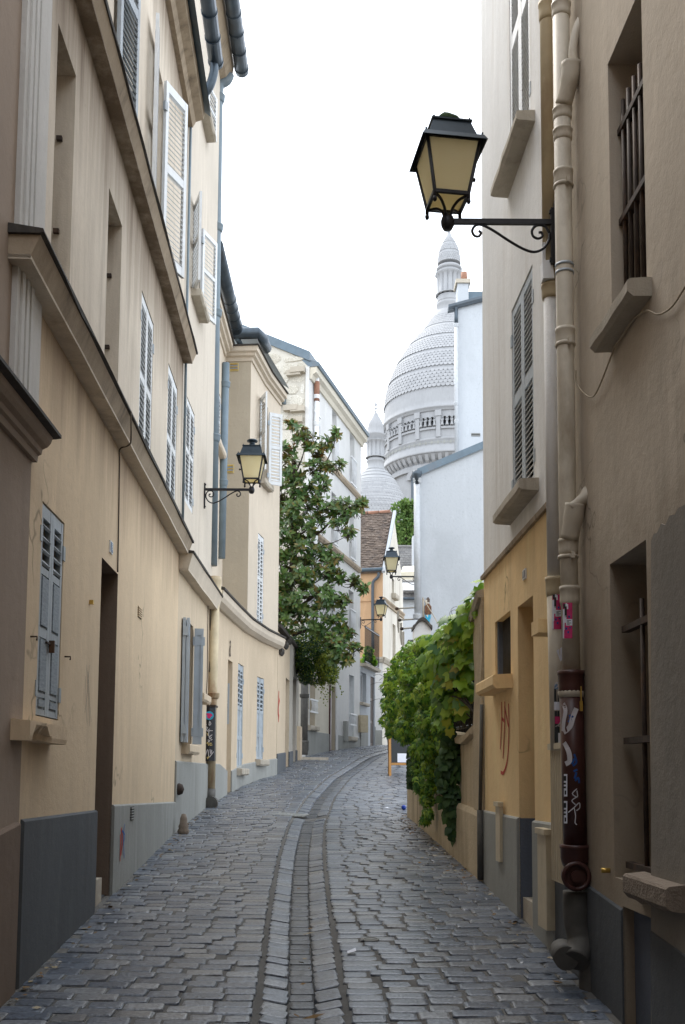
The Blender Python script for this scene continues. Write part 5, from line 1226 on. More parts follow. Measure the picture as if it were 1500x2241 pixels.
s_a = FR2.rect(1160, 1116, 0, 320, xr=1160); s_b = FR2.rect(1168, 1121, 572, 1085, xr=1168)
s_a = (s_a[0], s_a[1], FR2.hit(1160, 275)[1], FR2.hit(1160, 275)[1]+2.3); s_b = (s_b[0], s_b[1], FR2.hit(1168, 1062)[1], s_b[3])
g_w = FR2.rect(1118, 1084, 1335, 1480, xr=1118); g_w = (g_w[0], g_w[1], FR2.hit(1118, 1478)[1], g_w[3]); g_d = FR2.rect(1170, 1136, 1300, 1980, xr=1170)
zm = FR2.hit(1135, 1178)[1]
b = MB(); wall(b, FR2, 0, L2, -.2, zm, [(*g_w, .14), (g_d[0], g_d[1], -.2, g_d[3], .32)], back=4, mh=0); b.build('wall', [M['R2_low'], M['dark']], h2)
b = MB(); wall(b, FR2, 0, L2, zm, 10, [(*s_a, .15), (*s_b, .15)], back=4); b.build('upper_wall', [M['R2_up'], M['dark']], h2)
R_SEC = [('slats', .04, .5), ('slats', .555, .96)]
closed_pair(h2, FR2, s_a, R_SEC, M['shutter'], pitch=.046); closed_pair(h2, FR2, s_b, R_SEC, M['shutter_g'], pitch=.046, sm=M['shutter'])
sill(h2, FR2, s_a[0]-.16, s_a[1]+.12, s_a[2], .08, .15, M['stone']); sill(h2, FR2, s_b[0]-.14, s_b[1]+.12, s_b[2], .09, .15, M['stone'])
sill(h2, FR2, g_w[0]-.06, g_w[1]+.12, g_w[2], .11, .16, M['R2_low'])
b = MB(); fbox(b, FR2, g_w[0], g_w[1], g_w[2], g_w[3], -.09, -.07); o = b.build('wire_mesh', M['iron_r'], h2)
for i in range(26):
    s = g_w[0]+(g_w[1]-g_w[0])*(i+.5)/26; k = MB(); k.tube([FR2.P(s, g_w[2], -.06), FR2.P(s, g_w[3], -.06)], .003, 4); k.build('wire', M['pipe_grey'], o)
for a in (g_w[1]-.05,):
    k = MB(); fbox(k, FR2, a, g_w[1], g_w[2], g_w[3], -.07, -.02); k.build('frame', M['blue_grey'], h2)
b = MB(); sweep(b, FR2, [0+.05, L2+.01], [(-.01, zm-.03), (.03, zm-.035), (.035, zm), (.02, zm+.02), (-.01, zm+.03)]); b.build('string_course', M['ledge'], h2)
b = MB(); fbox(b, FR2, g_d[0], g_d[1], .2, g_d[3], -.31, -.27); b.build('door', M['door'], h2)
zj = FR2.hit(1140, 1791)[1]
b = MB(); fbox(b, FR2, g_d[1]-.012, g_d[1]+.0, 0, zj, -.3, -.003); fbox(b, FR2, g_d[0]+.0, g_d[0]+.012, 0, zj, -.3, -.003); b.build('jamb_paint', M['blue_grey'], h2)
b = MB(); fbox(b, FR2, g_d[0], g_d[1], .2, FR2.hit(1150, 1975)[1]+.02, -.3, -.02); b.build('step', M['stone'], h2)
plinth(h2, FR2, 0, L2, [(0, FR2.hit(1205, 1800)[1]), (g_d[0], FR2.hit(1176, 1797)[1]), (g_d[1], FR2.hit(1138, 1790)[1]), (L2, FR2.hit(1068, 1775)[1])], M['dado'], gaps=[(g_d[0], g_d[1])])
lx = FR2.rect(1214, 1178, 1318, 1365, xr=1214, d=.15); b = MB(); fbox(b, FR2, max(.02, lx[0]), lx[1], FR2.hit(1180, 1383, .15)[1], FR2.hit(1180, 1352, .15)[1], -.01, .15); b.build('lintel_ledge', M['R2_low'], h2)
q = FR2.rect(1153, 1147, 1246, 1268, xr=1150)
pl = thing('number_plate', 'small grey number plate with figure 1 high on the ochre wall', 'sign', FR2.P(q[0], q[2], 0))
b = MB(); fbox(b, FR2, q[0], q[1], q[2], q[3], 0, .012); b.build('plate', M['white'], pl)
b = MB(); fbox(b, FR2, q[0]+.01, q[1]-.01, q[2]+.012, q[3]-.012, .012, .016); b.build('panel', M['plate_grey'], pl)
text(pl, '1', textmat(FR2, (q[0]+q[1])/2, (q[2]+q[3])/2, .017), (q[3]-q[2])*.85, M['white'], 'numeral')
graffito('graffiti', FR2, [[(1099, 1536), (1099, 1580), (1096, 1640)], [(1106, 1535), (1105, 1600), (1102, 1660)], [(1099, 1572), (1105, 1578)], [(1105, 1545), (1114, 1590)], [(1114, 1540), (1115, 1600), (1112, 1660), (1104, 1690), (1097, 1690)]], .03, M['red_paint'], 'tall dripping red spray letters HN on the ochre wall below the window')
def cover(name, label, F, x0, x1, yt, yb, d0, d1, mat=M['beige_box'], n=1, cap=True):
    rc = F.rect(x0, x1, yt, yb, xr=(x0+x1)/2, d=d1); t = thing(name, label, 'cable cover', F.P(rc[0], rc[2], 0)); b = MB()
    sweep(b, F, [rc[0], rc[1]], [(d0, rc[2]), (d1, rc[2]), (d1, rc[3]), (d0, rc[3])]); o = b.build('cover', mat, t)
    if n > 1:
        for i in range(n):
            k = MB(); s = rc[0]+(rc[1]-rc[0])*(i+.5)/n; fbox(k, F, s-.004, s+.004, rc[2]+.01, rc[3]-.01, d1, d1+.004); k.build('rib', mat, o)
    if cap: k = MB(); fbox(k, F, rc[0]-.012, rc[1]+.012, rc[3]+.001, rc[3]+.04, d0, d1+.015); k.build('cap', mat, t)
    return rc
cover('cable_cover', 'tall ribbed beige cable cover standing beside the oxblood pipe', FR2, 1233, 1206, 1640, 1930, -.01, .09, n=7)
cover('cable_cover', 'short beige cable cover standing at the doorway right of the blue grey dado', FR2, 1196, 1177, 1826, 2030, -.01, .07)
cover('cable_cover', 'narrow beige cable cover strip leaning on the grey dado left of the doorway', FR2, 1094, 1085, 1765, 1885, .02, .05)
b = MB(); p0, p1 = FR2.hit(1064, 1775, .04), FR2.hit(1062, 1918, .04); b.tube([FR2.P(L2-.02, p0[1], .05), FR2.P(L2-.02, p1[1]-.05, .05)], .032, 10); b.tube([FR2.P(L2-.02, p0[1], .05), FR2.P(L2-.02, FR2.hit(1066, 1540)[1], .03)], .018, 8)
tag(b.build('drainpipe', M['pipe_grey']), 'thin dark pipe at the joint of ochre house and old garden wall', 'drainpipe')
# ---------------------------------------------------------------- big pipes between the two right houses
P1 = thing('drainpipe', 'thick beige soil pipe with collars and an oxblood lower length on the right', 'drainpipe', (1.35, 6.75, .3))
_s = FR1.hit(1241, 1000, .085)[0]; YP = FR1.P(_s, 0, .085).y; cxp = at(1241, 1000, YP).x
def zp(y, x=1241): return at(x, y, YP).z
pipe_run(P1, [V((cxp-.004, YP, 9.4)), V((cxp, YP, zp(1100))), V((cxp+.012, YP, zp(1475)))], .0545, M['pipe_beige'], n=20)
cuts = [(25, .1), (252, .08), (298, .08), (392, .11), (740, .12), (1198, .1), (1305, .12)]
for y, h in cuts: collar(P1, cxp+.012*max(0, (y-1100)/375), YP, zp(y), .0545, h, M['pipe_beige'], flare=1.12)
for y in (408, 755, 1220):
    k = MB(); k.lathe([(.062, -.012), (.066, 0), (.062, .012)], 18, (cxp, YP, zp(y))); k.cbox((cxp+.01, YP-.075, zp(y)), (.02, .04, .04)); k.build('clamp', M['pipe_beige'], P1)
b = MB(); b.tube(spline([V((cxp+.002, YP-.02, zp(235))), V((cxp+.03, YP-.07, zp(195))), V((cxp+.04, YP-.09, zp(160)))], 4), [.055]*4+[.06]*4+[.066], 16); b.build('branch_socket', M['pipe_beige'], P1)
b = MB(); b.tube(spline([at(1256, 145, YP-.1), at(1254, 110, YP-.1), at(1262, 65, YP-.09), at(1280, 30, YP-.05), at(1300, 10, YP+.02)], 5), .028, 12); b.build('branch_pipe', M['pipe_beige'], P1)
b = MB(); b.tube(spline([V((cxp+.005, YP-.02, zp(1180))), V((cxp+.02, YP-.06, zp(1140))), V((cxp+.03, YP-.08, zp(1110)))], 4), [.058]*4+[.062]*4+[.064], 16); b.build('branch_socket', M['pipe_beige'], P1)
b = MB(); b.tube(spline([at(1250, 1112, YP-.1), at(1268, 1098, YP-.11), at(1285, 1086, YP-.1), at(1296, 1070, YP-.06)], 4), [.03, .034, .03, .03, .032, .036, .04, .044, .048, .05, .05, .048, .046], 12); b.build('branch_pipe', M['pipe_beige'], P1)
c2 = at(1252, 1650, YP).x
pipe_run(P1, [V((c2, YP, zp(1478))), V((c2+.015, YP, zp(1870)))], .072, M['pipe_red'], 'lower_pipe', 20)
collar(P1, c2, YP, zp(1495), .072, .15, M['pipe_red'], flare=1.1); collar(P1, c2+.012, YP, zp(1872), .074, .13, M['pipe_red'], flare=1.2)
b = MB(); b.lathe([(.076, -.03), (.08, 0), (.076, .03)], 20, (c2, YP, zp(1516))); b.build('clamp', M['pipe_beige'], P1)
k = MB(); p = at(1272, 1520, YP-.08); k.cbox(p, (.008, .008, .1)); k.cbox(p+V((0, 0, -.07)), (.018, .012, .06)); k.build('padlock', M['brass'], P1)
pw = at(1262, 1918, YP-.1); b = MB(); rw_ = mpp(1262, 1918, YP)*31
b.tube([V((pw.x, YP, pw.z)), V((pw.x, YP-.09, pw.z))], rw_*.85, 24); R = []
for q in range(24):
    an = 2*math.pi*q/24
    R.append([V((pw.x+(rw_+dr)*math.cos(an), YP-.1+dy, pw.z+(rw_+dr)*math.sin(an))) for dr, dy in ((-.022, -.012), (0, -.012), (.004, .0), (0, .02), (-.022, .02))])
b.rings(R, closed=True, sm=True); b.tube([V((pw.x, YP-.1, pw.z)), V((pw.x, YP-.118, pw.z))], .035, 16); b.build('inspection_cap', M['pipe_red'], P1)
b = MB(); b.tube(spline([V((c2+.012, YP, zp(1950))), V((c2+.012, YP, zp(2010))), V((c2+.03, YP-.02, zp(2060))), V((c2-.02, YP-.12, zp(2095)))], 5), .076, 18); b.tube(spline([V((c2+.03, YP, zp(2030))), V((c2+.07, YP-.05, zp(2100))), V((c2+.07, YP-.06, zp(2190)))], 4), .06, 14); b.tube([V((c2-.06, YP+.08, zp(2085))), V((c2-.075, YP-.12, zp(2090)))], .072, 18); b.build('foot', M['pipe_grey'], P1)
P2 = thing('drainpipe', 'slimmer yellowish drainpipe with pasted stickers left of the thick beige pipe', 'drainpipe', (1.38, 7.2, .5))
_s = FR1.hit(1209, 900, .08)[0]; YQ = FR1.P(_s, 0, .08).y; cxq = at(1209, 900, YQ).x
def zq2(y, x=1208): return at(x, y, YQ).z
pipe_run(P2, [V((cxq-.005, YQ, 9.4)), V((cxq, YQ, zq2(635)))], .053, M['pipe_yellow']); pipe_run(P2, [V((cxq, YQ, zq2(640))), V((cxq+.005, YQ, zq2(1275)))], .05, M['R2_up'])
pipe_run(P2, [V((cxq+.006, YQ, zq2(1270))), V((cxq+.02, YQ, zq2(1640)))], .056, M['pipe_beige']); b = MB()
for y, h, mt in ((28, .14, 'pipe_yellow'), (640, .1, 'pipe_yellow'), (1285, .13, 'pipe_rust')): collar(P2, cxq+(.006 if y > 1000 else 0), YQ, zq2(y), .055, h, M[mt], flare=1.14)
b = MB(); p = at(1199, 580, YQ-.08); b.hexa([p+V(q) for q in ((-.03, 0, -.09), (.045, 0, -.09), (.045, .08, -.09), (-.03, .08, -.09), (-.035, 0, .03), (.03, 0, .04), (.03, .08, .04), (-.035, .08, .03))]); b.cbox(p+V((-.02, .03, .1)), (.022, .022, .14)); b.build('cable_outlet', M['white'], P2)
b = MB(); b.lathe([(.059, -.008), (.061, 0), (.059, .008)], 18, (cxp, YP, zp(582))); b.lathe([(.059, -.008), (.061, 0), (.059, .008)], 18, (cxp, YP, zp(598))); b.build('clamp', M['shutter_m'], P1)
# stickers and paint on the pipes
def cyl_hit(px, py, cx, cy, r):
    d = ray(px, py); ox, oy = -cx, -cy; A_ = d.x*d.x+1; B_ = 2*(ox*d.x+oy); C_ = ox*ox+oy*oy-r*r; D_ = B_*B_-4*A_*C_
    if D_ < 0: k = -B_/(2*A_)
    else: k = (-B_-math.sqrt(D_))/(2*A_)
    p = CAM+d*k; v = V((p.x-cx, p.y-cy, 0)).normalized()*r; return V((cx+v.x, cy+v.y, p.z))
def cyl_patch(b, x0, x1, y0, y1, cx, cy, r, m=0, nu=5, sk=0):
    g_ = [[cyl_hit(x0+(x1-x0)*i/nu+sk*j, y0+(y1-y0)*j, cx, cy, r) for i in range(nu+1)] for j in (0, 1)]
    b.add(g_[0]+g_[1], [(i, i+1, nu+2+i, nu+1+i) for i in range(nu)], m)
def sticker(parent, x0, y0, cx, cy, r, label):
    b = MB(); cyl_patch(b, x0, x0+21, y0, y0+78, cx, cy, r+.001); o = b.build('sticker', [M['pink']], parent, fix=False); o['label'] = label
    def pc(nm, mt, *rc):
        k = MB()
        for a in rc: cyl_patch(k, x0+a[0], x0+a[1], y0+a[2], y0+a[3], cx, cy, r+.002, nu=3)
        k.build(nm, M[mt], o, fix=False)
    pc('picture', 'black', (1, 8, 2, 12), (4, 9, 12, 32)); pc('picture', 'paper', (0, 4, 14, 60), (6, 9, 1, 8), (9, 12, 3, 14), (3, 8, 28, 44), (0, 3, 60, 78))
    pc('label', 'paper', (7, 21, 36, 50)); pc('print', 'blue_paint', (12, 16, 28, 33), (6, 10, 54, 59), (14, 18, 53, 56), (10, 14, 62, 67))
    k = MB()
    for i, w in enumerate((9, 5, 10, 6)): cyl_patch(k, x0+9, x0+9+w, y0+38.5+i*2.7, y0+39.6+i*2.7, cx, cy, r+.003, nu=3)
    k.build('text_lines', M['black'], o, fix=False)
sticker(P2, 1209, 1299, cxq+.008, YQ, .056, 'pink sticker pasted on the slim pipe'); sticker(P1, 1232, 1319, cxp+.008, YP, .0585, 'pink sticker pasted on the thick pipe')
def cyl_stroke(parent, name, strokes, w, mat, cx, r, cy=YP):
    b = MB()
    for s_ in strokes:
        p = [cyl_hit(q[0], q[1], cx, cy, r) for q in s_]
        if len(p) > 2:
            p = spline(p, 4)
        ribbon(b, p, w, lambda q: V((q.x-cx, q.y-cy, 0)).normalized())
    b.build(name, mat, parent, fix=False)
rr_ = .0745
cyl_stroke(P1, 'graffiti', [[(1233, 1540), (1238, 1555), (1234, 1580), (1233, 1600)], [(1262, 1550), (1254, 1570), (1248, 1590), (1234, 1603)], [(1235, 1625), (1245, 1645), (1247, 1665), (1238, 1672)]], .03, M['white_spray'], c2+.006, rr_)
cyl_stroke(P1, 'graffiti', [[(1247, 1564), (1251, 1580)], [(1255, 1567), (1246, 1575)], [(1243, 1578), (1255, 1581)], [(1257, 1650), (1262, 1668), (1254, 1676)], [(1252, 1672), (1258, 1660)], [(1256, 1688), (1264, 1684)], [(1262, 1690), (1258, 1704)], [(1259, 1709), (1266, 1702), (1268, 1714)]], .012, M['blue_paint'], c2+.006, rr_+.001)
cyl_stroke(P1, 'graffiti', [[(1263, 1726), (1253, 1737), (1264, 1744), (1263, 1730)], [(1263, 1744), (1252, 1752), (1260, 1761)], [(1244, 1778), (1257, 1767), (1268, 1757), (1269, 1768), (1262, 1774)], [(1257, 1768), (1260, 1785), (1259, 1800), (1263, 1805)]], .006, M['white_spray'], c2+.008, rr_+.001)
for y0 in (1694, 1753):
    b = MB()
    for rc in ((1234.5, 1242, y0, y0+49),): cyl_patch(b, *rc, c2+.007, YP, rr_+.0012, nu=3)
    o = b.build('sticker', M['paper'], P1, fix=False); b = MB()
    for rc in ((1234.5, 1239.5, y0+4, y0+15), (1234.5, 1239, y0+19, y0+23), (1234.5, 1239, y0+27, y0+31), (1236, 1239.5, y0+36, y0+45)): cyl_patch(b, *rc, c2+.007, YP, rr_+.0022, nu=2)
    b.build('print', M['black'], o, fix=False)
q = cxq+.012
b = MB(); cyl_patch(b, 1213, 1227, 1507, 1514, q, YQ, .0545); cyl_patch(b, 1213, 1229, 1514, 1540, q, YQ, .0545); cyl_patch(b, 1214, 1231, 1556, 1632, q, YQ, .0545); b.build('poster', M['black'], P2, fix=False)
b = MB(); cyl_patch(b, 1213, 1230, 1536, 1554, q, YQ, .0585); b.add([cyl_hit(x, y, q, YQ, .06) for x, y in ((1218, 1424), (1233, 1414), (1233, 1442), (1227, 1448))], [(0, 1, 2, 3)]); cyl_patch(b, 1222, 1227, 1604, 1626, q, YQ, .0585); b.build('torn_paper', M['paper'], P2, fix=False)
b = MB(); cyl_patch(b, 1214, 1228, 1497, 1508, q, YQ, .058); b.build('poster', M['enamel'], P2, fix=False)
b = MB(); cyl_patch(b, 1215, 1227, 1568, 1584, q, YQ, .0585); b.build('poster', M['pink'], P2, fix=False)
cyl_stroke(P2, 'graffiti', [[(1214, 1500), (1219, 1493), (1222, 1500), (1216, 1506)], [(1223, 1503), (1228, 1508), (1231, 1503)], [(1216, 1590), (1224, 1585), (1232, 1570)], [(1222, 1588), (1230, 1592), (1233, 1592)]], .006, M['white_spray'], q, .0595, YQ)
# ================================================================== right: old garden wall, railing, gate pier
FH = Face([(1.36, 9.66), (1.2, 12.3), (1.02, 15.0)], -1)
hH = thing('garden_wall', 'low old lime plastered garden wall with coping, half hidden by hanging vines', 'garden wall', (1.2, 12, .9))
LH = FH.L[-1]; zt_ = [(0, FH.hit(1040, 1592)[1]), (.9, FH.hit(1005, 1632)[1]), (LH, FH.hit(1000, 1640)[1]+.35)]
sP = FH.hit(1041, 1500)[0]
b = MB(); n = 18
def htop(s): return lerp_table(zt_, s)
sweep(b, FH, [sP+(LH-sP)*i/n for i in range(n+1)], lambda s: [(0, .3), (0, htop(s)), (-.35, htop(s)), (-.35, .3)]); b.build('wall', M['H'], hH)
b = MB(); sweep(b, FH, [sP+(LH-sP)*i/n for i in range(n+1)], lambda s: [(.0, htop(s)+.002), (.06, htop(s)+.002), (.07, htop(s)+.05), (.03, htop(s)+.09), (-.38, htop(s)+.1), (-.38, htop(s)+.002)]); b.build('coping', M['H'], hH)
zp0 = FH.hit(1040, 1780)[1]
b = MB(); sweep(b, FH, [.03+(LH-.03)*i/8 for i in range(9)], lambda s: [(-.01, .3), (.05, .3), (.05, zp0-.02+.045*s), (.03, zp0+.02+.045*s), (-.01, zp0+.03+.045*s)]); b.build('plinth', M['H'], hH)
b = MB(); tA, tB = FH.hit(1066, 1300)[1], FH.hit(1044, 1362)[1]
sv_ = [.0+sP*i/4 for i in range(5)]; zz_ = [random.uniform(-.03, .03) for _ in range(12)]
R = []
for j in range(12):
    u = j/11; ring = []
    for s in sv_: ring.append(FH.P(s, .3+u*(tA+(tB-tA)*s/sP-.3), .02+.02*noise.noise(V((s*4, u*9, 1)))))
    for s in sv_[::-1]: ring.append(FH.P(s, .3+u*(tA+(tB-tA)*s/sP-.3), -.4))
    R.append(ring)
b.rings(R); b.build('pier', M['pier'], hH)
b = MB(); sweep(b, FH, [0, sP+.06], lambda s: [(.05, tA+(tB-tA)*s/sP+.003), (.07, tA+(tB-tA)*s/sP+.06), (-.2, tA+(tB-tA)*s/sP+.16), (-.45, tA+(tB-tA)*s/sP+.06), (-.45, tA+(tB-tA)*s/sP+.003)]); b.build('pier_coping', M['stone'], hH)
ral = thing('railing', 'dark iron garden railing behind the vines on the low wall', 'railing', FH.P(2, htop(2), -.15))
for z in (.12, 1.15): b = MB(); b.tube([FH.P(s, htop(s)+z, -.18) for s in (sP, LH/2, LH)], .02, 6); b.build('rail', M['iron'], ral)
for i in range(46):
    s = sP+.08+(LH-sP-.1)*i/45; b = MB(); b.tube([FH.P(s, htop(s)+.05, -.18), FH.P(s, htop(s)+1.35, -.18)], .011, 5); b.build('bar', M['iron'], ral)
gp = thing('gate_pier', 'white gate pier with arched brown coping below the blocky mosaic figure', 'gate pier', at(925, 1600, 20))
p0, p1 = at(906, 1460, 20), at(944, 1378, 20); b = MB(); ny = 10
R = []
for i in range(ny+1):
    u = i/ny; x = p0.x+(p1.x-p0.x)*u; zt = p1.z+.17*math.sin(math.pi*u)
    R.append([V((x, 20, .8)), V((x, 20.35, .8)), V((x, 20.35, zt)), V((x, 20, zt))])
b.rings(R); b.build('pier', M['E_white'], gp)
R = []
for i in range(ny+1):
    u = -.06+1.12*i/ny; x = p0.x+(p1.x-p0.x)*u; zt = p1.z+.17*math.sin(math.pi*max(0, min(1, u)))
    R.append([V((x, 19.93, zt+.003)), V((x, 20.42, zt+.003)), V((x, 20.42, zt+.075)), V((x, 19.93, zt+.075))])
b = MB(); b.rings(R); b.build('coping', M['cap'], gp)
b = MB(); b.cbox((p0.x-.06, 20.2, .8+(p1.z-.8)/2-.1), (.1, .3, p1.z-1.0)); b.build('buttress', M['dado_d'], gp)
# ================================================================== wall lanterns: one built, the others copied
lamp = thing('wall_lantern', 'black scrolled wall lantern with yellow panes on the left beside the blue grey pipe', 'lantern', (0, 0, 0), 'lanterns along the street')
AL = .735
def lp(name, b, mat, parent=lamp): return b.build(name, mat, parent)
b = MB(); b.box((0, -.014, -.30), (.022, 0, 0), (0, .028, 0), (0, 0, .40)); b.cbox((.026, 0, .075), (.01, .022, .022)); b.cbox((.026, 0, -.27), (.01, .022, .022)); lp('wall_plate', b, M['iron'])
b = MB(); b.cbox((AL/2, 0, 0), (AL, .026, .036)); b.lathe([(.0, -.062), (.03, -.058), (.045, -.03), (.048, 0), (.04, .03), (.03, .045), (.022, .05)], 14, (AL, 0, 0)); lp('arm', b, M['iron'])
b = MB()
sc = [(.03, -.08), (.035, -.13), (.075, -.19), (.14, -.215), (.22, -.19), (.32, -.13), (.42, -.062), (.50, -.022), (.545, -.03), (.565, -.065), (.55, -.10), (.52, -.105), (.505, -.08), (.52, -.065)]
b.tube(spline([V((x, 0, z)) for x, z in sc], 4), .0095, 6)
sc = [(.03, -.08), (.06, -.03), (.115, -.022), (.15, -.055), (.145, -.10), (.11, -.118), (.08, -.10), (.085, -.075), (.105, -.075)]
b.tube(spline([V((x, 0, z)) for x, z in sc], 4), .0095, 6); lp('scroll', b, M['iron'])
ZB, ZE = .145, .50; HB, HT = .118, .183
b = MB()
for sx in (-1, 1):
    for sy in (-1, 1):
        b.tube([V((AL+sx*HB, sy*HB, ZB-.045)), V((AL+sx*HB, sy*HB, ZB)), V((AL+sx*HT, sy*HT, ZE))], .0125, 6)
        b.lathe([(0, -.07), (.012, -.06), (.016, -.045), (.012, -.03)], 8, (AL+sx*HB, sy*HB, ZB-.01))
for s_ in (-1, 1):
    b.cbox((AL, s_*HB, ZB), (2*HB, .022, .022)); b.cbox((AL+s_*HB, 0, ZB), (.022, 2*HB, .022))
    b.cbox((AL, s_*HT, ZE), (2*HT, .026, .026)); b.cbox((AL+s_*HT, 0, ZE), (.026, 2*HT, .026))
lp('frame', b, M['iron'])
b = MB()
for sx, sy in ((1, 1), (1, -1), (-1, 1), (-1, -1)):
    b.tube(spline([V((AL+sx*.02, sy*.02, .045)), V((AL+sx*.03, sy*.03, .085)), V((AL+sx*.065, sy*.065, .125)), V((AL+sx*HB, sy*HB, .132))], 4), .010, 6)
lp('support', b, M['iron'])
for ax, sg in ((0, 1), (0, -1), (1, 1), (1, -1)):
    b = MB(); q = []
    for w, z, o in ((HB-.008, ZB+.008, HB-.002), (HT-.01, ZE-.01, HT-.002)):
        for sd_ in (-1, 1): q.append((V((AL+sd_*w, sg*o, z)) if ax else V((AL+sg*o, sd_*w, z))))
    th = V((0, -sg*.005, 0)) if ax else V((-sg*.005, 0, 0))
    b.quad(q[0], q[1], q[3], q[2]); lp('pane', b, M['lamp_glass'])
b = MB(); b.cbox((AL, 0, ZB+.006), (2*HB-.02, 2*HB-.02, .005)); lp('pane', b, M['lamp_glass'])
def sq(h, z): return [V((AL-h, -h, z)), V((AL+h, -h, z)), V((AL+h, h, z)), V((AL-h, h, z))]
b = MB(); b.rings([sq(.20, ZE+.012), sq(.222, ZE-.022), sq(.226, ZE-.02), sq(.205, ZE+.02), sq(.172, ZE+.028), sq(.165, ZE+.05), sq(.132, ZE+.15), sq(.142, ZE+.155), sq(.142, ZE+.166), sq(.09, ZE+.185)])
for sx in (-1, 1):
    for sy in (-1, 1):
        b.lathe([(.009, 0), (.006, .015), (.009, .025), (0, .032)], 6, (AL+sx*.195, sy*.195, ZE+.012)); b.lathe([(.007, 0), (.007, .02), (0, .026)], 6, (AL+sx*.125, sy*.125, ZE+.163))
lp('hood', b, M['lamp_roof'])
b = MB(); b.cbox((AL, 0, ZE-.012), (.33, .33, .006)); lp('reflector', b, M['white'])
b = MB(); b.lathe([(0, ZE-.02), (.025, ZE-.03), (.025, ZE-.09), (.04, ZE-.12), (.042, ZE-.18), (.03, ZE-.215), (0, ZE-.22)], 12, (AL, 0, 0)); lp('bulb', b, M['white'])
b = MB(); b.lathe([(.095, ZE+.18), (.075, ZE+.195), (.045, ZE+.215), (.04, ZE+.24), (.05, ZE+.255), (.083, ZE+.262), (.086, ZE+.275), (.07, ZE+.29), (0, ZE+.293)], 18, (AL, 0, 0)); lp('chimney', b, M['lamp_roof'])
b = MB(); b.lathe([(.008, 0), (.008, .03), (.014, .035), (.014, .05), (0, .055)], 8, (0, 0, 0)); o = b.build('door_knob', M['iron'], lamp, Matrix.Translation((AL-HB*1.25, 0, .32)) @ Matrix.Rotation(math.radians(-90), 4, 'Y'))
HEAD = {'frame', 'reflector', 'bulb', 'support', 'pane', 'hood', 'chimney', 'door_knob'}
def place_lamp(mx, label=None, yaw=0, copy=True):
    if not copy: root = lamp
    else:
        root = lamp.copy(); COL.objects.link(root)
    root.matrix_basis = mx; WM[root] = mx
    if label: root['label'] = label
    T = Matrix.Translation((AL, 0, 0)); Y_ = T @ Matrix.Rotation(yaw, 4, 'Z') @ T.inverted()
    src = list(lamp.children)
    out_ = []
    for ch in src:
        base_m = LM[ch.name] if ch.name in LM else ch.matrix_basis.copy()
        c = ch
        if copy: c = ch.copy(); COL.objects.link(c); c.parent = root
        c.matrix_basis = (Y_ @ base_m) if ch.name.split('.')[0] in HEAD else base_m
        WM[c] = mx @ c.matrix_basis; out_.append(c)
    return root, out_
LM = {c.name: c.matrix_basis.copy() for c in lamp.children}
def on_face(F, px, py, flip=False):
    s, z = F.hit(px, py); p = F.P(s, z, 0); n = F.frame(s)[1]
    return Matrix.Translation(p) @ Matrix.Rotation(math.atan2(n.y, n.x), 4, 'Z')
kx_ = at(980, 485, 6.45); xr_ = kx_.x+AL*.97
mR = Matrix.Translation((xr_, 6.45, kx_.z)) @ Matrix.Rotation(math.pi, 4, 'Z') @ Matrix.Diagonal((.97, .97, .97, 1))
r_, ch_ = place_lamp(mR, 'large near lantern with a mossy cushion on its hood, on the right wall', math.radians(8))
for c in ch_:
    if c.name.startswith('chimney'):
        bpy.data.objects.remove(c)
b = MB(); b.cbox(((xr_+1.478)/2+.003, 6.45, kx_.z-.08), (1.478-xr_+.006, .05, .44)); o = b.build('mounting_block', M['iron'], r_)
pm_ = mR @ V((AL, 0, ZE+.215)); b = MB(); R = []
for i in range(9):
    a_ = math.pi*i/8; R.append([pm_+V((.088*math.sin(a_)**.6*math.cos(2*math.pi*k/16)*(1+.12*noise.noise(V((k, i, 0))*.7)), .088*math.sin(a_)**.6*math.sin(2*math.pi*k/16), -.045*math.cos(a_)+.012*noise.noise(V((k*.5, i*.6, 3))))) for k in range(16)])
b.rings(R, sm=True); tag(b.build('moss_cushion', M['moss']), 'round dark green moss cushion sitting on top of the large near lantern', 'moss')
s3 = at(912, 1276, 26.45)
place_lamp(Matrix.Translation((FW.p[0].x+.02, 26.6, at(900, 1262, 26.6).z)) @ Matrix.Rotation(math.pi, 4, 'Z'), 'third lantern, in front of the weathered gable and cream awning at the white wall')
place_lamp(Matrix.Translation(FE.P(LE-.06, FE.hit(788, 1357)[1], .02)) @ Matrix.Rotation(-.25, 4, 'Z'), 'smallest lantern, fixed to the white building corner above the iron balcony')
place_lamp(on_face(FB, 447, 1071) , copy=False)
# sign brackets reaching over the lane from the white house
for i, (x0, x1, y, Y) in enumerate(((869, 913, 1331, 29.0), (875, 914, 1356, 28.2), (880, 906, 1375, 27.4))):
    t = thing('sign_bracket', ('longest and topmost', 'middle', 'lowest and shortest')[i]+' of three thin rods with edge-on hanging plates', 'sign bracket', at(x1, y, Y), 'rods with hanging plates across the lane')
    a, c = at(x0, y+1, Y), at(x1+8, y-2, Y); b = MB(); b.tube([a, c], .022, 6); b.build('rod', M['stone'], t)
    b = MB(); b.lathe([(0, -.05), (.05, -.03), (.05, .03), (0, .05)], 8, a); b.build('knob', M['iron_r'], t)
    b = MB(); b.hexa([a+V(q) for q in ((.02, -.3, -.75), (.05, -.3, -.75), (.05, .3, -.45), (.02, .3, -.45), (.02, -.3, -.12), (.05, -.3, -.12), (.05, .3, -.05), (.02, .3, -.05))]); b.build('plate', M['stone'], t)
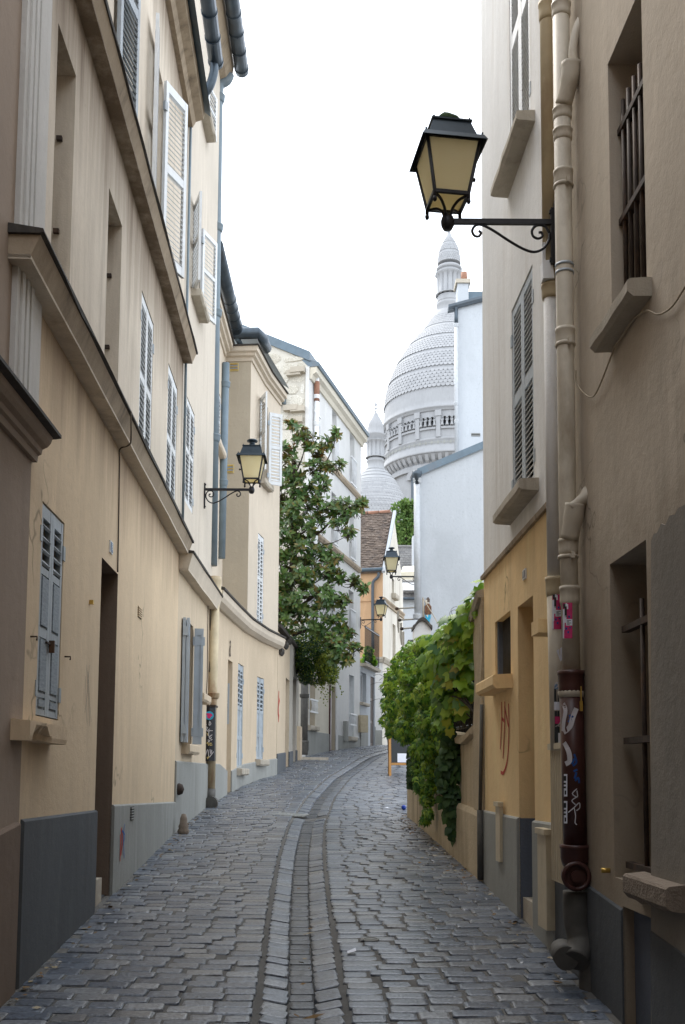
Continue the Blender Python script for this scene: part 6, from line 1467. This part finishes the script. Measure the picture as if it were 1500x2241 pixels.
# blocky mosaic figure and its wire
fg = thing('mosaic_figure', 'blocky pixel style brown figure with blue shorts on the white wall above the pier', 'street art', at(937, 1362, 26.4))
FIG = ['...HH...', '..HHHH..', '.SSHHH..', '.SSHHH..', '..SSS...', '..BBBB..', '.BBBBBB.', 'BBBBBBBB', 'BBDBBBDB', 'BBDBBBDB', 'BBDBBBDB', 'BBDBBBDB', 'BBDBBBDB', '.BDBBBD.', '.CSSCCC.', '.CCSCCC.', '.CCCCCC.', '.CCCCC..', '..CCCC..', '..CCCC..']
pw_ = mpp(937, 1330, 26.45)*1.85; p0 = at(930, 1307, 26.45); ph = mpp(937, 1330, 26.45)*2.75
col_ = {'H': 'door', 'S': 'E_low', 'B': 'brown_tile_fig', 'D': 'pipe_red', 'C': 'cyan'}
for r, row in enumerate(FIG):
    for c, ch in enumerate(row):
        if ch == '.': continue
        b = MB(); b.cbox((p0.x+pw_*(c+.5), 26.475, p0.z-ph*(r+.5)), (pw_*.97, .03, ph*.97)); b.build('tessera', M[col_[ch]], fg)
b = MB(); b.tube(spline([at(926, 1310, 26.3), at(940, 1332, 26.2), at(952, 1352, 26.1), at(962, 1372, 26)], 5), .012, 5); b.tube([at(926, 1308, 26.4), at(927, 1360, 26.4)], .02, 5)
tag(b.build('wire', M['cable_p']), 'thin white wire slanting past the blocky figure on the white wall', 'wire')
# ================================================================== cobbles
def right_x(Y):
    t = [(-6, 1.95), (3, 1.6), (6.9, 1.47), (9.62, 1.37), (15, 1.02), (15.4, 2.4), (40, 4.6)]
    return lerp_table(t, Y)
def left_x(Y):
    t = [(-6, -1.75), (6, -1.9), (13, -2.15), (16.3, -2.15), (18, -2.06), (19.6, -1.95), (21.1, -1.74), (22.4, -1.46), (27.6, -1.2), (28.5, -1.02), (34.6, .62), (37.2, 1.22), (40, 1.55)]
    return lerp_table(t, Y)
rc = random.Random(21); STN = []
def stone(cx, cy, w, l, yaw, dz=0, tilt=0):
    STN.append((cx, cy, w, l, yaw, dz, tilt))
Y = 3.6
while Y < 38.5:
    pitch = .13 if Y < 24 else .19
    gx = gut_x(Y); dgx = (gut_x(Y+.3)-gut_x(Y-.3))/.6
    yaw = -math.atan(dgx)*.55
    for sg in (-1, 1):
        x = gx+sg*.262+sg*rc.uniform(.0, .02); lim = right_x(Y) if sg > 0 else left_x(Y)
        while (lim-x)*sg > .1:
            w = rc.choice((rc.uniform(.18, .24), rc.uniform(.22, .30), rc.uniform(.15, .22))) if Y < 24 else rc.uniform(.22, .36); w = min(w, max(.09, (lim-x)*sg-.01))
            cx = x+sg*w/2; sh = dgx*.5*(cx-gx)*-1
            stone(cx, Y+sh+rc.uniform(-.008, .008), w-.009, pitch-rc.uniform(.006, .013), yaw+rc.uniform(-.03, .03), rc.uniform(-.004, .004), rc.uniform(-.012, .012))
            x += sg*w
    Y += pitch
Y = 3.6
while Y < 36:
    gx = gut_x(Y); dgx = (gut_x(Y+.3)-gut_x(Y-.3))/.6; yaw = -math.atan(dgx)
    if not 15.35 < Y < 15.75:
        stone(gx+rc.uniform(-.008, .008), Y, .15, .131, yaw+rc.uniform(-.04, .04), -.047+rc.uniform(-.006, .0))
        for sg in (-1, 1): stone(gx+sg*.158, Y+rc.uniform(-.02, .02)+dgx*-.0, .15, .13, yaw+sg*.12+rc.uniform(-.04, .04), -.014+rc.uniform(-.006, .006), sg*.16)
    Y += .142
def stone_mesh(b, q):
    cx, cy, w, l, yaw, dz, tilt = q; mi = 1 if dz < -.045 else 0; c, s = math.cos(yaw), math.sin(yaw); z = gz(cx, cy)+dz; R = []
    sl_y = (base(cy+.2)-base(cy-.2))/.4
    k = min(w, l)*.10; a = rc.uniform(.6, 1.3)
    def ring(inset, zz, jit):
        hw, hl = w/2-inset, l/2-inset; o = []
        for u, v in ((-hw+k, -hl), (hw-k, -hl), (hw, -hl+k), (hw, hl-k), (hw-k, hl), (-hw+k, hl), (-hw, hl-k), (-hw, -hl+k)):
            u += rc.uniform(-jit, jit); v += rc.uniform(-jit, jit)
            o.append(V((cx+u*c-v*s, cy+u*s+v*c, z+zz+tilt*u+sl_y*v)))
        return o
    R = [ring(0, -.05, .003), ring(.0, -.009, .005), ring(.004*a, -.0025, .003)]
    top = ring(.02, .0, .003)
    n0 = len(b.v); b.rings(R+[top], mi, caps=False, sm=False); n = len(b.v); b.f.append(tuple(range(n-8, n))); b.m.append(mi); b.sm.append(False)
vis = []
for i, q in enumerate(STN):
    px, py, w = project((q[0], q[1], gz(q[0], q[1])))
    if 0 < px < 1500 and 0 < py < 2241: vis.append((-q[2]/w, i))
vis.sort(); near = {i for _, i in vis[:300]}
rest = MB(); CM_ = [M['cobble'], M['cobble_wet']]
for i, q in enumerate(STN):
    if i in near:
        b = MB(); stone_mesh(b, q); b.build('cobblestone', CM_, STREET, fix=False)
    else: stone_mesh(rest, q)
tag(rest.build('cobblestones', CM_, STREET, fix=False), kind='stuff')
# drain grate over the gutter, valve cover
gx, gy = gut_x(15.55), 15.55
t = thing('drain_grate', 'flat iron drain grate set across the cobbled gutter', 'drain grate', (gx-.2, gy, gz(gx, gy)))
for i in range(9):
    b = MB(); x = gx-.60+i*.055; b.box((x, gy-.17, gz(x, gy-.17)-.004), (.026, 0, 0), (.1, .34, gz(x+.1, gy+.17)-gz(x, gy-.17)), (0, 0, .012)); b.build('bar', M['dado'], t)
b = MB(); b.box((gx-.62, gy-.2, gz(gx-.62, gy-.2)-.011), (.5, 0, gz(gx-.12, gy-.2)-gz(gx-.62, gy-.2)), (.1, .4, gz(gx-.5, gy+.2)-gz(gx-.62, gy-.2)), (0, 0, .006)); b.build('frame', M['pipe_grey'], t)
vx, vy = base_hit(812, 2057); b = MB(); zc_ = gz(vx, vy); R = []
for k in range(24):
    an = 2*math.pi*k/24; R.append([V((vx+r*math.cos(an), vy+r*math.sin(an), zc_+z+.08*r*math.sin(an))) for r, z in ((.045, .0), (.062, .0), (.062, .007), (.052, .009), (.045, .007))])
b.rings(R, closed=True, sm=True); b.lathe([(.045, -.01), (.045, .006), (0, .006)], 18, (vx, vy, zc_)); tag(b.build('valve_cover', M['dado']), 'small round grey metal valve cover among the right hand cobbles', 'valve cover')
# ================================================================== A-board, ball, litter
ax_, ay_ = at(852, 1693, 22.4).x, 22.4
sb_ = thing('sandwich_board', 'orange wood framed blackboard sign half hidden by the vines', 'sandwich board', (ax_, ay_, gz(ax_, ay_)))
zg_ = gz(ax_, ay_)-.02; mp_ = mpp(852, 1690, 22.4); wb = .62
for side, dy in ((0, 0), (1, .55)):
    def bx(name, x0, x1, z0, z1, th, mat, yo=0):
        b = MB(); 
        def yy_(z): return ay_+dy+(.26-dy)*(z/1.05)*(1 if side == 0 else 1)+yo
        b.hexa([V((ax_+x0, yy_(z0), zg_+z0)), V((ax_+x1, yy_(z0), zg_+z0)), V((ax_+x1, yy_(z0)+th, zg_+z0)), V((ax_+x0, yy_(z0)+th, zg_+z0)), V((ax_+x0, yy_(z1), zg_+z1)), V((ax_+x1, yy_(z1), zg_+z1)), V((ax_+x1, yy_(z1)+th, zg_+z1)), V((ax_+x0, yy_(z1)+th, zg_+z1))])
        return b.build(name, mat, sb_)
    bx('leg', 0, .052, 0, 1.02, .03, M['wood']); bx('leg', wb-.052, wb, 0, 1.02, .03, M['wood'])
    bx('rail', .054, wb-.054, .26, .31, .028, M['wood']); bx('rail', .054, wb-.054, .97, 1.02, .028, M['wood']); bx('board', .054, wb-.054, .312, .968, .012, M['black'], .004)
    if side == 0: bx('paper', .19, .42, .32, .52, .004, M['paper'], -.002)
bxh, byh = base_hit(884, 1779); b = MB(); rr = mpp(884, 1778, byh)*5.5
b.lathe([(rr*math.sin(math.pi*i/10)+1e-4, -rr*math.cos(math.pi*i/10)) for i in range(11)], 16, (bxh, byh, gz(bxh, byh)+rr)); tag(b.build('ball', M['blue_ball']), 'small shiny blue ball lying on the cobbles at the vine wall end', 'ball')
def card(px, py, s, mat, label, name='litter_scrap', cat='litter'):
    x, y = base_hit(px, py); z = gz(x, y)+.012; b = MB(); a = rc.uniform(0, 3); c_, s_ = math.cos(a)*s, math.sin(a)*s
    b.add([V((x-c_, y-s_, z)), V((x+s_*.6, y-c_*.6, z+.012)), V((x+c_, y+s_, z+s*.35)), V((x-s_*.6, y+c_*.6, z+.004)), V((x, y, z+s*.3))], [(0, 1, 4), (1, 2, 4), (2, 3, 4), (3, 0, 4)])
    tag(b.build(name, mat, fix=False), label, cat)
x, y = base_hit(926, 1812); b = MB(); b.cbox((x, y, gz(x, y)+.04), (.10, .06, .06), mat=Matrix.Rotation(.2, 3, 'Z')); tag(b.build('carton', M['yellow']), 'small yellow carton lying below the hanging vines', 'carton')
card(963, 1830, .07, M['litter'], 'crumpled brown scrap on the cobbles beside the hanging strand'); card(770, 2085, .06, M['paper'], 'pale scrap of paper in the near cobbles'); card(848, 1775, .05, M['paper'], 'white scrap of paper left of the blue ball')
card(686, 2225, .07, M['litter'], 'brown dry leaf lying at the near end of the gutter', 'dry_leaf', 'leaf'); card(676, 2042, .05, M['litter'], 'reddish dry leaf in the middle of the gutter', 'dry_leaf', 'leaf')
b = MB()
for i in range(420):
    if i < 130: y = rc.uniform(5, 16); x = left_x(y)+.05+abs(rc.gauss(0, .1))
    elif i < 330: y = rc.uniform(9.6, 15.2); x = right_x(y)-.06-abs(rc.gauss(0, .16))
    elif i < 370: y = rc.uniform(4.5, 9.5); x = right_x(y)-.05-abs(rc.gauss(0, .12))
    else: y = rc.uniform(5, 30); x = gut_x(y)+rc.gauss(0, .05)
    s = rc.uniform(.012, .035); z = gz(x, y)+.008; a = rc.uniform(0, 6.3); u = V((math.cos(a), math.sin(a), rc.uniform(-.1, .3)))*s; v = V((-u.y, u.x, rc.uniform(0, .01)))*.6; p = V((x, y, z))
    b.add([p-u, p+v, p+u, p-v], [(0, 1, 2), (0, 2, 3)])
tag(b.build('leaf_litter', M['litter'], fix=False), 'scattered dry leaves and scraps along the wall feet and gutter', 'litter', kind='stuff')
# ================================================================== plants
rv = random.Random(77)
def rdir():
    while True:
        v = V((rv.uniform(-1, 1), rv.uniform(-1, 1), rv.uniform(-1, 1)))
        if .05 < v.length < 1: return v.normalized()
def long_leaf(b, p, d, n, L, w, m=0):
    d = d.normalized(); s = d.cross(n).normalized(); n = s.cross(d).normalized(); cup = w*.35
    v = [p, p+d*L*.35+s*w-n*0+n*cup, p+d*L*.35-s*w+n*cup, p+d*L*.68+s*w*.85+n*cup*.6-n*L*.05, p+d*L*.68-s*w*.85+n*cup*.6-n*L*.05, p+d*L-n*L*.13, p+d*L*.35, p+d*L*.68-n*L*.04]
    b.add(v, [(0, 1, 6), (0, 6, 2), (1, 3, 7, 6), (2, 6, 7, 4), (3, 5, 7), (4, 7, 5)], m, True)
def lobed_leaf(b, p, d, n, L, m=0, lob=None):
    d = d.normalized(); s = d.cross(n).normalized(); n = s.cross(d).normalized()
    out_ = lob or [(0, .12), (-.28, -.12), (-.52, .12), (-.42, .38), (-.5, .62), (-.22, .66), (0, 1), (.22, .66), (.5, .62), (.42, .38), (.52, .12), (.28, -.12)]
    v = [p+(s*x+d*(y-.1))*L+n*(-.16*(abs(x)*1.4)**2-.12*y*y)*L+n*rv.uniform(-.03, .03)*L for x, y in out_]; c = p+d*L*.28+n*.04*L; k = len(v)
    b.add(v+[c], [(i, (i+1) % k, k) for i in range(k)], m, True)
def blob_pt(bl):
    px, py, r, Y = bl[:4]; c = at(px, py, Y); R = r*mpp(px, py, Y); fl = bl[4] if len(bl) > 4 else 1
    d = rdir(); q = R*rv.uniform(.35, 1)**.5
    return c+V((d.x*q, d.y*q*fl, d.z*q)), d, c, R
def split_leaves(items, root, nm, mats, make):
    """300 largest in view become leaf objects, the rest one joined part"""
    sc_ = []
    for i, it in enumerate(items):
        px, py, w = project(it[0]); front = (CAM-it[0]).normalized().dot(it[-1]) if it[-1] is not None else 0
        sc_.append((-(it[3]/w)*(1+.8*front), i) if -20 < px < 1520 and w > 0 else (0, i))
    sc_.sort(); big_ = {i for _, i in sc_[:300]}
    rest_ = MB()
    for i, it in enumerate(items):
        if i in big_:
            b = MB(); make(b, it, 0); b.build(nm, mats[it[4]], root, fix=False)
        else: make(rest_, it, it[4])
    return tag(rest_.build('foliage', mats, root, fix=False), kind='stuff')
# ---- magnolia in the garden behind the wall
mg = thing('magnolia_tree', 'evergreen magnolia leaning over the garden wall, glossy leaves with bronze tips', 'tree', (-1.85, 25.6, 2.0))
MAGB = [(638, 925, 12, 25.0), (660, 950, 20, 25), (632, 985, 22, 25.2), (680, 965, 20, 24.8), (700, 985, 18, 24.6), (715, 970, 13, 24.5), (735, 950, 12, 24.4), (640, 1030, 32, 25.2), (690, 1020, 22, 24.8), (720, 1020, 14, 24.6), (742, 1020, 11, 24.4),
        (622, 1080, 28, 25.3), (665, 1075, 30, 25), (700, 1060, 24, 24.6), (615, 1130, 26, 25.4), (655, 1120, 34, 25), (700, 1105, 20, 24.8), (730, 1112, 22, 24.5), (760, 1112, 22, 24.2), (785, 1112, 14, 24), (795, 1100, 9, 24), (640, 1165, 30, 25), (690, 1150, 24, 24.7), (745, 1145, 20, 24.3), (765, 1165, 12, 24.1),
        (620, 1210, 32, 25.2), (670, 1205, 34, 24.9), (715, 1210, 20, 24.6), (740, 1220, 12, 24.4), (615, 1265, 32, 25.2), (665, 1255, 38, 24.8), (715, 1250, 22, 24.5), (745, 1260, 13, 24.3), (775, 1270, 14, 24.1), (797, 1285, 10, 24),
        (620, 1320, 34, 25.2), (670, 1310, 38, 24.8), (720, 1305, 30, 24.4), (755, 1315, 16, 24.2), (640, 1355, 30, 25), (700, 1355, 34, 24.6), (745, 1360, 22, 24.3), (765, 1385, 10, 24.2), (730, 1400, 24, 24.3), (752, 1420, 22, 24.2), (778, 1418, 12, 24.1), (735, 1440, 14, 24.2), (760, 1440, 12, 24.1), (610, 1375, 22, 25.2)]
tr0 = V((-1.95, 25.8, 1.6)); b = MB()
b.tube(spline([tr0, V((-1.9, 25.7, 3.5)), V((-1.8, 25.5, 5.2)), at(640, 1250, 25.4), at(640, 1120, 25.3), at(645, 1000, 25.2)], 5), [.16]*5+[.14]*5+[.12]*5+[.09]*5+[.06]*5+[.03], 10); b.build('trunk', M['bark'], mg)
for pts, r in ((((640, 1340), (680, 1310), (730, 1270), (775, 1275), (800, 1285)), .05), (((640, 1240), (660, 1185), (700, 1165), (745, 1120), (795, 1100)), .05), (((640, 1100), (680, 1060), (715, 1010), (738, 955)), .035), (((640, 1180), (672, 1160), (690, 1140), (730, 1115)), .03), (((640, 1390), (700, 1375), (740, 1400), (780, 1420)), .04), (((640, 1050), (665, 990), (662, 930)), .025), (((660, 1190), (720, 1190), (765, 1170)), .022), (((645, 1300), (620, 1260), (605, 1200)), .03), (((690, 1275), (720, 1262), (755, 1285), (775, 1280)), .018)):
    p = [at(q[0], q[1], 25.3-.3*i) for i, q in enumerate(pts)]; p = spline(p, 5); b = MB(); b.tube(p, [r*(1-.8*i/(len(p)-1)) for i in range(len(p))], 6); b.build('limb', M['bark'], mg)
LV = []
tw = MB()
for bl in MAGB:
    px, py, r, Y = bl; n = max(4, int(r*r*.027)+4)
    for k in range(n):
        p, d, c, R = blob_pt((px, py, r, Y, 1.5)); ax = (d*.8+V((.25, -.35, .45))).normalized()
        tw.tube([p-ax*.28-V((0, 0, .05)), p], .007, 4)
        top_ = rv.random() < (.4 if (py < 1000 or r < 13) else .07)
        for q in range(rv.randint(6, 9)):
            a_ = 2.4*q+rv.uniform(-.3, .3); s_ = ax.orthogonal().normalized(); t_ = ax.cross(s_); side = s_*math.cos(a_)+t_*math.sin(a_)
            dr = (ax*rv.uniform(.05, 1.0)+side).normalized(); L = rv.uniform(.13, .215)
            LV.append((p-ax*rv.uniform(0, .1), dr, ax, L, 1 if top_ and rv.random() < .75 else 0, ax))
tw.build('twigs', M['bark'], mg); tag(bpy.data.objects['twigs'], kind='stuff')
split_leaves(LV, mg, 'leaf', [M['magnolia'], M['magnolia_top']], lambda b, it, m: long_leaf(b, it[0], it[1], it[2], it[3], it[3]*.2, m))
# ---- dark hedge under it
hd = thing('hedge', 'dark bushy hedge with flank coloured as if lit yellow green spilling over the garden wall', 'hedge', (-1.35, 26.5, 3.5))
LV = MB(); HB_ = [(665, 1400, 32, 26.6, 0), (680, 1440, 38, 26.4, 0), (660, 1455, 26, 26.8, 0), (700, 1420, 28, 26.1, 0), (690, 1475, 26, 26.2, 0), (650, 1425, 20, 27, 0), (712, 1460, 24, 25.9, 1), (720, 1440, 20, 25.8, 1), (722, 1478, 18, 25.8, 1), (708, 1395, 16, 25.9, 1), (730, 1490, 8, 25.7, 1), (695, 1375, 12, 26, 1), (735, 1465, 10, 25.7, 1), (668, 1482, 16, 26.5, 0), (705, 1492, 8, 26, 1)]
for px, py, r, Y, k in HB_:
    for i in range(int(r*r*1.5)):
        p, d, c, R = blob_pt((px, py, r, Y, 1.6)); a_ = rdir(); L = rv.uniform(.04, .075)
        long_leaf(LV, p, (a_+d*.5), d+rdir()*.5, L, L*.3, k if rv.random() < .8 else 1-k)
for j in range(14):
    p = at(700+rv.uniform(-10, 35), 1492+rv.uniform(-8, 6), 25.9); q = p
    for i in range(rv.randint(5, 14)):
        q = q+V((rv.uniform(-.01, .05), 0, rv.uniform(-.06, -.01))); long_leaf(LV, q, rdir(), rdir(), .06, .018, 1)
tag(LV.build('foliage', [M['hedge'], M['hedge_y']], hd, fix=False), kind='stuff')
b = MB(); b.tube(spline([V((-1.5, 26.9, 2)), V((-1.45, 26.8, 4)), at(675, 1440, 26.6)], 5), .06, 8); b.build('trunk', M['bark'], hd)
# ---- balcony plants
bp = thing('potted_plant', 'bushy green plants growing behind the terrace railing', 'plant', FF.P(LF*.6, zF+.1, -.2)); LV = MB()
for px, py, r in ((805, 1440, 9), (812, 1445, 8), (800, 1450, 8), (808, 1425, 7), (816, 1450, 6)):
    for i in range(110):
        p, d, c, R = blob_pt((px, py, r, 35.9)); long_leaf(LV, p, d+rdir()*.6, rdir(), .12, .035, 0)
tag(LV.build('foliage', [M['vine_small']], bp, fix=False), kind='stuff'); b = MB(); b.lathe([(.12, 0), (.17, .25), (.18, .27)], 12, FF.P(LF*.6, zF+.1, -.25)); b.build('pot', M['terracotta'], bp)
# ---- far tree
ft = thing('broadleaf_tree', 'bright green leafy tree below the dome beyond the rooftops', 'tree', at(888, 1350, 75)); LV = MB()
for px, py, r in ((875, 1115, 16), (890, 1108, 14), (905, 1112, 16), (880, 1145, 18), (900, 1145, 20), (872, 1172, 12), (890, 1175, 18), (910, 1170, 20), (925, 1140, 24), (885, 1200, 20), (912, 1205, 24)):
    for i in range(int(r*r*1.1)):
        p, d, c, R = blob_pt((px, py, r, 75, 1)); L = rv.uniform(.16, .32); long_leaf(LV, p, d+rdir()*.8, d+rdir()*.5, L, L*.35, 0)
tag(LV.build('crown', [M['far_leaf']], ft, fix=False), kind='stuff')
tp_ = at(893, 1180, 75); b = MB(); b.tube([V((tp_.x, 75, 3)), tp_, at(890, 1120, 75)], [.35, .25, .08], 8); b.build('trunk', M['bark'], ft)
# ---- vines over the right garden wall
vn = thing('grape_vine', 'large leaved grape vine spilling over the old garden wall beside the ochre house', 'vine', FH.P(1.2, 1.0, .05))
VB = [(1052, 1282, 16, 10.0), (1042, 1312, 22, 10.0), (1052, 1330, 18, 9.95), (1022, 1340, 24, 10.2), (1040, 1370, 16, 10.1), (1000, 1365, 28, 10.4), (1028, 1392, 22, 10.3), (975, 1385, 26, 10.8), (1002, 1405, 32, 10.5), (970, 1425, 34, 10.8), (1020, 1430, 20, 10.4), (945, 1405, 22, 11.3), (985, 1455, 34, 10.7), (1015, 1465, 24, 10.5), (950, 1450, 30, 11.1), (1000, 1500, 32, 10.6), (1022, 1512, 18, 10.5), (970, 1495, 32, 10.9), (985, 1540, 26, 10.8), (1010, 1540, 20, 10.6), (965, 1535, 22, 11), (978, 1575, 20, 10.9), (1015, 1490, 30, 10.9), (1028, 1440, 26, 10.8)]
LV = []
for px, py, r, Y in VB:
    for k in range(int(r*r*.034)+3):
        p, d, c, R = blob_pt((px, py, r, Y, 1.3)); nn_ = (d*.6+V((-.45, -.5, .6))+rdir()*.45).normalized()
        dr = (V((-.3, -.1, -1))+rdir()*.6); dr = (dr-nn_*dr.dot(nn_)).normalized(); L = rv.choice((rv.uniform(.07, .12), rv.uniform(.11, .20)))
        LV.append((p, dr, nn_, L, 2 if rv.random() < (.55 if py < 1400 else .22) else 1 if (rv.random() < (  .25 if 1380 < py < 1560 and 975 < px < 1020 else .05)) else 0, nn_))  # lit tone picked more often near the top of the vine
for x, y in ((977, 1576), (984, 1597)):
    LV.append((at(x, y, 10.7), V((.1, 0, -1)), V((-.3, -.9, .2)), .11, 1, V((-.3, -.9, .2))))
split_leaves(LV, vn, 'leaf', [M['vine_big'], M['vine_old'], M['vine_light']], lambda b, it, m: lobed_leaf(b, it[0], it[1], it[2], it[3], m))
b = MB()
for i in range(16):
    q = VB[rv.randrange(len(VB))]; p = at(q[0], q[1], q[3]); a_ = FH.P(rv.uniform(.5, 2.2), htop(1)+.2, -.1); b.tube(spline([a_, (a_+p)/2+V((-.05, -.05, .15)), p], 5), .008, 5)
for i in range(12):
    p, d, c, R = blob_pt(VB[rv.randrange(12)]); b.tube(spline([p, p+V((-.05, -.05, .06)), p+V((-.11, -.06, .03)), p+V((-.1, -.08, -.03))], 4), .0022, 4)
tag(b.build('stems', M['bark'], vn), kind='stuff')
cv = thing('creeper', 'small leaved green creeper hanging in a thick mass to the cobbles', 'creeper', FH.P(3.4, 1.0, .1))
CB = [(930, 1412, 26, 12), (905, 1430, 30, 12.8), (880, 1450, 26, 13.5), (862, 1475, 22, 14), (850, 1505, 18, 14.4), (846, 1540, 16, 14.5), (845, 1575, 14, 14.5), (872, 1500, 32, 13.6), (905, 1475, 36, 12.7), (935, 1460, 30, 12), (870, 1545, 34, 13.6), (905, 1530, 40, 12.8), (940, 1520, 36, 12), (865, 1590, 26, 13.8), (900, 1590, 38, 12.9), (940, 1580, 36, 12), (965, 1590, 22, 11.5), (888, 1606, 22, 13.3), (920, 1640, 26, 12.6), (945, 1630, 34, 12), (972, 1630, 16, 11.4), (920, 1680, 24, 12.6), (945, 1680, 24, 12.1), (925, 1715, 22, 12.4), (945, 1720, 17, 12.2), (935, 1750, 16, 12.3), (938, 1780, 13, 12.2), (930, 1795, 10, 12.3), (858, 1594, 12, 14.1), (850, 1606, 7, 14.3)]
LV = []
FIVE = [(0, 0), (-.3, .1), (-.5, .55), (-.18, .42), (0, 1), (.18, .42), (.5, .55), (.3, .1)]
for px, py, r, Y in CB:
    for k in range(int(r*r*.27)+8):
        p, d, c, R = blob_pt((px, py, r, Y, 1.2)); nn_ = (d*.7+V((-.4, -.5, .4))+rdir()*.6).normalized()
        dr = (V((-.2, -.1, -1))+rdir()*.8); dr = (dr-nn_*dr.dot(nn_)).normalized(); L = rv.uniform(.055, .10)
        LV.append((p, dr, nn_, L, 2 if rv.random() < (.5 if py < 1480 else .25 if py < 1560 else .08) else 0, nn_))  # lit tone grows likelier with height
strands = [((985, 1600), (983, 1660), (988, 1720), (986, 1770), (990, 1800), (993, 1825)), ((975, 1640), (970, 1690), (968, 1720)), ((1000, 1620), (1004, 1650), (1007, 1690)), ((906, 1640), (905, 1675), (903, 1715)), ((985, 1690), (1000, 1735), (1003, 1755)), ((984, 1730), (975, 1755)), ((1000, 1755), (1003, 1790))]
sb2 = MB()
for st_ in strands:
    p = spline([at(q[0], q[1], 10.95 if q[0] > 960 else 13) for q in st_], 8); sb2.tube(p, .006, 5)
    for i, q in enumerate(p):
        for k in range(5):
            if rv.random() < .75:
                nn_ = (V((-.4, -.8, .2))+rdir()*.5).normalized(); dr = V((rv.uniform(-1, 1), 0, -.9)); L = rv.uniform(.07, .12)
                LV.append((q+V((rv.uniform(-.06, .06), rv.uniform(-.05, .05), rv.uniform(-.04, .04))), (dr-nn_*dr.dot(nn_)).normalized(), nn_, L, 1, nn_))
for i in range(30):
    p = at(rv.uniform(835, 900), 1400+rv.uniform(0, 200), 14); 
    q0 = CB[rv.randrange(0, 14)]; p, d, c, R = blob_pt(q0)
    p2 = p+V((-rv.uniform(.1, .3), -.1, rv.uniform(-.05, .12))); sb2.tube(spline([p, (p+p2)/2+V((0, 0, .04)), p2], 4), .0035, 4)
tag(sb2.build('stems', M['bark'], cv), kind='stuff')
OVAL = [(0, -.05), (-.33, .12), (-.42, .45), (-.2, .8), (0, 1.05), (.2, .8), (.42, .45), (.33, .12)]
split_leaves(LV, cv, 'leaf', [M['vine_small'], M['hedge'], M['vine_light']], lambda b, it, m: lobed_leaf(b, it[0], it[1], it[2], it[3], m, OVAL if it[4] == 1 else FIVE))
# inner thicket behind the railing
th_ = thing('thicket', 'dark leafy thicket in the garden behind the vine covered railing', 'thicket', FH.P(2.5, 1.2, -.6)); LV = MB()
for i in range(5200):
    s = rv.uniform(.25, LH+.3); z0_ = htop(min(s, LH)); zt2_ = lerp_table([(0, 3.9), (1, 3.4), (2, 2.9), (3.5, 2.5), (6, 2.3)], s)+.35
    p = FH.P(s, rv.uniform(z0_-.2, zt2_), rv.uniform(-1.0, -.32)); L = rv.uniform(.08, .15); long_leaf(LV, p, rdir(), V((-.5, -.5, .5))+rdir()*.6, L, L*.4, 0)
tag(LV.build('foliage', [M['hedge']], th_, fix=False), kind='stuff')
# ================================================================== person half hidden by the creeper
pp0 = V((at(862, 1600, 26.0).x, 26.0, 0)); pp0.z = gz(pp0.x, 26.0)
def person():
    root = thing('person', 'person in white shirt standing far up the lane, mostly hidden by the creeper', 'person', pp0)
    me = bpy.data.meshes.new('body'); J = {}
    nodes = [('pel', 0, 0, .95, .125), ('spi', 0, 0, 1.15, .12), ('che', 0, 0, 1.35, .145), ('nec', 0, 0, 1.48, .06), ('hd0', 0, -.01, 1.56, .075), ('hd1', 0, -.015, 1.66, .085), ('hd2', 0, -.01, 1.735, .05),
             ('shl', -.18, 0, 1.40, .065), ('ell', -.27, .03, 1.13, .047), ('wrl', -.21, -.17, .98, .033), ('hal', -.18, -.24, .95, .035), ('shr', .18, 0, 1.40, .065), ('elr', .25, .03, 1.13, .047), ('wrr', .2, -.15, .95, .033), ('har', .19, -.22, .92, .035),
             ('hil', -.09, 0, .90, .10), ('knl', -.10, -.02, .50, .062), ('anl', -.10, .02, .09, .042), ('tol', -.11, -.15, .04, .04), ('hir', .09, 0, .90, .10), ('knr', .10, -.02, .50, .062), ('anr', .10, .02, .09, .042), ('tor', .11, -.15, .04, .04)]
    ed = 'pel-spi spi-che che-nec nec-hd0 hd0-hd1 hd1-hd2 che-shl shl-ell ell-wrl wrl-hal che-shr shr-elr elr-wrr wrr-har pel-hil hil-knl knl-anl anl-tol pel-hir hir-knr knr-anr anr-tor'.split()
    ix = {n[0]: i for i, n in enumerate(nodes)}
    me.from_pydata([n[1:4] for n in nodes], [tuple(ix[q] for q in e.split('-')) for e in ed], [])
    o = bpy.data.objects.new('body', me); COL.objects.link(o)
    md = o.modifiers.new('skin', 'SKIN'); md.use_smooth_shade = True
    for i, n in enumerate(nodes):
        me.skin_vertices[0].data[i].radius = (n[4], n[4]); me.skin_vertices[0].data[i].use_root = i == 0
    o.modifiers.new('sub', 'SUBSURF').levels = 2
    dg = bpy.context.evaluated_depsgraph_get(); m2 = bpy.data.meshes.new_from_object(o.evaluated_get(dg)); bpy.data.objects.remove(o)
    for q in ('skin', 'shirt', 'trousers'): m2.materials.append(M[q])
    for f in m2.polygons:
        z = f.center.z; x = abs(f.center.x); f.use_smooth = True
        f.material_index = 2 if z < .98 and not (x > .16 and z > .85) else (1 if z < 1.47 and not (z < 1.14 and x > .19) else 0)
    obj('body', m2, root, Matrix.Translation(pp0))
    b = MB(); c = pp0+V((0, .005, 1.67)); b.lathe([(.088, -.06), (.1, 0), (.095, .05), (.06, .095), (.01, .11)], 14, c); b.build('hair', M['hair'], root)
person()
